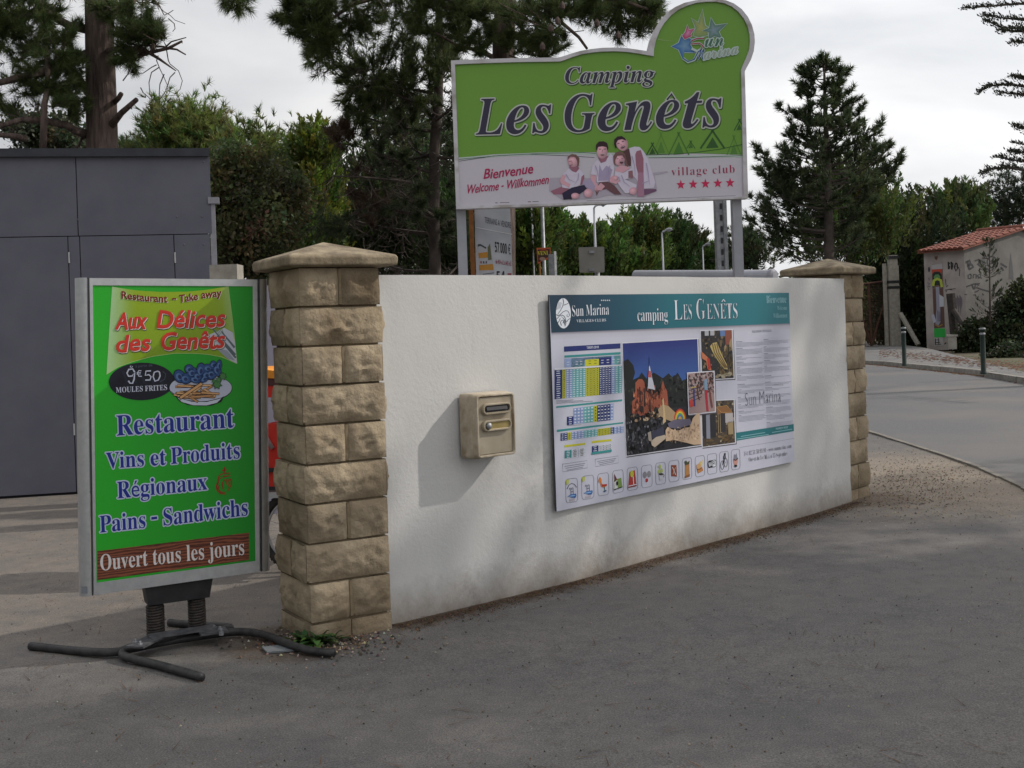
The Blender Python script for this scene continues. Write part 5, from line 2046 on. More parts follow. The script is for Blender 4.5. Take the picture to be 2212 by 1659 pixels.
# ------------------------------------------------------------------ grey panelled building
GB0, GB1 = G(0, 1078), P(455, 600, 10.92)
GP = Plane(GB0, (GB1 - GB0))
M['clad'] = pm('grey_cladding', S(92, 92, 105), S(100, 100, 112), 3, rough=0.55, spec=0.4)
M['clad_light'] = pm('light_grey_trim', S(134, 134, 142), S(152, 152, 160), 8, rough=0.6)
gb = thing('service_building', 'low flat-roofed grey panelled building behind the green restaurant sign', 'building', GP.at(200, 1074, 0))
GPa = lambda x, y, d=0: GP.at(x, y, d)
zt0 = (GPa(0, 322).z + GPa(455, 322).z) / 2
m_ = MB()
L_ = GP.at(-420, 700); R_ = GP.at(455, 700)
L_.z = R_.z = 0
bk_ = -GP.n * 3.2 - GP.ux * 1.0
m_.prism([L_ + Vector((0, 0, -.02)) - GP.n * .03, R_ + Vector((0, 0, -.02)) - GP.n * .03, R_ + Vector((0, 0, zt0 - .06)) - GP.n * .03, L_ + Vector((0, 0, zt0 - .06)) - GP.n * .03], bk_)
m_.build('wall', pm('dark_backing', S(34, 34, 40), rough=.8), gb)
m_ = MB()
a, b = L_ - GP.ux * .1, R_ + GP.ux * .045
m_.prism([a + Vector((0, 0, zt0 - .075)) + GP.n * .05, b + Vector((0, 0, zt0 - .075)) + GP.n * .05, b + Vector((0, 0, zt0)) + GP.n * .05, a + Vector((0, 0, zt0)) + GP.n * .05], bk_ - GP.n * .1)
m_.build('roof', pm('roof_edge', S(44, 46, 54), S(56, 58, 66), 6, rough=.6), gb)
zj = (GPa(0, 510).z + GPa(452, 508).z) / 2


def cpanel(x0, x1, z0, z1, yref):
    """panel between two joints seen at row yref"""
    a, b = GPa(x0, yref), GPa(x1, yref)
    a, b = a + GP.ux * .004, b - GP.ux * .004
    m_ = MB()
    m_.prism([Vector((a.x, a.y, z0 + .004)), Vector((b.x, b.y, z0 + .004)), Vector((b.x, b.y, z1 - .004)), Vector((a.x, a.y, z1 - .004))], -GP.n * .012)
    m_.build('cladding_panel', M['clad'], gb)
    return a, b


cpanel(-400, -240, zj, zt0 - .07, 420)
cpanel(-240, 166, zj, zt0 - .07, 420)
cpanel(166, 456, zj, zt0 - .07, 420)
cpanel(-400, -90, 0.02, zj, 560)
cpanel(-90, 148, 0.02, zj, 560)
cpanel(148, 173.5, 0.02, zj, 560)
cpanel(173.5, 377, 0.02, zj, 560)
cpanel(377, 456, 0.02, zj, 560)
for (x, y0, y1) in ((149, 545, 568), (378, 545, 568), (160, 915, 940)):
    a, b = GPa(x, y0, .004), GPa(x + .6, y1, .004)
    m_ = MB()
    m_.box(((a.x + b.x) / 2, (a.y + b.y) / 2, (a.z + b.z) / 2), .012, .012, abs(a.z - b.z), GP.ux, GP.n)
    m_.build('hinge', M['alu'], gb)
for (x, y) in ((382, 468), (436, 468), (168, 474), (398, 528), (440, 528), (160, 350), (440, 350)):
    m_ = MB()
    m_.lathe(GPa(x, y, .001), [(.009, 0), (.007, .004), (0, .005)], 8, ax=GP.n)
    m_.build('rivet', M['clad'], gb)
m_ = MB()
p0 = GPa(456, 600, -0.02)
m_.box((p0.x + .03, p0.y + .02, GPa(457, 440).z / 2), .05, .06, GPa(457, 440).z, GP.ux, GP.n)
m_.box((p0.x + .045, p0.y + .02, GPa(457, 440).z + .03), .10, .10, .06, GP.ux, GP.n)
m_.build('corner_post', M['clad_light'], gb)

lw = P(490, 600, 10.2)
m_ = MB()
m_.box((lw.x, lw.y, P(486, 573, 10.2).z / 2), .24, .24, P(486, 573, 10.2).z)
tag(m_.build('concrete_post', M['cement'], None, loc=(lw.x, lw.y, 0)), 'square light grey concrete post beside the right corner of the grey panelled building', 'post')
la, lb = P(535, 617, 9.0), P(700, 619, 9.35)
m_ = MB()
dl_ = (Vector((lb.x, lb.y, 0)) - Vector((la.x, la.y, 0)))
m_.prism([Vector((la.x, la.y, -.02)), Vector((lb.x, lb.y, -.02)), Vector((lb.x, lb.y, la.z)), Vector((la.x, la.y, la.z))], Vector((-dl_.y, dl_.x, 0)).normalized() * .08)
tag(m_.build('grey_panel_screen', pm('lilac_grey_paint', S(112, 110, 124), S(122, 120, 134), 3, rough=.6), None, loc=(la.x, la.y, 0)), 'smooth lilac-grey panel screen visible in the gap between the green sign and the near pillar', 'screen')

# ------------------------------------------------------------------ red bicycle trailer, mostly hidden
tb_c = G(640, 1236)
btr = thing('bicycle_trailer', 'red and orange child bicycle trailer half hidden behind the near stone pillar', 'bicycle trailer', (tb_c.x, tb_c.y, 0))
tR = 0.245
wc = Vector((tb_c.x + .02, tb_c.y, tR))
wax = Vector((0.22, 1, 0)).normalized()
wu = Vector((wax.y, -wax.x, 0))
M['tyre'] = pm('rubber', (0.025, 0.025, 0.026), (0.05, 0.048, 0.045), 30, rough=.9)
M['redfab'] = pm('red_fabric', S(190, 38, 26), S(206, 52, 36), 6, rough=.7, bump=.2, bscale=12, bdist=.01)
M['orange'] = pm('orange_fabric', S(216, 130, 30), S(226, 150, 50), 6, rough=.7)
for sgn in (0, 1):
    c = wc + wax * (.62 * sgn)
    m_ = MB()
    n = 60
    ring = [c + (wu * math.cos(2 * math.pi * k / n) + Vector((0, 0, 1)) * math.sin(2 * math.pi * k / n)) * (tR - .024) for k in range(n + 1)]
    m_.tube(ring, .024, 8, cap=False)
    for k in range(n):
        a = 2 * math.pi * (k + .5) / n
        r_ = wu * math.cos(a) + Vector((0, 0, 1)) * math.sin(a)
        tg = wu * -math.sin(a) + Vector((0, 0, 1)) * math.cos(a)
        for s_ in (-1, 1):
            m_.box(c + r_ * (tR - .004) + wax * (s_ * .011), .012, .012, .008, wax, tg, r_)
    ty = m_.build('wheel', M['tyre'], btr)
    m_ = MB()
    ring = [c + (wu * math.cos(2 * math.pi * k / n) + Vector((0, 0, 1)) * math.sin(2 * math.pi * k / n)) * (tR - .052) for k in range(n + 1)]
    m_.tube(ring, .008, 6, cap=False)
    m_.build('rim', M['alu'], ty)
    m_ = MB()
    for k in range(20):
        a = 2 * math.pi * k / 20
        m_.tube([c + wax * (.02 if k % 2 else -.02), c + (wu * math.cos(a) + Vector((0, 0, 1)) * math.sin(a)) * (tR - .055)], .0016, 4)
    m_.build('spokes', M['alu'], ty)['kind'] = 'stuff'
bf = lambda u, v, w: Vector((tb_c.x, tb_c.y, 0)) + wu * u + wax * v + Vector((0, 0, w))
m_ = MB()
m_.prism([bf(-.27, -.04, .50), bf(-.30, -.04, .62), bf(-.26, -.04, .80), bf(-.18, -.04, .88), bf(.3, -.04, .9), bf(.42, -.04, .55), bf(.35, -.04, .48)], wax * .6)
m_.build('body', M['redfab'], btr)
m_ = MB()
for z0, z1 in ((.60, .625), (.49, .515)):
    m_.prism([bf(-.302, -.052, z0), bf(.35, -.052, z0), bf(.35, -.052, z1), bf(-.302, -.052, z1)], wax * .01)
m_.prism([bf(-.20, -.056, .515), bf(-.175, -.056, .515), bf(-.175, -.056, .60), bf(-.20, -.056, .60)], wax * .004)
m_.build('strap', M['black'], btr)['kind'] = 'stuff'
m_ = MB()
m_.box(bf(.03, -.03, .465), .68, .04, .035, wu, wax)
m_.build('frame', M['alu'], btr)
m_ = MB()
m_.tube([bf(-.34, -.05, 1.09), bf(-.30, -.05, 1.03), bf(-.2, -.05, .9), bf(-.1, -.05, .74)], .014, 8)
m_.build('handle_tube', M['alu'], btr, smooth=True)
m_ = MB()
m_.tube([bf(-.255, -.05, .965), bf(-.215, -.05, .915)], .018, 8)
m_.build('grip', M['black'], btr, smooth=True)
m_ = MB()
m_.prism([bf(-.34, -.02, 1.06), bf(-.36, -.02, 1.12), bf(-.28, -.02, 1.16), bf(.1, -.02, 1.13), bf(.3, -.02, 1.0), bf(.1, -.02, 1.02)], wax * .5)
m_.build('hood', M['redfab'], btr)
m_ = MB()
m_.prism([bf(-.36, -.03, 1.17), bf(-.37, -.03, 1.21), bf(-.2, -.03, 1.215), bf(.1, -.03, 1.17), bf(.1, -.03, 1.14)], wax * .52)
m_.build('canopy', M['orange'], btr)
m_ = MB()
m_.prism([bf(-.35, -.024, 1.12), bf(-.36, -.024, 1.17), bf(-.2, -.024, 1.18), bf(.1, -.024, 1.14), bf(.1, -.024, 1.10)], wax * .51)
m_.build('folded_blanket', pm('brown_fabric', S(70, 42, 44), S(90, 54, 52), 8, rough=.8), btr)

# ------------------------------------------------------------------ things behind the wall
hz = TR(976.5, 427.9, 6.018)
ZE = 11.6
EP = Plane(P(1060, 520, ZE), (1, .02, 0))
eb = thing('land_sale_board', 'tall pale property board with black price lettering and an orange wooden post', 'sign board', (EP.O.x, EP.O.y, 0))
m_ = MB()
q = [EP.at(*hz(x, y)) for x, y in ((288, 60), (752, 60), (796, 1240), (318, 1240))]
m_.prism(q, -EP.n * .03)
m_.build('panel', pm('weathered_white_board', S(186, 190, 198), S(214, 216, 222), 2.5, rough=.3, c3=S(170, 174, 184), s3=1.5), eb)
es = Sheet(EP, eb)
es.L = .0015
K = S(36, 34, 40)
es.text('TERRAINS A VENDRE', 'p', (426, 320), (766, 392), 78, S(84, 84, 94), 2, hz, offset=.0)
es.done()
es.text('57.000 €', 'sb', (560, 700), (762, 735), 132, K, 2, hz)
es.done()
es.text('de 454 m2 à 642 m2', 'p', (566, 850), (770, 880), 56, S(150, 40, 70), 2, hz, offset=.012)
es.done()
es.text('54', 'sb', (580, 1070), (690, 1070), 120, K, 2, hz)
es.done()
es.rect(722, 978, 772, 996, S(160, 40, 60), 2, hz)
es.line([(302, 378), (560, 430), (780, 470)], 9, S(226, 228, 232), 2, hz)
es.done('crease')
OG = S(196, 140, 56)
es.poly([(336, 606), (400, 606), (450, 650), (494, 590), (520, 760), (548, 985), (356, 985)], S(186, 188, 194), 2, hz)
es.poly([(336, 600), (372, 598), (446, 640), (440, 660), (370, 622), (336, 632)], S(70, 78, 84), 3, hz)
es.poly([(342, 714), (460, 700), (464, 774), (348, 780)], OG, 3, hz)
es.poly([(352, 872), (532, 856), (540, 934), (356, 940)], OG, 3, hz)
es.poly([(462, 640), (494, 590), (516, 800), (466, 806)], S(110, 112, 84), 3, hz)
for k in range(3):
    es.rect(368 + k * 34, 820, 386 + k * 34, 850, S(150, 60, 60) if k == 0 else S(84, 78, 90), 3, hz)
es.line([(400, 990), (548, 970)], 8, S(60, 80, 84), 3, hz)
es.done('house_picture')
m_ = MB()
a, b = EP.at(*hz(228, 500), .0), EP.at(*hz(286, 500), .0)
zt_e = EP.at(*hz(250, 40)).z
m_.box(((a.x + b.x) / 2, (a.y + b.y) / 2, zt_e / 2), (b - a).length, .10, zt_e, EP.ux, EP.n)
m_.build('post', M['wood'], eb)
m_ = MB()
a = EP.at(*hz(700, 500), -.09)
m_.box((a.x, a.y, zt_e / 2), .06, .08, zt_e, EP.ux, EP.n)
m_.build('post', M['wood'], eb)


def pole(name, label, cat, x0, y0, x1, y1, Z, wpx, mat, group=None, seg=12):
    a, b = P(x0, y0, Z), P(x1, y1, Z)
    r = wpx / F_ * Z / 2
    m_ = MB()
    base = Vector((b.x + (b.x - a.x) * 0.0, b.y, 0))
    m_.tube([Vector((base.x, base.y, -.03)), Vector((base.x, base.y, a.z))], [r * 1.08, r], seg)
    o = m_.build(name, M[mat], None, smooth=True, loc=tuple(base))
    tag(o, label, cat, group, 'thing')
    return o


pole('sign_pole', 'thin pale pole standing in front of the green hedge, left of the thicker pole', 'pole', 1151.5, 425, 1152, 549, 19, 3.6, 'galv')
pole('steel_pole', 'thicker dark pole rising behind the small orange poster and the green hedge', 'pole', 1170, 425, 1174, 536, 16, 8, 'galv')
# small orange poster on the pole
ZP_ = 15.6
ZPl = Plane(P(1175, 550, ZP_), (1, 0, 0))
zp = thing('show_poster', 'small orange and brown poster with yellow letters tied to the dark pole', 'poster', (ZPl.O.x, ZPl.O.y, 0))
m_ = MB()
q = [ZPl.at(*hz(x, y)) for x, y in ((1098, 648), (1280, 642), (1284, 760), (1240, 800), (1180, 812), (1112, 856))]
m_.prism(q, -ZPl.n * .01)
m_.build('card', pm('orange_card', S(166, 70, 40), S(186, 92, 50), 6, rough=.5), zp)
zs = Sheet(ZPl, zp)
zs.L = .002
zs.poly([(1116, 668), (1268, 662), (1270, 752), (1200, 790), (1122, 836)], S(66, 44, 40), 2, hz)
zs.poly([(1130, 690), (1190, 660), (1260, 690), (1190, 676)], S(176, 60, 40), 3, hz)
zs.ell(1176, 790, 40, 24, S(150, 124, 110), 3, hz)
zs.done('print')
zs.text('VENI', 'b', (1112, 744), (1246, 736), 50, S(208, 196, 60), 4, hz)
zs.done()
m_ = MB()
for x in (1130, 1262):
    a = ZPl.at(*hz(x, 650), -.02)
    m_.tube([Vector((a.x, a.y, -.02)), a], .012, 6)
m_.build('stake', M['wood'], zp)['kind'] = 'stuff'
# grey cabinet
a, b = P(1185, 545, 13), P(1202, 545, 13)
m_ = MB()
m_.box(((a.x + b.x) / 2, 13.1, (a.z - .03) / 2), (b - a).length * .6, .2, a.z - .03)
c_ = m_
tp = a.z
m_ = MB()
x0, x1 = a.x, b.x
m_.prism([Vector((x0, 13, 0)), Vector((x0 + (x1 - x0) * .68, 13, 0)), Vector((x0 + (x1 - x0) * .68, 13, tp - .02)), Vector((x0, 13, tp - .02))], Vector((0, .2, 0)))
m_.prism([Vector((x0 + (x1 - x0) * .70, 13.01, 0)), Vector((x1, 13.05, 0)), Vector((x1, 13.05, tp + .01)), Vector((x0 + (x1 - x0) * .70, 13.01, tp + .01))], Vector((0, .18, 0)))
tag(m_.build('utility_cabinet', M['galv'], None, loc=(x0, 13, 0)), 'narrow grey metal utility cabinet just showing over the white wall beside the orange poster', 'cabinet', None, 'thing')
# traffic sign seen from the back
ZT = 14.5
TPl = Plane(P(1278, 560, ZT), (1, .03, 0))
ts_ = thing('traffic_sign', 'square grey back of a traffic sign standing behind the white wall', 'traffic sign', (P(1288, 560, ZT).x, ZT, 0))
q = [TPl.at(*hz(x, y)) for x, y in ((1645, 648), (1655, 640), (1968, 632), (1978, 642), (1984, 950), (1974, 966), (1670, 968), (1658, 956))]
m_ = MB()
m_.prism(q, -TPl.n * .03)
m_.build('plate', pm('grey_sign_back', S(118, 116, 110), S(132, 130, 124), 4, rough=.55), ts_)
a = TPl.at(*hz(1886, 900), -.05)
m_ = MB()
m_.tube([Vector((a.x, a.y, -.02)), Vector((a.x, a.y, TPl.at(*hz(1880, 660)).z))], .03, 10)
m_.build('post', M['galv'], ts_, smooth=True)
m_ = MB()
for y in (700, 930):
    a, b = TPl.at(*hz(1780, y), .012), TPl.at(*hz(1850, y), .012)
    m_.box((a + b) / 2, (b - a).length, .02, .03)
m_.build('bracket', M['galv'], ts_)['kind'] = 'stuff'

# street lamps
def lamp(xh, yh, yb, Z, label):
    a = P(xh, yh, Z)
    root = thing('street_lamp', label, 'street lamp', (a.x, a.y, 0), 'street lamps along the road behind the hedge')
    return root, a


def build_lamp():
    root, a = lamp(1283, 449, 533, 35.5, 'nearest street lamp, its curved head just under the billboard edge')
    h = a.z
    m_ = MB()
    m_.tube([Vector((a.x, a.y, 0)), Vector((a.x, a.y, h * .5)), Vector((a.x, a.y, h))], [.06, .045, .03], 8)
    m_.build('pole', M['postgrey'], root, smooth=True)
    m_ = MB()
    m_.tube([Vector((a.x - .01, a.y, h - .03)), Vector((a.x + .04, a.y, h + .05)), Vector((a.x + .14, a.y, h + .09))], .03, 6)
    m_.build('arm', M['postgrey'], root, smooth=True)
    m_ = MB()
    m_.tube([Vector((a.x + .10, a.y, h + .08)), Vector((a.x + .17, a.y, h + .11)), Vector((a.x + .27, a.y, h + .13)), Vector((a.x + .36, a.y, h + .12)), Vector((a.x + .41, a.y, h + .10))], [.03, .07, .09, .08, .02], 8, sq=(.55, 1))
    hd = m_.build('head', M['postgrey'], root, smooth=True)
    m_ = MB()
    m_.lathe(Vector((a.x + .28, a.y, h + .10)), [(.07, 0), (.06, -.04), (.03, -.07), (0, -.08)], 10)
    m_.build('lamp_bowl', M['clad_light'], hd, smooth=True)
    return root, h


lm0, lh0 = build_lamp()
for (x, y, Z, lab) in ((1430, 503, 45, 'middle street lamp with a curved head, in front of the green trees under the billboard'), (1517.7, 533, 57, 'smallest and farthest street lamp, against the sky left of the thick steel pole')):
    a = P(x, y, Z)
    r = copy_thing(lm0, (a.x, a.y, 0))
    r['label'] = lab
    r.scale = (1, 1, a.z / lh0)

# thick perforated pole behind the billboard
a0_, b0_ = P(1557, 260, 12.2), P(1560, 582, 12.2)
tp_ = thing('steel_mast', 'thick grey steel mast with a row of holes rising behind the billboard', 'mast', (b0_.x, b0_.y, 0))
wM = 24 / F_ * 12.2
m_ = MB()
m_.box((b0_.x, b0_.y, a0_.z / 2), wM * .36, .10, a0_.z, m=0)
m_.build('web', M['galv'], tp_)
for s_ in (-1, 1):
    m_ = MB()
    m_.box((b0_.x + s_ * wM * .34, b0_.y, a0_.z / 2), wM * .32, .13, a0_.z)
    m_.build('flange', M['galv'], tp_)
for k in range(15):
    m_ = MB()
    m_.box((b0_.x, b0_.y - .0525, 1.75 + k * .12), wM * .2, .006, .06)
    m_.build('hole', M['alu_dark'], tp_)

# half-round grey metal cover showing above the wall
c0, c1 = P(1372, 599, 11.2), P(1664, 599, 10.4)
hc = thing('metal_cover', 'long half-round light grey metal cover just above the wall top under the billboard', 'cover', (c0.x, c0.y, 0))
r_ = .068
m_ = MB()
dd = (c1 - c0).normalized()
m_.tube([c0, c1], r_, 20)
m_.build('shell', M['postgrey'], hc)
m_ = MB()
m_.lathe(c1, [(r_ * 1.12, -.005), (r_ * 1.14, .03), (r_ * .9, .05), (0, .055)], 20, ax=dd)
m_.build('end_cap', M['clad_light'], hc)
for t in (.15, .85):
    pp = c0.lerp(c1, t)
    m_ = MB()
    m_.box((pp.x, pp.y, pp.z / 2), .06, .06, pp.z)
    m_.build('support', M['galv'], hc)

# ------------------------------------------------------------------ far side: hut, bollards, gate
gz = TR(1964, 449.9, 4.581)
HC = P(2090, 757, 41.0)
HC.z = 0.10
ha = Vector((.8, .6, 0))
hb = Vector((-.6, .8, 0))
LW_ = 1.62
EZ = P(2083, 537, 41).z
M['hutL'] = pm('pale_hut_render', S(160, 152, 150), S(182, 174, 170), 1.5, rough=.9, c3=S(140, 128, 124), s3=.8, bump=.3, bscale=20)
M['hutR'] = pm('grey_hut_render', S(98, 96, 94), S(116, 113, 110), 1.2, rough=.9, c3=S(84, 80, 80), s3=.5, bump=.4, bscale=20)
hut = thing('transformer_hut', 'small rendered hut with a red tile roof and black graffiti across the road', 'hut', (HC.x, HC.y, 0))
LL = 5.0
rise = 0.20
m_ = MB()
Zv = lambda z: Vector((0, 0, z))
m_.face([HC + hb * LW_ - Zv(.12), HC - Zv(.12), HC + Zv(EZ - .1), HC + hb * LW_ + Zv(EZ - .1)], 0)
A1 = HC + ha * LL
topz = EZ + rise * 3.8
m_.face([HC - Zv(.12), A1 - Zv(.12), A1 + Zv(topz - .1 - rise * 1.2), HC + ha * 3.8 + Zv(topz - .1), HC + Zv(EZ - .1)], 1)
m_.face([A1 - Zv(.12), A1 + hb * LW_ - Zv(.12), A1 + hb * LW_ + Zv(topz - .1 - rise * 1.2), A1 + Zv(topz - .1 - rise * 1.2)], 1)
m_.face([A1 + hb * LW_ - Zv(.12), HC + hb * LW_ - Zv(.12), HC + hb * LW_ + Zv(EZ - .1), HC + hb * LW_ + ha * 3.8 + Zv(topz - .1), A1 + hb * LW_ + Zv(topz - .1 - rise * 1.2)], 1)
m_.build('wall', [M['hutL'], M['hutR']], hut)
M['tile'] = pm('clay_tile', S(112, 66, 56), S(138, 86, 72), 5, rough=.9, c3=S(90, 58, 50), s3=3, bump=.3, bscale=20)
roof = thing_roof = MB()
e0 = HC - ha * .22 - hb * .12 + Zv(EZ - .12 - rise * .22)
sl_len = 4.02
m_.v = []
m_ = MB()
rd_ = (ha + Zv(rise)).normalized()
m_.prism([e0, e0 + hb * (LW_ + .24), e0 + hb * (LW_ + .24) + ha * sl_len + Zv(rise * sl_len), e0 + ha * sl_len + Zv(rise * sl_len)], Zv(.05))
rf_o = m_.build('roof', M['tile'], hut)
m_ = MB()
e1 = e0 + ha * sl_len + Zv(rise * sl_len)
m_.prism([e1, e1 + hb * (LW_ + .24), e1 + hb * (LW_ + .24) + ha * 1.3 - Zv(rise * 1.3), e1 + ha * 1.3 - Zv(rise * 1.3)], Zv(.05))
m_.build('roof_back_slope', M['tile'], rf_o)
# canal tiles: rows up the slope
nrow, ncol = 9, 9
tile_me = None
up_ = Vector((-rd_.z * ha.x, -rd_.z * ha.y, rd_.dot(ha)))
tw, tl = (LW_ + .24) / ncol, sl_len / nrow / math.cos(math.atan(rise))
for i in range(nrow):
    for j in range(ncol):
        base = e0 + Zv(.05) + hb * (tw * (j + .5)) + rd_ * (tl * i - .03)
        m_ = MB()
        rows = []
        for (s_, r0) in ((0, .5), (tl * 1.12, .40)):
            rows.append([base + rd_ * s_ + hb * (tw * r0 * math.cos(math.pi * k / 6)) + up_ * (.075 * math.sin(math.pi * k / 6) + (.03 if s_ == 0 else .0)) for k in range(7)])
        m_.grid(rows)
        m_.face(rows[0])
        o = m_.build('tile', M['tile'], rf_o, smooth=False)
for i in range(7):
    base = e1 + Zv(.12) + hb * ((LW_ + .24) * i / 7)
    m_ = MB()
    rows = []
    for s_ in (0, .30):
        rows.append([base + hb * s_ + ha * ((.12 - .02 * (s_ > 0)) * math.cos(math.pi * k / 6)) + Zv(.10 * math.sin(math.pi * k / 6) - .02 * (s_ > 0)) for k in range(7)])
    m_.grid(rows)
    m_.face(rows[0])
    m_.build('ridge_tile', M['tile'], rf_o)
# half tiles under the eave
HLp = Plane(HC, -hb)
HRp = Plane(HC, ha)
hs = Sheet(HLp, hut)
hs.L = .004
INK = S(40, 38, 42)


def scrawl(sh, strokes, w, col=INK, layer=2):
    w = w * 1.5
    for st in strokes:
        sh.line(st, w, col, layer, gz)


# left face: poster strip, scrawls
hs.poly([(222, 556), (330, 552), (352, 1180), (248, 1190), (232, 860)], S(116, 92, 86), 1.2, gz)
hs.poly([(218, 560), (328, 548), (330, 600), (222, 606)], S(176, 172, 176), 2, gz)
hs.poly([(224, 606), (322, 602), (322, 640), (274, 620), (230, 650)], S(188, 70, 50), 2.2, gz)
hs.poly([(230, 650), (250, 628), (300, 628), (322, 660), (330, 790), (290, 760), (262, 762), (232, 790)], S(36, 40, 38), 2.4, gz)
hs.poly([(242, 680), (260, 656), (290, 654), (308, 676), (304, 700), (250, 704)], S(92, 140, 84), 2.6, gz)
hs.line([(236, 770), (244, 716), (276, 698), (312, 712), (324, 780)], 26, S(176, 190, 70), 2.7, gz)
hs.poly([(236, 800), (330, 790), (340, 1000), (350, 1176), (246, 1186)], S(96, 70, 62), 2.3, gz)
hs.poly([(262, 780), (296, 776), (304, 900), (312, 1120), (288, 1164), (258, 1140), (270, 1000)], S(150, 150, 168), 2.8, gz)
hs.poly([(296, 850), (342, 880), (344, 972), (300, 976)], S(190, 194, 204), 3, gz)
hs.poly([(220, 1060), (246, 1048), (266, 1120), (240, 1140)], S(180, 184, 200), 3, gz)
for k in range(3):
    hs.line([(282 + k * 14, 1010 + k * 10), (286 + k * 12, 1120)], 5, S(60, 48, 60), 3.2, gz)
hs.line([(256, 1150), (288, 1172), (330, 1150)], 8, S(170, 140, 60), 3.3, gz)
hs.poly([(246, 1278), (336, 1272), (342, 1356), (250, 1366)], S(176, 174, 172), 2, gz)
hs.done('torn_poster')
GRS = S(40, 176, 72)
hs.poly([(246, 1190), (354, 1188), (356, 1276), (248, 1278)], GRS, 3.4, gz)
hs.done('green_sheet')
scrawl(hs, [[(258, 1290), (260, 1350)], [(254, 1306), (300, 1300)], [(262, 1330), (306, 1324)], [(290, 1284), (294, 1352)], [(256, 1352), (318, 1344)]], 6)
scrawl(hs, [[(386, 530), (388, 600)], [(384, 532), (400, 545), (388, 562), (402, 580), (390, 604)], [(414, 530), (420, 606)], [(412, 530), (432, 550), (422, 604)], [(462, 540), (446, 580), (462, 622), (480, 590), (472, 548), (458, 540)]], 8)
hs.ell(462, 578, 4, 7, INK, 2, gz, n=8)
scrawl(hs, [[(484, 580), (500, 610), (496, 670)], [(358, 700), (364, 760), (386, 762), (364, 780)], [(350, 812), (398, 800), (426, 810)], [(360, 830), (372, 816)], [(400, 800), (460, 796)]], 4)
hs.ell(196, 606, 11, 26, S(60, 58, 66), 2, gz, n=12)
scrawl(hs, [[(190, 690), (200, 700), (192, 712)], [(180, 736), (204, 746), (186, 764)], [(176, 780), (210, 770)], [(188, 790), (196, 810)]], 4, S(84, 80, 88))
hs.done('graffiti')
for k in range(26):
    x = 440 + (k * 37) % 84
    hs.line([(x, 850 + (k * 13) % 40), (x + 2, 930 + (k * 29) % 120)], 3, S(116, 108, 116), 1.6, gz)
hs.done('stain')
hs.poly([(250, 478), (282, 474), (280, 500), (268, 516), (252, 498)], S(110, 70, 54), 2, gz)
hs.done('rust_mark')
hr = Sheet(HRp, hut)
hr.L = .004
scrawl(hr, [[(576, 520), (596, 604)], [(560, 536), (600, 514), (608, 544), (578, 566), (622, 556), (634, 580), (596, 606)]], 13)
scrawl(hr, [[(650, 520), (690, 506), (700, 540), (676, 548), (720, 580), (800, 610)], [(690, 520), (712, 560)]], 11)
hr.line([(820 + 46 * math.cos(k * .45), 530 + 56 * math.sin(k * .45)) for k in range(15)], 12, INK, 2, gz)
scrawl(hr, [[(800, 520), (830, 540), (818, 510), (842, 546)], [(906, 544), (968, 584)], [(910, 580), (936, 616)], [(876, 600), (900, 650)]], 10)
scrawl(hr, [[(610, 650), (584, 660), (586, 692), (612, 694), (616, 660), (606, 650)], [(634, 692), (638, 652), (664, 656), (664, 694)], [(690, 694), (678, 662), (704, 650), (712, 672), (690, 680), (720, 692)]], 7)
scrawl(hr, [[(566, 776), (640, 748), (700, 744)], [(624, 756), (640, 800)], [(650, 800), (656, 750), (690, 760), (664, 782), (712, 800), (800, 824)], [(650, 830), (690, 812)]], 8)
hr.poly([(735, 420), (722, 520), (726, 560), (752, 556), (746, 440)], S(74, 72, 76), 1.6, gz)
hr.poly([(1004, 440), (990, 600), (986, 700), (1034, 700), (1022, 560)], S(74, 74, 76), 1.6, gz)
hr.done('graffiti')
for (x, y) in ((648, 857), (560, 853), (640, 1050), (644, 1246)):
    hr.rect(x - 14, y - 4, x + 14, y + 3, S(30, 28, 30), 2, gz)
hr.done('vent_slit')['kind'] = 'stuff'
M['darkwood'] = pm('dark_timber', S(50, 46, 46), S(76, 70, 66), 6, rough=.9)
m_ = MB()
a, b = P(*gz(410, 842), 40.6), P(*gz(450, 1255), 40.6)
m_.tube([a, b], 0.16, 8)
lp = m_.build('timber_prop', M['darkwood'], None, loc=(b.x, b.y, 0))
tag(lp, 'dark round timber post leaning upright against the hut corner', 'post', None, 'thing')
m_ = MB()
a, b = P(*gz(440, 1010), 40.4), P(*gz(610, 1280), 39.6)
b.z = max(b.z, .12)
m_.tube([a, b], 0.10, 8)
tag(m_.build('timber_brace', M['darkwood'], None, loc=(b.x, b.y, 0)), 'slanting dark timber brace beside the hut corner', 'brace', None, 'thing')
m_ = MB()
c = P(*gz(400, 1440), 39.6)
w = 78 / 4.581 / F_ * 39.6
zc = P(*gz(400, 1260), 39.6).z
ax_ = Vector((.95, -.3, 0)).normalized()
ay_ = Vector((.3, .95, 0))
m_.box((c.x + .1, c.y, zc / 2 + .03), w, .5, zc - .1, ax_, ay_)
m_.box((c.x + .1, c.y, zc - .0), w + .08, .56, .06, ax_, ay_)
m_.box((c.x + .34, c.y + .35, zc / 2), .3, .3, zc - .12, ax_, ay_)
tag(m_.build('meter_box', pm('pale_box', S(150, 146, 140), S(170, 166, 158), 5, rough=.8), None, loc=(c.x, c.y, 0.1)), 'small whitish concrete meter box at the foot of the hut', 'meter box', None, 'thing')

# bollards
M['green'] = pm('dark_green_paint', S(22, 40, 34), S(30, 50, 42), 10, rough=.5)
M['bwhite'] = pm('white_band', S(150, 152, 156), rough=.5)


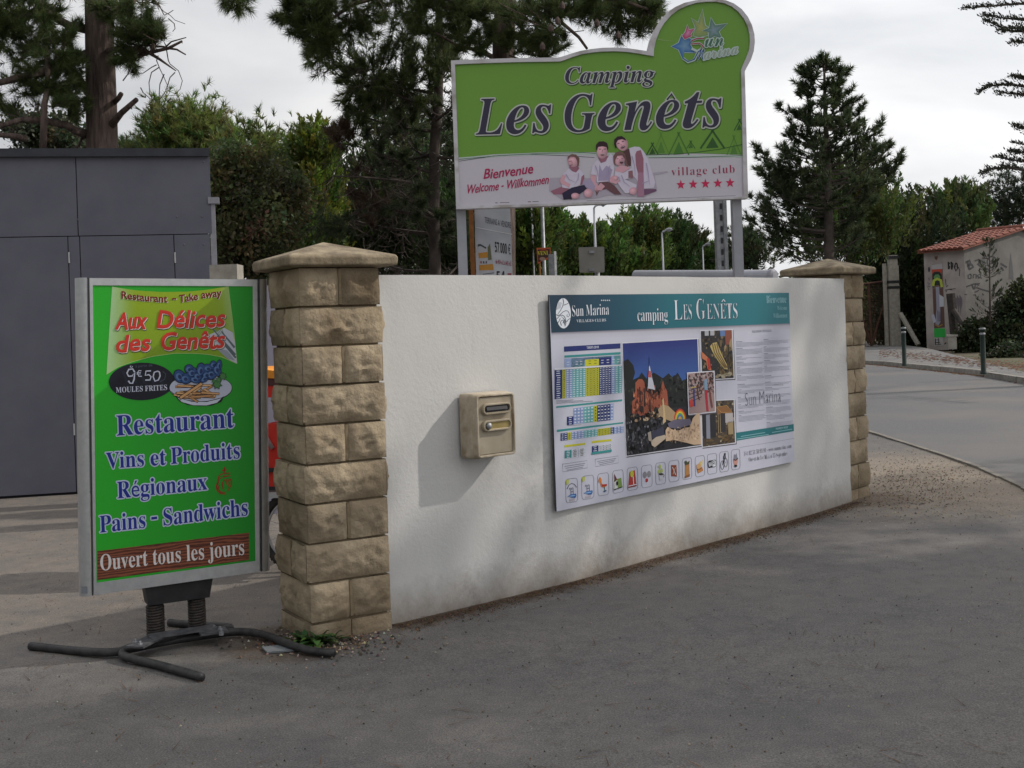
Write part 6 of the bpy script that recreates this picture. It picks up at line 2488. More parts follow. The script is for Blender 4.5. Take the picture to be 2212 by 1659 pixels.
def bollard(x, y, label):
    b = G(x, y, KH)
    root = thing('bollard', label, 'bollard', (b.x, b.y, KH), 'dark green bollards on the pavement edge')
    h, r = .93, .052
    m_ = MB()
    m_.lathe(b, [(r * 1.25, 0), (r * 1.25, .03), (r, .05), (r * .96, h - .15)], 16)
    m_.build('post', M['green'], root, smooth=True)
    m_ = MB()
    m_.lathe(b, [(r * .96, h - .15), (r * 1.08, h - .145), (r * 1.08, h - .115), (r * .7, h - .105)], 16)
    m_.build('band', M['bwhite'], root, smooth=True)
    m_ = MB()
    m_.lathe(b, [(r * .7, h - .105), (r * .95, h - .09), (r * 1.25, h - .05), (r * 1.15, h - .02), (r * .7, h + .0), (0, h + .005)], 16)
    m_.build('head', M['green'], root, smooth=True)
    m_ = MB()
    m_.lathe(b + Vector((0, 0, h - .05)), [(r * 1.1, .035), (r * 1.27, .025), (r * 1.29, .01), (r * 1.1, 0.005)], 16)
    m_.build('reflector_ring', M['bwhite'], root, smooth=True)
    return root


bo = bollard(2125, 808, 'nearer dark green bollard on the kerb in front of the hut')
b2_ = G(1954, 790, KH)
bo2 = copy_thing(bo, (b2_.x, b2_.y, KH))
bo2['label'] = 'farther dark green bollard on the kerb near the rusty gate'

# concrete gate post with collars, braced
pc_ = P(1934, 752, 44)
cp = thing('concrete_gate_post', 'tall slim concrete gate post with dark collars left of the hut', 'gate post', (pc_.x, pc_.y, .1))
zT = P(1926, 548, 44).z
m_ = MB()
ww = 20 / F_ * 44
m_.box((pc_.x, pc_.y, (zT - .5) / 2 + .05), ww, ww, zT - .5)
m_.build('shaft', M['cement'], cp)
m_ = MB()
m_.box((pc_.x, pc_.y, zT - .26), ww * .85, ww * .85, .4)
m_.build('top_block', M['cement'], cp)
for y in (556, 609, 621):
    m_ = MB()
    z = P(1928, y, 44).z
    m_.box((pc_.x, pc_.y, z), ww * 1.12, ww * 1.12, .10)
    m_.build('collar', M['black'], cp)
m_ = MB()
a, b = P(1945, 677, 43.8), P(1984, 745, 43)
m_.tube([a, b], .09, 6)
m_.build('brace', M['cement'], cp)
m_ = MB()
m_.box((pc_.x - .28, pc_.y + .1, zT * .45), .12, .12, zT * .9)
m_.build('side_post', M['cement'], cp)
# rusty wire gate
GTp = Plane(P(1890, 700, 44.5), (1, .25, 0))
M['rust'] = pm('rusty_steel', S(66, 46, 40), S(96, 66, 52), 6, rough=.9)
gt = thing('wire_gate', 'rusty framed wire mesh gate beyond the far stone pillar', 'gate', (GTp.O.x, GTp.O.y, .1))


def gbar(x0, y0, x1, y1, r, name='gate_bar'):
    m_ = MB()
    m_.tube([GTp.at(x0, y0), GTp.at(x1, y1)], r, 5)
    m_.build(name, M['rust'], gt)


for q in ((1800, 622, 1925, 606), (1800, 752, 1925, 752), (1876, 612, 1883, 748), (1883, 746, 1918, 628), (1883, 746, 1846, 640), (1921, 607, 1924, 752), (1812, 618, 1816, 752)):
    gbar(*q, .05)
m_ = MB()
for k in range(34):
    x = 1806 + k * 3.5
    m_.tube([GTp.at(x, 620 - k * .4), GTp.at(x + 4, 752)], .008, 3, cap=False)
for k in range(26):
    y = 618 + k * 5.2
    m_.tube([GTp.at(1806, y + 2), GTp.at(1925, y - 1)], .008, 3, cap=False)
m_.build('wire_mesh', M['rust'], gt)['kind'] = 'stuff'

# ------------------------------------------------------------------ vegetation
class Foliage:
    """many small leaf or needle triangles with a natural colour each"""
    def __init__(s, seed):
        s.r = np.random.default_rng(seed)
        s.V, s.C = [], []

    def tufts(s, pos, ax, n, ln, w, spread, cols, jit=.25):
        """needle tufts: pos (k,3), ax (k,3) unit; n needles each"""
        k = len(pos)
        if not k:
            return
        r = s.r
        pos = np.repeat(np.asarray(pos, float), n, 0)
        ax = np.repeat(np.asarray(ax, float), n, 0)
        d = ax + r.normal(0, spread, ax.shape)
        d /= np.linalg.norm(d, axis=1)[:, None] + 1e-9
        p0 = pos - ax * (r.random((k * n, 1)) * ln * .45)
        L = ln * (1 - jit * r.random((k * n, 1)))
        side = np.cross(d, r.normal(0, 1, d.shape))
        side /= np.linalg.norm(side, axis=1)[:, None] + 1e-9
        a = p0 - side * w / 2
        b = p0 + side * w / 2
        c = p0 + d * L
        s.V.append(np.stack([a, b, c], 1).reshape(-1, 3))
        cc = np.asarray(cols)[np.repeat(r.integers(0, len(cols), k), n)]
        cc = cc * (0.8 + .4 * r.random((k * n, 1)))
        s.C.append(np.repeat(cc, 3, 0))

    def leaves(s, pos, sz, cols, up=0.3, aspect=.6, updir=None):
        """single leaves (2 triangles as a rhombus)"""
        r = s.r
        pos = np.asarray(pos, float)
        k = len(pos)
        if not k:
            return
        d = r.normal(0, 1, (k, 3)) if updir is None else np.asarray(updir) + r.normal(0, .45, (k, 3))
        d[:, 2] += up
        d /= np.linalg.norm(d, axis=1)[:, None]
        side = np.cross(d, r.normal(0, 1, d.shape))
        side /= np.linalg.norm(side, axis=1)[:, None] + 1e-9
        L = sz * (.6 + .7 * r.random((k, 1)))
        p1, p2, p3, p4 = pos, pos + d * L * .5 + side * L * aspect / 2, pos + d * L, pos + d * L * .5 - side * L * aspect / 2
        s.V.append(np.stack([p1, p2, p3, p1, p3, p4], 1).reshape(-1, 3))
        cc = np.asarray(cols)[r.integers(0, len(cols), k)] * (.75 + .5 * r.random((k, 1)))
        s.C.append(np.repeat(cc, 6, 0))

    def build(s, name, parent, mat='leaf', extra=None):
        V = np.concatenate(s.V).astype(np.float32)
        Cc = np.concatenate(s.C).astype(np.float32)
        org = np.array(ORG[parent.name])
        V = V - org
        n = len(V)
        me = bpy.data.meshes.new(name)
        me.vertices.add(n)
        me.vertices.foreach_set('co', V.astype(np.float32).ravel())
        me.loops.add(n)
        me.loops.foreach_set('vertex_index', np.arange(n, dtype=np.int32))
        me.polygons.add(n // 3)
        me.polygons.foreach_set('loop_start', np.arange(0, n, 3, dtype=np.int32))
        me.polygons.foreach_set('loop_total', np.full(n // 3, 3, dtype=np.int32))
        at = me.color_attributes.new('Col', 'FLOAT_COLOR', 'POINT')
        at.data.foreach_set('color', np.concatenate([Cc, np.ones((n, 1), np.float32)], 1).ravel())
        me.materials.append(M[mat])
        me.update(calc_edges=True)
        o = bpy.data.objects.new(name, me)
        COL.objects.link(o)
        o.parent = parent
        ORG[o.name] = ORG[parent.name]
        TRI[0] += n // 3
        return o


TRI = [0]
PINE = [(.074, .108, .038), (.104, .146, .050), (.060, .084, .032), (.135, .170, .062)]
PINE_D = [(.042, .062, .030), (.056, .080, .036), (.072, .098, .042)]
PINE_B = [(.12, .17, .048), (.17, .22, .062), (.085, .12, .04), (.22, .26, .08)]
DEAD = [(.10, .065, .045), (.075, .05, .038), (.12, .085, .055)]
CYP = [(.06, .105, .024), (.09, .145, .032), (.045, .075, .022), (.12, .175, .036)]
CYP_Y = [(.16, .19, .03), (.11, .15, .03), (.07, .11, .025), (.20, .22, .04)]
OAK = [(.12, .138, .06), (.15, .165, .07), (.10, .115, .05), (.10, .11, .046), (.06, .072, .032), (.13, .115, .06), (.15, .12, .07)]


def curve_pts(a, b, bend, n=6, rg=random):
    a, b = Vector(a), Vector(b)
    L = (b - a).length
    off = Vector((rg.uniform(-1, 1), rg.uniform(-1, 1), rg.uniform(-1, 1))) * L * bend
    sag = Vector((0, 0, -L * bend * .6))
    out = []
    for i in range(n + 1):
        t = i / n
        out.append(a.lerp(b, t) + (off + sag) * (4 * t * (1 - t)) * .5)
    return out


def spray(fo, wd, org, tip, rg, tuft_n, needle, width, cols, r0=.012, sub=3, spread=.55, bend=.18, dens=1.0):
    """a twig from org to tip with side twigs, needle tufts toward the ends"""
    pts = curve_pts(org, tip, bend, 5, rg)
    wd.tube(pts, [r0 * (1 - .8 * i / 5) for i in range(6)], 3, cap=False)
    L = (pts[-1] - pts[0]).length
    P_, A_ = [], []
    P_.append(pts[-1]); A_.append((pts[-1] - pts[-2]).normalized())
    for i in range(2, 6):
        if rg.random() < .55 * dens:
            P_.append(pts[i]); A_.append(((pts[i] - pts[i - 1]).normalized() + Vector((rg.uniform(-.5, .5), rg.uniform(-.5, .5), rg.uniform(0, .6)))).normalized())
    for k in range(sub):
        i = rg.randint(1, 4)
        d = (pts[i + 1] - pts[i]).normalized()
        s_ = d + Vector((rg.uniform(-1, 1), rg.uniform(-1, 1), rg.uniform(-.5, .8))) * .9
        s_ = s_.normalized() * L * rg.uniform(.2, .42)
        q = curve_pts(pts[i], pts[i] + s_, bend, 3, rg)
        wd.tube(q, [r0 * .5, r0 * .4, r0 * .3, r0 * .2], 3, cap=False)
        P_.append(q[-1]); A_.append((q[-1] - q[-2]).normalized())
        if rg.random() < .7 * dens:
            P_.append(q[2]); A_.append((s_.normalized() + Vector((0, 0, .5))).normalized())
    fo.tufts([tuple(p) for p in P_], [tuple(a) for a in A_], tuft_n, needle, width, spread, cols)


def limb_px(m_, pts, r0, r1, seg=7, Z=None):
    """a limb drawn through measured points (x, y, depth)"""
    w = [P(x, y, z) for x, y, z in pts]
    n = len(w)
    m_.tube(w, [r0 + (r1 - r0) * i / (n - 1) for i in range(n)], seg)
    return w


def region(fo, wd, rg, x, y, rx, ry, Z, rz, n, src, needle, width, tuft_n, cols, sub=3, up=.3, r0=.010, tl=None, spread=.55):
    """twigs spread through a rounded volume centred at a measured place; src = where they come from"""
    c = P(x, y, Z)
    sx, sz = rx / F_ * Z, ry / F_ * Z
    for _ in range(n):
        while True:
            u = Vector((rg.uniform(-1, 1), rg.uniform(-1, 1), rg.uniform(-1, 1)))
            if u.length < 1:
                break
        tip = c + Vector((u.x * sx, u.y * rz, u.z * sz))
        s_ = min(src, key=lambda q: (q - tip).length) if isinstance(src, list) else src
        d = tip - s_
        L = min(d.length * .7, tl or max(sx, sz) * .8)
        o_ = tip - d.normalized() * L
        spray(fo, wd, o_, tip + Vector((0, 0, up * L * .2)), rg, tuft_n, needle, width, cols, r0=r0, sub=sub, spread=spread)


# --- big pine on the left, behind the grey building
rg = random.Random(11)
ZA = 14.6
b_ = P(219, 700, ZA)
t1 = thing('pine_tree', 'large dark pine with a thick straight trunk standing behind the grey panelled building', 'pine tree', (b_.x, b_.y, 0), 'pine trees around the entrance')
m_ = MB()
axis = [P(222, 1085, ZA), P(221, 330, ZA), P(219, 220, ZA), P(216, 110, ZA), P(213, 0, ZA), P(210, -160, ZA), P(206, -420, ZA)]
axis[0].z = -.1
m_.tube(axis, [.25, .195, .188, .178, .168, .145, .08], 18)
tk = m_.build('trunk', M['bark'], t1, smooth=True)
limbs = [([(190, 118, ZA), (168, 128, ZA - .1), (145, 138, ZA - .4), (72, 160, ZA - .8), (0, 178, ZA - 1), (-70, 190, ZA - 1.2)], .075, .03),
         ([(195, 65, ZA), (150, 55, ZA), (109, 33, ZA - .3), (84, 7, ZA - .5), (60, -40, ZA - .6)], .06, .035),
         ([(120, 20, ZA - .2), (60, 28, ZA - .6), (0, 60, ZA - 1), (-60, 80, ZA - 1.1)], .05, .03),
         ([(190, 200, ZA), (168, 165, ZA - .2), (150, 140, ZA - .5), (120, 120, ZA - .8)], .055, .02),
         ([(225, 114, ZA), (245, 108, ZA - .2), (269, 104, ZA - .3), (311, 107, ZA - .5)], .05, .035),
         ([(311, 107, ZA - .5), (345, 128, ZA - .6), (380, 153, ZA - .7)], .028, .006),
         ([(248, 127, ZA), (285, 124, ZA - .3), (320, 114, ZA - .5), (364, 104, ZA - .7), (393, 89, ZA - .8)], .038, .014),
         ([(362, 104, ZA - .7), (382, 107, ZA - .75), (401, 118, ZA - .8)], .016, .008),
         ([(291, 97, ZA - .4), (355, 101, ZA - .6)], .014, .012), ([(353, 106, ZA - .6), (370, 90, ZA - .7), (402, 81, ZA - .8)], .012, .006),
         ([(236, 276, ZA), (250, 258, ZA - .2), (262, 244, ZA - .3), (295, 215, ZA - .5)], .055, .03),
         ([(280, 228, ZA - .4), (285, 236, ZA - .4)], .015, .006),
         ([(246, 222, ZA), (256, 212, ZA - .2), (262, 202, ZA - .25)], .035, .03),
         ([(188, 291, ZA), (166, 284, ZA - .2), (145, 271, ZA - .4), (90, 260, ZA - .7), (47, 258, ZA - .8), (0, 272, ZA - 1), (-40, 290, ZA - 1)], .06, .025),
         ([(58, 300, ZA - .8), (30, 294, ZA - .9), (0, 291, ZA - 1), (-40, 300, ZA - 1)], .04, .03),
         ([(93, 330, ZA - .9), (95, 270, ZA - .9), (96, 225, ZA - .9), (104, 190, ZA - .8), (102, 100, ZA - .6)], .045, .03),
         ([(96, 232, ZA - .9), (84, 228, ZA - .9), (74, 240, ZA - .9), (70, 256, ZA - .9)], .012, .006), ([(98, 228, ZA - .9), (112, 230, ZA - .9), (124, 252, ZA - .9)], .012, .005),
         ([(500 / 2.75, 800 / 2.75, ZA), (160, 330, ZA)], .02, .01),
         ([(215, 40, ZA), (260, 20, ZA - .4), (310, -20, ZA - .7)], .05, .02)]
for pts, r0, r1 in limbs:
    m_ = MB()
    limb_px(m_, pts, r0, r1)
    m_.build('limb', M['bark'], t1, smooth=True)
m_ = MB()
for z in ([(990, 300), (1000, 360), (1010, 380), (1060, 420), (1083, 480), (1070, 530), (1035, 565), (1000, 570)], [(940, 330), (930, 360), (950, 410), (970, 450), (1000, 520), (990, 560)], [(930, 385), (900, 400), (850, 435), (775, 445)], [(945, 400), (900, 430), (885, 490), (890, 560), (907, 595)], [(1040, 430), (1010, 460), (985, 540), (950, 590), (945, 640)], [(975, 440), (950, 500), (945, 560), (960, 580)], [(835, 520), (850, 550), (885, 580), (905, 595)], [(920, 0), (935, 30), (975, 70), (1010, 90), (1040, 120), (1100, 142)], [(1000, 110), (1035, 140), (1040, 170), (1025, 188)], [(940, 20), (960, 60), (975, 90), (1000, 80), (1030, 60)], [(880, 110), (920, 120), (970, 150), (975, 180)], [(600, 30), (540, 70), (520, 110), (560, 160)], [(700, 20), (780, 30), (850, 10)], [(1075, 245), (1085, 258)], [(905, 275), (895, 250)], [(985, 270), (970, 240)], [(730, 480), (760, 440), (790, 380), (800, 360)]):
    limb_px(m_, [(a / 2.75, b / 2.75, ZA - .6) for a, b in z], .008, .004, seg=4)
m_.lathe(P(909 / 2.75, 300 / 2.75, ZA - .6), [(0, 0), (.028, .02), (.03, .06), (.012, .09), (0, .1)], 8)
m_.build('dead_twigs', M['bark'], t1)['kind'] = 'stuff'
fo, wd = Foliage(1), MB()
src = [P(x, y, z) for pts, _, _ in limbs for x, y, z in pts]
R1 = dict(needle=.15, width=.0066, tuft_n=24, cols=PINE)
for (x, y, rx, ry, rz, n) in ((40, 20, 90, 60, 1.2, 46), (0, 90, 70, 55, 1.2, 44), (75, 80, 75, 55, .9, 26), (110, 140, 60, 40, .8, 22), (85, 185, 45, 34, .6, 18), (150, 205, 40, 36, .6, 26), (165, 150, 34, 40, .6, 14), (285, 70, 46, 40, .7, 26), (310, 50, 40, 26, .6, 14), (262, 130, 34, 34, .5, 14), (330, 66, 22, 26, .5, 10), (120, 60, 60, 40, .9, 16), (-10, 170, 40, 40, .8, 10), (10, 230, 22, 28, .6, 12), (250, 20, 60, 26, .6, 14)):
    region(fo, wd, rg, x, y, rx, ry, ZA - .6, rz, n, src, sub=3, r0=.009, tl=.55, **R1)
for (x, y, rx, ry, n) in ((130, -140, 420, 120, 150), (200, -330, 330, 110, 70)):
    region(fo, wd, rg, x, y, rx, ry, ZA, 3.0, n, [P(205, -200, ZA)], .17, .012, 20, PINE, sub=3, r0=.012, tl=.7)
region(fo, wd, rg, 515, 12, 34, 22, ZA - 2.5, .3, 12, [P(505, -40, ZA - 2.5)], .15, .006, 30, PINE, sub=2, r0=.006, tl=.35)
m_ = MB()
m_.tube([P(210, -180, ZA), P(360, -150, ZA - 1), P(505, -60, ZA - 2.4), P(515, 0, ZA - 2.5)], [.06, .05, .03, .008], 6)
m_.build('limb', M['bark'], t1, smooth=True)
fo.build('crown', t1)
wd.build('twigs', M['bark'], t1)['kind'] = 'stuff'

# --- central group of pines behind the billboard
rg = random.Random(23)
fo, wd = Foliage(2), MB()
ZC = 15.5
b_ = P(1090, 700, ZC)
t2 = thing('pine_tree', 'tall dark pine with its trunk behind the left half of the billboard', 'pine tree', (b_.x, b_.y, 0), 'pine trees around the entrance')
m_ = MB()
ax2 = [P(1088, 1060, ZC), P(1086, 500, ZC), P(1087, 200, ZC), P(1088, 90, ZC), P(1092, 0, ZC), P(1096, -180, ZC), P(1100, -380, ZC)]
ax2[0].z = -.1
m_.tube(ax2, [.20, .17, .155, .15, .14, .11, .06], 14)
m_.build('trunk', M['bark'], t2, smooth=True)
limbs2 = [([(1068, 60, ZC), (1030, 30, ZC - .3), (980, 20, ZC - .8), (900, -10, ZC - 1.2), (800, -30, ZC - 1.4)], .06, .02),
          ([(1105, 70, ZC), (1150, 100, ZC - .4), (1180, 125, ZC - .6)], .05, .02),
          ([(1170, -20, ZC - .6), (1196, 25, ZC - 1), (1215, 50, ZC - 1.2), (1250, 80, ZC - 1.3), (1268, 105, ZC - 1.4)], .03, .016),
          ([(1216, 50, ZC - 1.2), (1198, 62, ZC - 1.2), (1230, 70, ZC - 1.2), (1262, 66, ZC - 1.3)], .012, .005),
          ([(1100, 40, ZC), (1180, 10, ZC - .6), (1260, -10, ZC - 1), (1340, 0, ZC - 1.2), (1400, 20, ZC - 1.3)], .05, .015),
          ([(1075, 130, ZC), (1040, 110, ZC - .4), (990, 100, ZC - .6), (940, 70, ZC - .8)], .04, .012),
          ([(1080, 180, ZC), (1130, 130, ZC - .3), (1100, 120, ZC - .4)], .03, .012),
          ([(1070, 10, ZC), (980, -20, ZC - .5), (860, -20, ZC - .8), (760, 10, ZC - 1), (690, 60, ZC - 1.1)], .06, .015),
          ([(1075, -30, ZC), (960, -50, ZC - .4), (820, -40, ZC - .8), (700, -20, ZC - 1), (630, 20, ZC - 1.1)], .05, .015)]
for pts, r0, r1 in limbs2:
    m_ = MB()
    limb_px(m_, pts, r0, r1)
    m_.build('limb', M['bark'], t2, smooth=True)
src = [P(x, y, z) for pts, _, _ in limbs2 for x, y, z in pts]
R2 = dict(needle=.155, width=.0075, tuft_n=22, cols=PINE)
for (x, y, rx, ry, rz, n) in ((640, 30, 50, 55, .7, 34), (690, 60, 60, 70, .8, 54), (740, 30, 90, 60, 1, 48), (840, 30, 110, 60, 1.2, 54), (950, 20, 100, 50, 1.1, 42), (1040, 40, 90, 50, 1.0, 44), (1130, 40, 90, 46, .9, 40), (1180, 95, 60, 30, .7, 24), (1240, 12, 90, 34, .8, 36), (1330, 10, 80, 32, .8, 40), (1400, 26, 36, 30, .5, 22), (1336, 66, 30, 26, .4, 12), (1390, 60, 30, 26, .4, 14), (1150, 110, 50, 18, .6, 14), (1030, 100, 50, 30, .7, 16), (690, 130, 34, 40, .6, 16), (1290, 30, 40, 36, .5, 12)):
    region(fo, wd, rg, x, y, rx, ry, ZC - .9, rz, n, src, sub=3, r0=.009, tl=.6, **R2)
region(fo, wd, rg, 1000, -150, 480, 110, ZC, 3.2, 170, [P(1095, -140, ZC)], .18, .012, 18, PINE, sub=3, r0=.012, tl=.8)
region(fo, wd, rg, 1050, -320, 340, 90, ZC, 2.6, 60, [P(1098, -300, ZC)], .18, .012, 18, PINE, sub=3, r0=.012, tl=.8)
for (x, y) in ((1205, 55), (1190, 70), (1172, 110), (1215, 22), (1336, 86), (1290, 60)):
    m_ = MB()
    m_.lathe(P(x, y, ZC - 1.6), [(0, 0), (.03, .02), (.035, .06), (.015, .10), (0, .11)], 8)
    m_.build('pine_cone', M['bark'], t2)
fo.build('crown', t2)
wd.build('twigs', M['bark'], t2)['kind'] = 'stuff'

# second pine of the group: slimmer trunk left of the billboard, mostly bare brown twigs below
fo, wd = Foliage(3), MB()
ZD = 16.5
b_ = P(940, 700, ZD)
t3 = thing('pine_tree', 'slim dark pine with bare brown lower branches just left of the billboard', 'pine tree', (b_.x, b_.y, 0), 'pine trees around the entrance')
m_ = MB()
ax3 = [P(942, 1040, ZD), P(940, 590, ZD), P(937, 450, ZD), P(938, 330, ZD), P(946, 220, ZD), P(950, 120, ZD), P(948, 20, ZD), P(940, -120, ZD)]
ax3[0].z = -.1
m_.tube(ax3, [.10, .085, .08, .075, .07, .06, .05, .03], 10)
m_.build('trunk', M['bark_far'], t3, smooth=True)
limbs3 = []
for (x, y) in ((800, 150), (760, 240), (735, 300), (720, 380), (740, 470), (780, 540), (860, 190), (880, 300), (850, 400), (1000, 330), (1030, 470), (1000, 560), (870, 500), (820, 330), (800, 440), (990, 210), (760, 180)):
    s_ = min(ax3, key=lambda q: abs(q.z - (P(x, y, ZD).z - .2)))
    tip = P(x, y, ZD + rg.uniform(-1.2, 1.2))
    z0 = tip.z + rg.uniform(-.6, .1)
    st = Vector((b_.x + (ax3[4].x - b_.x) * .5, b_.y, z0))
    pts = curve_pts(st, tip, .12, 7, rg)
    m_ = MB()
    m_.tube(pts, [.028 * (1 - .75 * i / 7) for i in range(8)], 5)
    m_.build('limb', M['bark_far'], t3, smooth=True)
    limbs3.append(pts)
src = [q for p in limbs3 for q in p]
dd_ = MB()
for p in limbs3:
    for _ in range(26):
        q = p[rg.randint(2, 7)]
        tip = q + Vector((rg.uniform(-.5, .5), rg.uniform(-.5, .5), rg.uniform(-.45, .35)))
        c = curve_pts(q, tip, .25, 4, rg)
        dd_.tube(c, [.007, .006, .005, .004, .003], 3, cap=False)
        for _ in range(3):
            e = c[rg.randint(1, 4)]
            dd_.tube(curve_pts(e, e + Vector((rg.uniform(-.2, .2), rg.uniform(-.2, .2), rg.uniform(-.2, .15))), .2, 2, rg), .0028, 3, cap=False)
dd_.build('dead_twigs', M['bark_far'], t3)['kind'] = 'stuff'
for (x, y, rx, ry, rz, n, c) in ((800, 140, 110, 60, 1.2, 52, PINE), (880, 200, 90, 70, 1.2, 46, PINE), (770, 210, 50, 60, 1.0, 34, PINE), (740, 300, 30, 40, .9, 12, DEAD), (840, 330, 80, 70, 1.2, 30, PINE_D), (900, 440, 70, 60, 1.2, 22, PINE_D), (800, 430, 60, 60, 1, 14, DEAD), (1010, 300, 40, 120, 1.2, 40, PINE_D), (930, 100, 70, 50, 1.1, 46, PINE), (1000, 500, 50, 60, 1, 22, PINE_D), (700, 520, 40, 60, .8, 14, PINE_D)):
    region(fo, wd, rg, x, y, rx, ry, ZD, rz, n, src, .16, .009, 24, c, sub=3, r0=.008, tl=.6)
fo.build('crown', t3)
wd.build('twigs', M['bark_far'], t3)['kind'] = 'stuff'


# --- generic conifer with upswept limbs, given by measured limb tips
def conifer(name, label, Z, trunk, tips, seed, needle, width, tn, cols, depth, group=None, extra=120, ztop=None, fill=1.0, subn=3, r=.12, down=.35, bark='bark_far', env=None, droop=0.0):
    rg = random.Random(seed)
    fo, wd = Foliage(seed), MB()
    base = P(*trunk[-1], Z)
    base.z = 0
    root = thing(name, label, 'tree' if 'pine' not in name else 'pine tree', (base.x, base.y, 0), group)
    tp = [P(x, y, Z) for x, y in trunk]
    tp.append(base - Vector((0, 0, .1)))
    m_ = MB()
    n = len(tp)
    m_.tube(tp, [r * (.15 + .85 * i / (n - 1)) for i in range(n)], 8)
    m_.build('trunk', M[bark], root, smooth=True)
    ztop, zb = tp[0].z, tp[-2].z

    def axis(z):
        for i in range(len(tp) - 1):
            if tp[i].z >= z >= tp[i + 1].z:
                f = (tp[i].z - z) / max(tp[i].z - tp[i + 1].z, 1e-6)
                return tp[i].lerp(tp[i + 1], f)
        return tp[0].copy()
    ends = []
    for (x, y) in tips:
        ends.append((P(x, y, Z + rg.uniform(-.25, .25) * depth), 1))
    # limbs toward and away from the viewer, lengths borrowed from the measured ones
    base_e = list(ends)
    for k in range(extra):
        e, _ = rg.choice(base_e)
        a = axis(e.z)
        v = e - a
        L = math.hypot(v.x, v.y)
        ang = rg.uniform(0, 2 * math.pi)
        lim = .85
        ends.append((Vector((a.x + math.cos(ang) * L * lim, a.y + math.sin(ang) * L * lim, e.z + rg.uniform(-.5, .4) * depth * .35)), 0))
    for e, main in ends:
        L = (e - axis(e.z)).length
        st = axis(max(e.z - L * down, zb * .3))
        pts = []
        for i in range(7):
            t = i / 6
            p = st.lerp(e, t)
            p.z += (-1 if down > 0 else 1) * L * .10 * 4 * t * (1 - t) + L * droop * t * (1 - t)
            pts.append(p)
        wd.tube(pts, [.03 * L ** .5 * (1 - .8 * i / 6) for i in range(7)], 4, cap=False)
        k = max(3, int(L * 5 * fill))
        for _ in range(k):
            t = rg.uniform(.18, 1) ** .8
            i = min(int(t * 6), 5)
            q = pts[i].lerp(pts[i + 1], t * 6 - i)
            d = (pts[i + 1] - pts[i]).normalized()
            w = Vector((rg.uniform(-1, 1), rg.uniform(-1, 1), rg.uniform(-.35, .9)))
            ln = (.25 + .28 * L * (1 - t) + .12 * L * rg.random())
            tip = q + (d * .8 + w * .9).normalized() * ln
            if main and t > .9:
                tip = q + (d + Vector((0, 0, .3))) * .3
            spray(fo, wd, q, tip, rg, tn, needle, width, cols, r0=.01, sub=subn)
    fo.build('crown', root)
    wd.build('twigs', M[bark], root)['kind'] = 'stuff'
    return root


cz = lambda x, y: (1590.9 + x / 2.749, y / 2.749)
conifer('pine_tree', 'tall cone-shaped dark pine standing alone behind the far stone pillar', 31,
        [cz(520, 372), cz(525, 600), cz(535, 850), cz(545, 1100), cz(548, 1450)],
        [cz(*q) for q in ((505, 362), (548, 366), (460, 395), (575, 410), (450, 440), (590, 470), (420, 455), (385, 485), (625, 485), (400, 540), (365, 570), (635, 580), (640, 640), (360, 640), (295, 665), (650, 665), (750, 662), (310, 745), (740, 690), (825, 765), (315, 790), (800, 800), (320, 850), (245, 870), (140, 905), (885, 840), (890, 900), (170, 960), (965, 925), (940, 1000), (180, 1050), (160, 1100), (900, 1060), (140, 1170), (105, 1205), (850, 1120), (100, 1290), (110, 1330), (780, 1230), (700, 1330), (180, 1400), (240, 1450), (680, 1420), (560, 700), (450, 800), (620, 900), (400, 1000), (660, 1150), (330, 1200), (450, 1330))],
        31, .21, .026, 13, [(.045,.066,.032),(.060,.084,.040),(.080,.105,.048)], 2.2, 'pine trees around the entrance', extra=66, fill=.84, subn=3, r=.16)


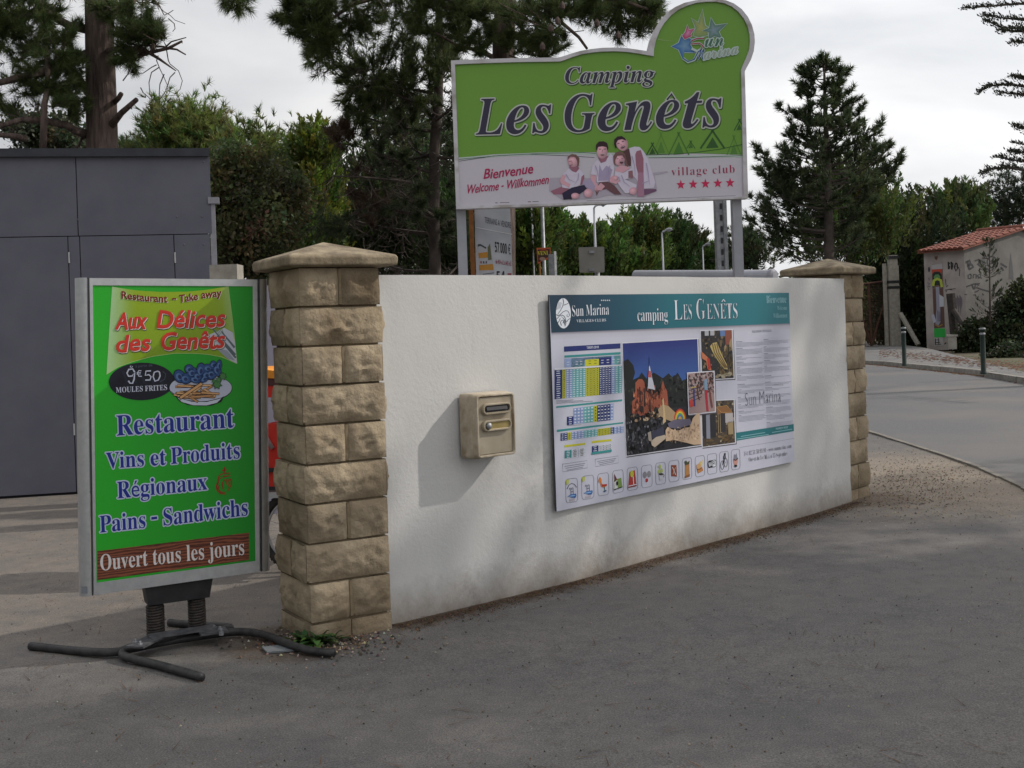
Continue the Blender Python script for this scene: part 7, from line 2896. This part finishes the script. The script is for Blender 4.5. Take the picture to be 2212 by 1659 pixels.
def bush_px(name, label, cat, x, y, rx, ry, Z, rz, n, sz, cols, seed, lobes=10, part='crown', mode='leaf', trunk=True, group=None, shell=.55, clump=60, asp=.6, at=None):
    """rounded tree or bush as clumps of leaves through its volume, uneven outline"""
    rg = random.Random(seed)
    r = np.random.default_rng(seed)
    fo = Foliage(seed)
    if at:
        c, sx, sz_ = Vector(at[0]), at[1], at[2]
    else:
        c = P(x, y, Z)
        sx, sz_ = rx / F_ * Z, ry / F_ * Z
    base = Vector((c.x, c.y, 0))
    root = thing(name, label, cat, tuple(base), group)
    m_ = MB()
    if trunk:
        m_.tube([base - Vector((0, 0, .1)), Vector((c.x, c.y, max(c.z - sz_ * .3, .3))), Vector((c.x, c.y, c.z + sz_ * .3))], [.12, .09, .03], 7)
    cl = []
    for k in range(lobes):
        a, h = rg.uniform(0, 2 * math.pi), rg.uniform(-1, 1)
        w = math.sqrt(max(0, 1 - h * h))
        cl.append((np.array([math.cos(a) * w * sx * .62, math.sin(a) * w * rz * .62, h * sz_ * .62]), rg.uniform(.32, .55)))
    cl.append((np.zeros(3), .7))
    if mode == 'pine':
        n, sz = int(n * 3.2), sz * .66
    elif mode == 'cypress':
        n, sz, asp = int(n * 2.4), sz * .66, .36
    nc = n // clump
    for k in range(nc):
        o_, f = cl[rg.randrange(len(cl))]
        v = r.normal(0, 1, 3)
        v /= np.linalg.norm(v)
        rad = rg.uniform(shell, 1.0) ** .6
        cc = np.array(c) + o_ + v * rad * f * np.array([sx, rz, sz_])
        col = cols[rg.randrange(len(cols))]
        col2 = [tuple(q * rg.uniform(.75, 1.25) for q in col)]
        cr = rg.uniform(.10, .22) * min(sx, sz_) + sz
        if mode == 'leaf':
            fo.leaves(cc + r.normal(0, cr * .55, (clump, 3)), sz, col2, up=.1, aspect=asp)
        elif mode == 'cypress':
            ud = v * .5 + np.array([0, 0, .9])
            ud /= np.linalg.norm(ud)
            t = r.random((clump, 1))
            fo.leaves(cc + ud * t * cr * 2.4 + r.normal(0, cr * .28, (clump, 3)) * (1.1 - t), sz, col2, up=0, aspect=asp, updir=np.tile(ud, (clump, 1)))
        else:
            ud = v * .6 + np.array([0, 0, .6])
            m = max(2, clump // 12)
            fo.tufts(cc + r.normal(0, cr * .6, (m, 3)), np.tile(ud / np.linalg.norm(ud), (m, 1)) + r.normal(0, .3, (m, 3)), 16, sz, sz * .11, .5, col2)
        if rg.random() < .12:
            q = Vector(cc)
            m_.tube(curve_pts(Vector((c.x, c.y, c.z - sz_ * .4)), q, .15, 4, rg), [.025, .02, .015, .01, .006], 4, cap=False)
    if mode != 'pine' and c.z - sz_ > .3 and seed != 74:
        # foliage reaches down to the ground
        for k in range(nc // 2):
            a, q = rg.uniform(0, 2 * math.pi), rg.random() ** .5 * .85
            zz = rg.uniform(.15, max(c.z, .3))
            cc = np.array([c.x + math.cos(a) * q * sx, c.y + math.sin(a) * q * rz, zz])
            col = cols[rg.randrange(len(cols))]
            cr = .18 * min(sx, sz_) + sz
            ud = np.array([math.cos(a) * .5, math.sin(a) * .5, .8])
            fo.leaves(cc + r.normal(0, cr * .5, (clump, 3)), sz, [col], up=0, aspect=asp, updir=np.tile(ud, (clump, 1)))
    m_.build('trunk' if trunk else 'stem', M['bark_far'], root, smooth=True)
    fo.build(part, root)
    return root


g1 = 'trees and bushes behind the building and wall'
bush_px('pine_tree', 'bright green round-topped pine between the big trunk and the pale centre sky', 'pine tree', 415, 295, 84, 82, 22, 1.4, 7600, .26, PINE_B, 41, mode='pine', group='pine trees around the entrance', lobes=12)
bush_px('pine_tree', 'light green leaning pine right of the round-topped one, behind the olive bush', 'pine tree', 545, 360, 86, 100, 21, 1.4, 8200, .25, PINE_B, 42, mode='pine', group='pine trees around the entrance', lobes=14)
bush_px('leafy_bush', 'big olive-brown broadleaf bush right behind the corner of the grey building', 'bush', 555, 465, 104, 165, 16.5, 1.0, 22000, .075, OAK, 43, group=g1, lobes=14)
bush_px('cypress_tree', 'yellow-tipped green cypress left of the dark pines', 'cypress', 685, 425, 62, 125, 20, .9, 11000, .15, CYP_Y, 44, mode='cypress', group=g1)
bush_px('pine_tree', 'small distant pine top seen above the yellow-tipped cypress', 'pine tree', 640, 320, 42, 36, 26, .7, 1500, .26, PINE, 45, mode='pine', group='pine trees around the entrance')
bush_px('leafy_bush', 'grey-green shrub crown seen over the roof left of the thick pine trunk', 'bush', 95, 300, 110, 46, 17, .8, 8200, .07, [(.07, .085, .05), (.09, .10, .06), (.06, .07, .04)], 46, group=g1)
bush_px('leafy_bush', 'small green treetop over the roof right of the thick pine trunk', 'bush', 300, 320, 60, 26, 24, .8, 2600, .2, PINE, 47, mode='pine', group=g1)
bush_px('cypress_tree', 'dark cypress between the olive bush and the near stone pillar', 'cypress', 640, 560, 80, 90, 19, .8, 9500, .14, CYP, 48, mode='cypress', group=g1)
bush_px('evergreen_tree', 'dense dark evergreen in the shade behind the slim pine', 'tree', 850, 480, 150, 150, 23, 1.4, 14500, .17, [(.05, .075, .03), (.07, .10, .035), (.09, .125, .045)], 49, mode='cypress', group=g1, lobes=16)
bush_px('evergreen_tree', 'dark evergreen top behind the two pines above the wall', 'tree', 870, 270, 100, 90, 26, 1.4, 3600, .3, PINE_D, 50, mode='pine', group=g1, lobes=14)
bush_px('evergreen_tree', 'dark evergreen filling the gap beside the left billboard post', 'tree', 1010, 520, 110, 110, 21, 1.2, 11500, .16, [(.05, .075, .03), (.07, .10, .035)], 51, mode='cypress', group=g1, lobes=12)
for i, (x, y, rx, ry, Z, lab) in enumerate(((1140, 545, 70, 95, 20, 'tall green cypress hedge tree directly right of the property board'), (1225, 560, 62, 62, 20.5, 'green cypress behind the small orange poster'), (1305, 580, 70, 52, 21, 'low green cypress behind the square sign back'), (1375, 555, 72, 66, 23, 'green cypress left of the middle street lamp'), (1450, 560, 66, 62, 25, 'darker cypress under the small open pine'), (1520, 585, 60, 34, 27, 'low cypress at the right end of the hedge, left of the steel mast'))):
    bush_px('cypress_tree', lab, 'cypress', x, y, rx, ry, Z * 2.45 if i else Z, 2.4 if i else 1.0, 8500, .36 if i else .16, CYP if i != 4 else [(.035, .06, .02), (.05, .08, .025)], 60 + i, mode='cypress', group='row of cypress trees behind the wall')
bush_px('pine_tree', 'small open pine above the cypress row under the billboard', 'pine tree', 1395, 492, 74, 44, 66, 2.2, 1700, .58, PINE, 70, mode='pine', group='pine trees around the entrance', lobes=8)
bush_px('pine_tree', 'low round pine behind the cypress row near the middle lamp', 'pine tree', 1475, 545, 72, 40, 70, 2.2, 2000, .62, [(.08, .095, .04), (.06, .08, .035)], 71, mode='pine', group='pine trees around the entrance')
bush_px('pine_tree', 'pine top between the thin poles and the first street lamp', 'pine tree', 1195, 480, 30, 40, 52, 1.2, 900, .5, PINE_B, 72, mode='pine', group='pine trees around the entrance')
bush_px('evergreen_tree', 'dark low tree right of the right billboard post', 'tree', 1630, 545, 52, 62, 34, 1.0, 3400, .3, PINE_D, 73, mode='pine', group=g1, lobes=8)
bush_px('evergreen_tree', 'mid-green feathery tree behind the right side of the cone-shaped pine', 'tree', 1830, 500, 110, 110, 38, 2.0, 11000, .24, [(.065, .09, .025), (.09, .12, .03), (.05, .07, .02)], 74, mode='cypress', group=g1, lobes=12)
bush_px('evergreen_tree', 'dark rounded tree between the gate post and the hut', 'tree', 1965, 560, 95, 130, 47, 2.4, 12500, .30, [(.03, .045, .02), (.045, .06, .025)], 75, mode='cypress', group=g1, lobes=14)
bush_px('evergreen_tree', 'light green branches behind the hut roof', 'tree', 2075, 490, 62, 70, 49, 1.6, 4200, .34, [(.07, .10, .035), (.09, .12, .04)], 76, mode='cypress', group=g1)
bush_px('evergreen_tree', 'broad dark pine on the right edge above the hut roof', 'tree', 2170, 440, 130, 78, 58, 3.0, 5200, .46, [(.028, .042, .024), (.04, .055, .03)], 77, mode='pine', group=g1, lobes=14)
bush_px('leafy_bush', 'dark shrubbery behind the wire gate and gate post', 'bush', 1975, 700, 75, 78, 45.5, 1.0, 9000, .2, [(.028, .04, .018), (.04, .055, .022)], 78, group=g1)
bush_px('leafy_bush', 'yellow-green undergrowth beyond the wire gate', 'bush', 1880, 668, 60, 70, 52, 1.4, 6000, .22, [(.17, .18, .08), (.12, .14, .06)], 79, group=g1)
bush_px('leafy_bush', 'dark bushy shrub covering the right half of the hut wall', 'bush', 2208, 700, 68, 88, 39.5, .8, 11000, .15, [(.030, .042, .020), (.045, .06, .028), (.06, .08, .035)], 80, group='shrubs in front of the hut')
bush_px('leafy_bush', 'low dark shrub at the hut corner behind the meter box', 'bush', 2120, 735, 50, 36, 39.6, .6, 6500, .14, [(.030, .042, .020), (.045, .06, .028)], 81, group='shrubs in front of the hut')
bush_px('leafy_bush', 'lowest dark shrub along the pavement right of the nearer bollard', 'bush', 2215, 772, 78, 30, 34.5, .8, 7000, .12, [(.030, .042, .020), (.045, .06, .028)], 82, group='shrubs in front of the hut', trunk=False)
# slender sapling against the hut
rg = random.Random(5)
sp_b = P(2139, 740, 39.4)
sp_b.z = .1
sap = thing('sapling', 'slender dark sapling with upright leaf spikes rising in front of the hut graffiti', 'sapling', tuple(sp_b), 'shrubs in front of the hut')
fo, m_ = Foliage(9), MB()
tz_ = P(2137, 522, 39.4)
m_.tube([sp_b, tz_], [.05, .012], 5)
for k in range(34):
    t = rg.uniform(.25, 1)
    q = sp_b.lerp(tz_, t)
    L = .65 * (1.25 - t)
    d = Vector((rg.choice((-1, 1)) * rg.uniform(.5, 1), rg.uniform(-.5, .5), rg.uniform(.3, 1.0))).normalized()
    e = q + d * L
    m_.tube([q, q.lerp(e, .5) + Vector((0, 0, -.04)), e], [.014, .010, .005], 4)
    pts = np.array([tuple(q.lerp(e, u)) for u in np.linspace(.3, 1, 9)])
    fo.leaves(pts, .16, [(.035, .05, .028), (.05, .065, .03)], updir=np.tile(np.array(d) * .6 + np.array([0, 0, .6]), (9, 1)), aspect=.3)
m_.build('stem', M['bark_far'], sap)
fo.build('foliage', sap)

# --- drooping conifer at the right edge, trunk out of frame
rg = random.Random(77)
ZQ = 21
tb2 = P(2420, 700, ZQ)
t9 = thing('drooping_conifer', 'conifer reaching in from the right edge with dark drooping feathery boughs', 'tree', (tb2.x, tb2.y, 0))
m_ = MB()
m_.tube([Vector((tb2.x, tb2.y, -.1)), Vector((tb2.x, tb2.y, 4)), Vector((tb2.x, tb2.y, 11))], [.24, .17, .04], 10)
m_.build('trunk', M['bark'], t9, smooth=True)
fo = Foliage(19)
boughs = [((2440, 60), (2300, 10), (2200, 8), (2130, 14), (2086, 18)), ((2440, 120), (2320, 40), (2220, 44), (2160, 38), (2128, 34)), ((2440, 160), (2330, 60), (2230, 60), (2170, 62), (2132, 46)), ((2440, 170), (2330, 90), (2240, 72), (2200, 68), (2164, 66)), ((2440, 200), (2330, 120), (2250, 96), (2215, 92), (2189, 91)), ((2440, 260), (2330, 190), (2240, 172), (2210, 170), (2190, 165)), ((2440, 280), (2330, 220), (2240, 192), (2180, 182), (2136, 186), (2118, 198)), ((2440, 300), (2330, 240), (2240, 206), (2200, 204), (2160, 200)), ((2440, 340), (2330, 300), (2240, 284), (2212, 278), (2194, 271)), ((2440, 400), (2330, 350), (2240, 330), (2205, 330), (2184, 327)), ((2440, 420), (2330, 380), (2250, 352), (2200, 348), (2155, 340)), ((2440, 440), (2330, 400), (2250, 374), (2180, 362), (2140, 366), (2126, 374)), ((2440, 330), (2340, 310), (2260, 318), (2195, 310))]
for bgh in boughs:
    pts = [P(x, y, ZQ - .3 - i * .12) for i, (x, y) in enumerate(bgh)]
    fine = []
    for i in range(len(pts) - 1):
        for k in range(10):
            fine.append(pts[i].lerp(pts[i + 1], k / 10))
    fine.append(pts[-1])
    m_ = MB()
    n = len(fine)
    m_.tube(fine, [.035 * (1 - .8 * i / n) for i in range(n)], 5)
    m_.build('bough', M['bark_far'], t9, smooth=True)
    for i in range(8, n):
        for _ in range(3):
            q = fine[i]
            d = (fine[i] - fine[i - 1]).normalized()
            w = Vector((rg.uniform(-.4, .4), rg.uniform(-1, 1), rg.uniform(-.5, .5))).normalized()
            L = .17 * (1.15 - i / n) + .07
            e = q + (d * .9 + w * .6).normalized() * L
            m = max(4, int(L * 36))
            pp = np.array([tuple(q.lerp(e, u)) for u in np.linspace(0, 1, m)])
            fo.leaves(pp, .062, [(.040, .045, .034), (.055, .060, .045), (.07, .066, .05)], updir=np.tile(np.array((d + Vector((0, 0, .5))).normalized()), (m, 1)), aspect=.38)
# outer boughs all round, out of frame, for the rest of its shape
for k in range(36):
    a = rg.uniform(0, 2 * math.pi)
    z = rg.uniform(3.0, 10)
    L = (11.5 - z) * .32 + .3
    st = Vector((tb2.x, tb2.y, z + .3))
    e = st + Vector((math.cos(a) * L, math.sin(a) * L, -.5))
    if e.x < P(2230, 300, ZQ).x:
        continue
    for u in np.linspace(.2, 1, 14):
        q = st.lerp(e, float(u))
        fo.leaves(np.array(q) + np.random.default_rng(k).normal(0, .13, (16, 3)), .10, [(.04, .045, .034), (.055, .06, .045)], aspect=.4)
fo.build('crown', t9)
print('foliage triangles', TRI[0])

# --- unseen pines: right-hand ones shade the picture, the others are added to block skylight
far_g = 'pines round the forecourt outside the picture'
OFF = [((9.2, 6.1, 5.7), 2.3, 1.35, 'low-crowned pine to the right of the forecourt, shading its foreground'),
       ((9.6, 5.0, 8.9), 1.7, 1.5, 'taller pine to the right of the forecourt, nearer the camera'),
       ((12.6, 10.9, 7.2), 1.9, 2.4, 'pine to the right of the sandy verge, shading the end of the white wall'),
       ((-3.5, -7.0, 6.5), 4.0, 3.6, 'unseen broad pine added behind the camera on the left to block skylight'),
       ((4.0, -7.5, 7.0), 4.2, 3.8, 'unseen broad pine added behind the camera on the right to block skylight'),
       ((-12.5, -2.0, 7.0), 3.6, 3.6, 'unseen pine added on the far left of the forecourt to block skylight')]
for i, (c, r_h, r_v, lab) in enumerate(OFF):
    bush_px('pine_tree', lab, 'pine tree', 0, 0, 0, 0, 0, r_h, (9500, 4200, 3000)[i] if i < 3 else 1500, .46 if i < 3 else .7, PINE, 200 + i, lobes=12, mode='pine', group=far_g, at=(c, r_h, r_v), shell=.2)

# ------------------------------------------------------------------ small things on the ground
rg = random.Random(31)
# edging strip between sandy verge and road
M['edging'] = pm('worn_edging', S(112, 108, 102), S(136, 130, 122), 9, rough=.95, bump=.3, bscale=40)
er = tag(MB().build('verge_edging', M['kerb']), kind='structure')
pts = verge_edge + [verge_edge[-1] + Vector((3, -3.4, 0))]
for i in range(len(pts) - 1):
    a, b = pts[i], pts[i + 1]
    k = max(1, round((b - a).length / .5))
    for j in range(k):
        p, q = a.lerp(b, (j + .01) / k), a.lerp(b, (j + .99) / k)
        d = (q - p).normalized()
        n = Vector((-d.y, d.x, 0))
        m_ = MB()
        m_.box((p + q) / 2 + Vector((0, 0, .004)) + n * rg.uniform(-.006, .006), (q - p).length, .05, .026 + rg.uniform(0, .004), d, n)
        m_.build('edging_stone', M['edging'], er)


def scatter(name, n, where, sz, cols, seed, kind='grit', flat=.5):
    r = random.Random(seed)
    m_ = MB()
    for _ in range(n):
        p = where(r)
        if p is None:
            continue
        s_ = sz * r.uniform(.4, 1.3)
        c = r.choice(cols)
        c = tuple(k * r.uniform(.8, 1.2) for k in c)
        if kind == 'grit':
            k = r.randint(4, 5)
            a0 = r.uniform(0, 6)
            ring = [p + Vector((s_ * math.cos(a0 + 6.283 * i / k) * r.uniform(.6, 1.1), s_ * math.sin(a0 + 6.283 * i / k) * r.uniform(.6, 1.1), -.001)) for i in range(k)]
            top = p + Vector((0, 0, s_ * flat * 1.4))
            for i in range(k):
                m_.face([ring[i], ring[(i + 1) % k], top], 0, c)
        else:
            a = r.uniform(0, math.pi)
            d = Vector((math.cos(a), math.sin(a), 0))
            w = Vector((-d.y, d.x, 0)) * s_ * .035
            z = Vector((0, 0, .003))
            m_.face([p - d * s_ + z - w, p - d * s_ + z + w, p + d * s_ + z * 2], 0, c)
    o = m_.build(name, M['grit'], None)
    tag(o, kind='stuff')
    return o


M['grit'] = colmat('loose_grit', rough=.95, spec=.1, noise_amt=.05, nscale=30)
GC = [S(130, 120, 108), S(84, 76, 68), S(160, 150, 136), S(62, 56, 52), S(110, 90, 70)]


def near_wall(r):
    t = r.uniform(0, 1) ** .9
    d = abs(r.gauss(0, .075))
    p = wcurve(t) + n_of(wtan(t)) * (d + .0)
    return Vector((p.x, p.y, .002))


def on_forecourt(r):
    y = r.uniform(2.6, 9)
    return Vector((r.uniform(-.48, .48) * y, y, .002))


def on_verge(r):
    p = G(r.gauss(1985, 90), r.gauss(1045, 34))
    return Vector((p.x, p.y, .004))


scatter('wall_foot_debris', 1900, near_wall, .0065, GC[1:2] + GC[3:], 1)
scatter('fallen_needles', 1500, near_wall, .045, [S(84, 64, 50), S(70, 54, 44), S(100, 80, 62)], 2, 'needle')
scatter('loose_gravel', 2600, on_forecourt, .0045, GC, 3)
scatter('fallen_needles', 900, on_forecourt, .05, [S(104, 80, 60), S(84, 66, 52)], 4, 'needle')
scatter('verge_gravel', 2200, on_verge, .008, GC + [S(150, 136, 118)] * 3, 5)
scatter('pillar_foot_debris', 700, lambda r: (lambda p: Vector((p.x, p.y, .002)))(G(r.gauss(700, 80), r.gauss(1385, 16))), .009, GC, 6)
scatter('pavement_needles', 1500, lambda r: (lambda x: P(x, 0, 1) and (lambda q: Vector((q.x, q.y, KH + .004)))(G(x, 770 + (x - 1990) * .10 + r.gauss(0, 5), KH)))(r.uniform(1900, 2330)), .05, [S(92, 66, 54), S(78, 60, 50), S(106, 80, 64)], 7, 'grit', .12)
scatter('gutter_litter', 1200, lambda r: (lambda i, f: kl[i].lerp(kl[i + 1], f) + Vector((r.gauss(0, .08), -abs(r.gauss(0, .12)), .016)))(r.randint(2, len(kl) - 2), r.random()), .05, [S(110, 78, 58), S(86, 66, 52)], 8, 'grit', .12)

# weeds at the foot of the near pillar
def weed(x, y, label, n, L, seed, cols=((.05, .10, .03), (.075, .14, .04), (.04, .07, .03))):
    r = random.Random(seed)
    b = G(x, y)
    root = thing('weed', label, 'weed', (b.x, b.y, 0), 'weeds at the foot of the near pillar')
    m_ = MB()
    for k in range(n):
        a = r.uniform(0, 2 * math.pi)
        l = L * r.uniform(.5, 1.15)
        el = r.uniform(.3, 1.2)
        w = l * r.uniform(.09, .15)
        d = Vector((math.cos(a) * math.cos(el), math.sin(a) * math.cos(el), math.sin(el)))
        sd = Vector((-math.sin(a), math.cos(a), 0))
        p0 = b + Vector((r.uniform(-.02, .02), r.uniform(-.02, .02), 0))
        c = tuple(q * r.uniform(.8, 1.3) for q in r.choice(cols))
        ps_ = [p0 + d * (l * t) - Vector((0, 0, l * .55 * t * t)) for t in (0, .35, .7, 1)]
        ws = [w * .4, w, w * .7, 0]
        for i in range(3):
            q = [ps_[i] - sd * ws[i], ps_[i] + sd * ws[i], ps_[i + 1] + sd * ws[i + 1], ps_[i + 1] - sd * ws[i + 1]]
            if i == 2:
                m_.face([q[0], q[1], ps_[3]], 0, c)
            else:
                m_.face(q, 0, c)
    m_.build('leaf', M['leaf'], root)['kind'] = 'stuff'


weed(652, 1388, 'leafy green weed touching the left foot of the near pillar by the black bar', 26, .13, 1)
weed(683, 1391, 'bushiest green weed at the front corner of the near pillar', 34, .15, 2)
weed(716, 1386, 'low green weed just right of the bushiest one at the pillar foot', 20, .11, 3)

# far woodland closing the view all round
fw = thing('far_woodland', 'distant low woodland on the horizon', 'woodland', (0, 0, 0))
fw['kind'] = 'stuff'
fo = Foliage(500)
r = np.random.default_rng(500)
for k in range(2600):
    a = r.uniform(0, 2 * math.pi)
    d = r.uniform(92, 120)
    h = r.uniform(.3, 1) * (3.4 + 1.0 * math.sin(a * 9) + .8 * math.sin(a * 23))
    c = np.array([math.sin(a) * d, math.cos(a) * d, h])
    col = [PINE_D[k % 3], (.05, .075, .03), (.07, .095, .04)][k % 3]
    fo.leaves(c + r.normal(0, 1.0, (26, 3)) * np.array([1.6, 1.6, .7]), .9, [col], up=.3, aspect=.6)
wo_ = fo.build('trees', fw)
wo_['kind'] = 'stuff'
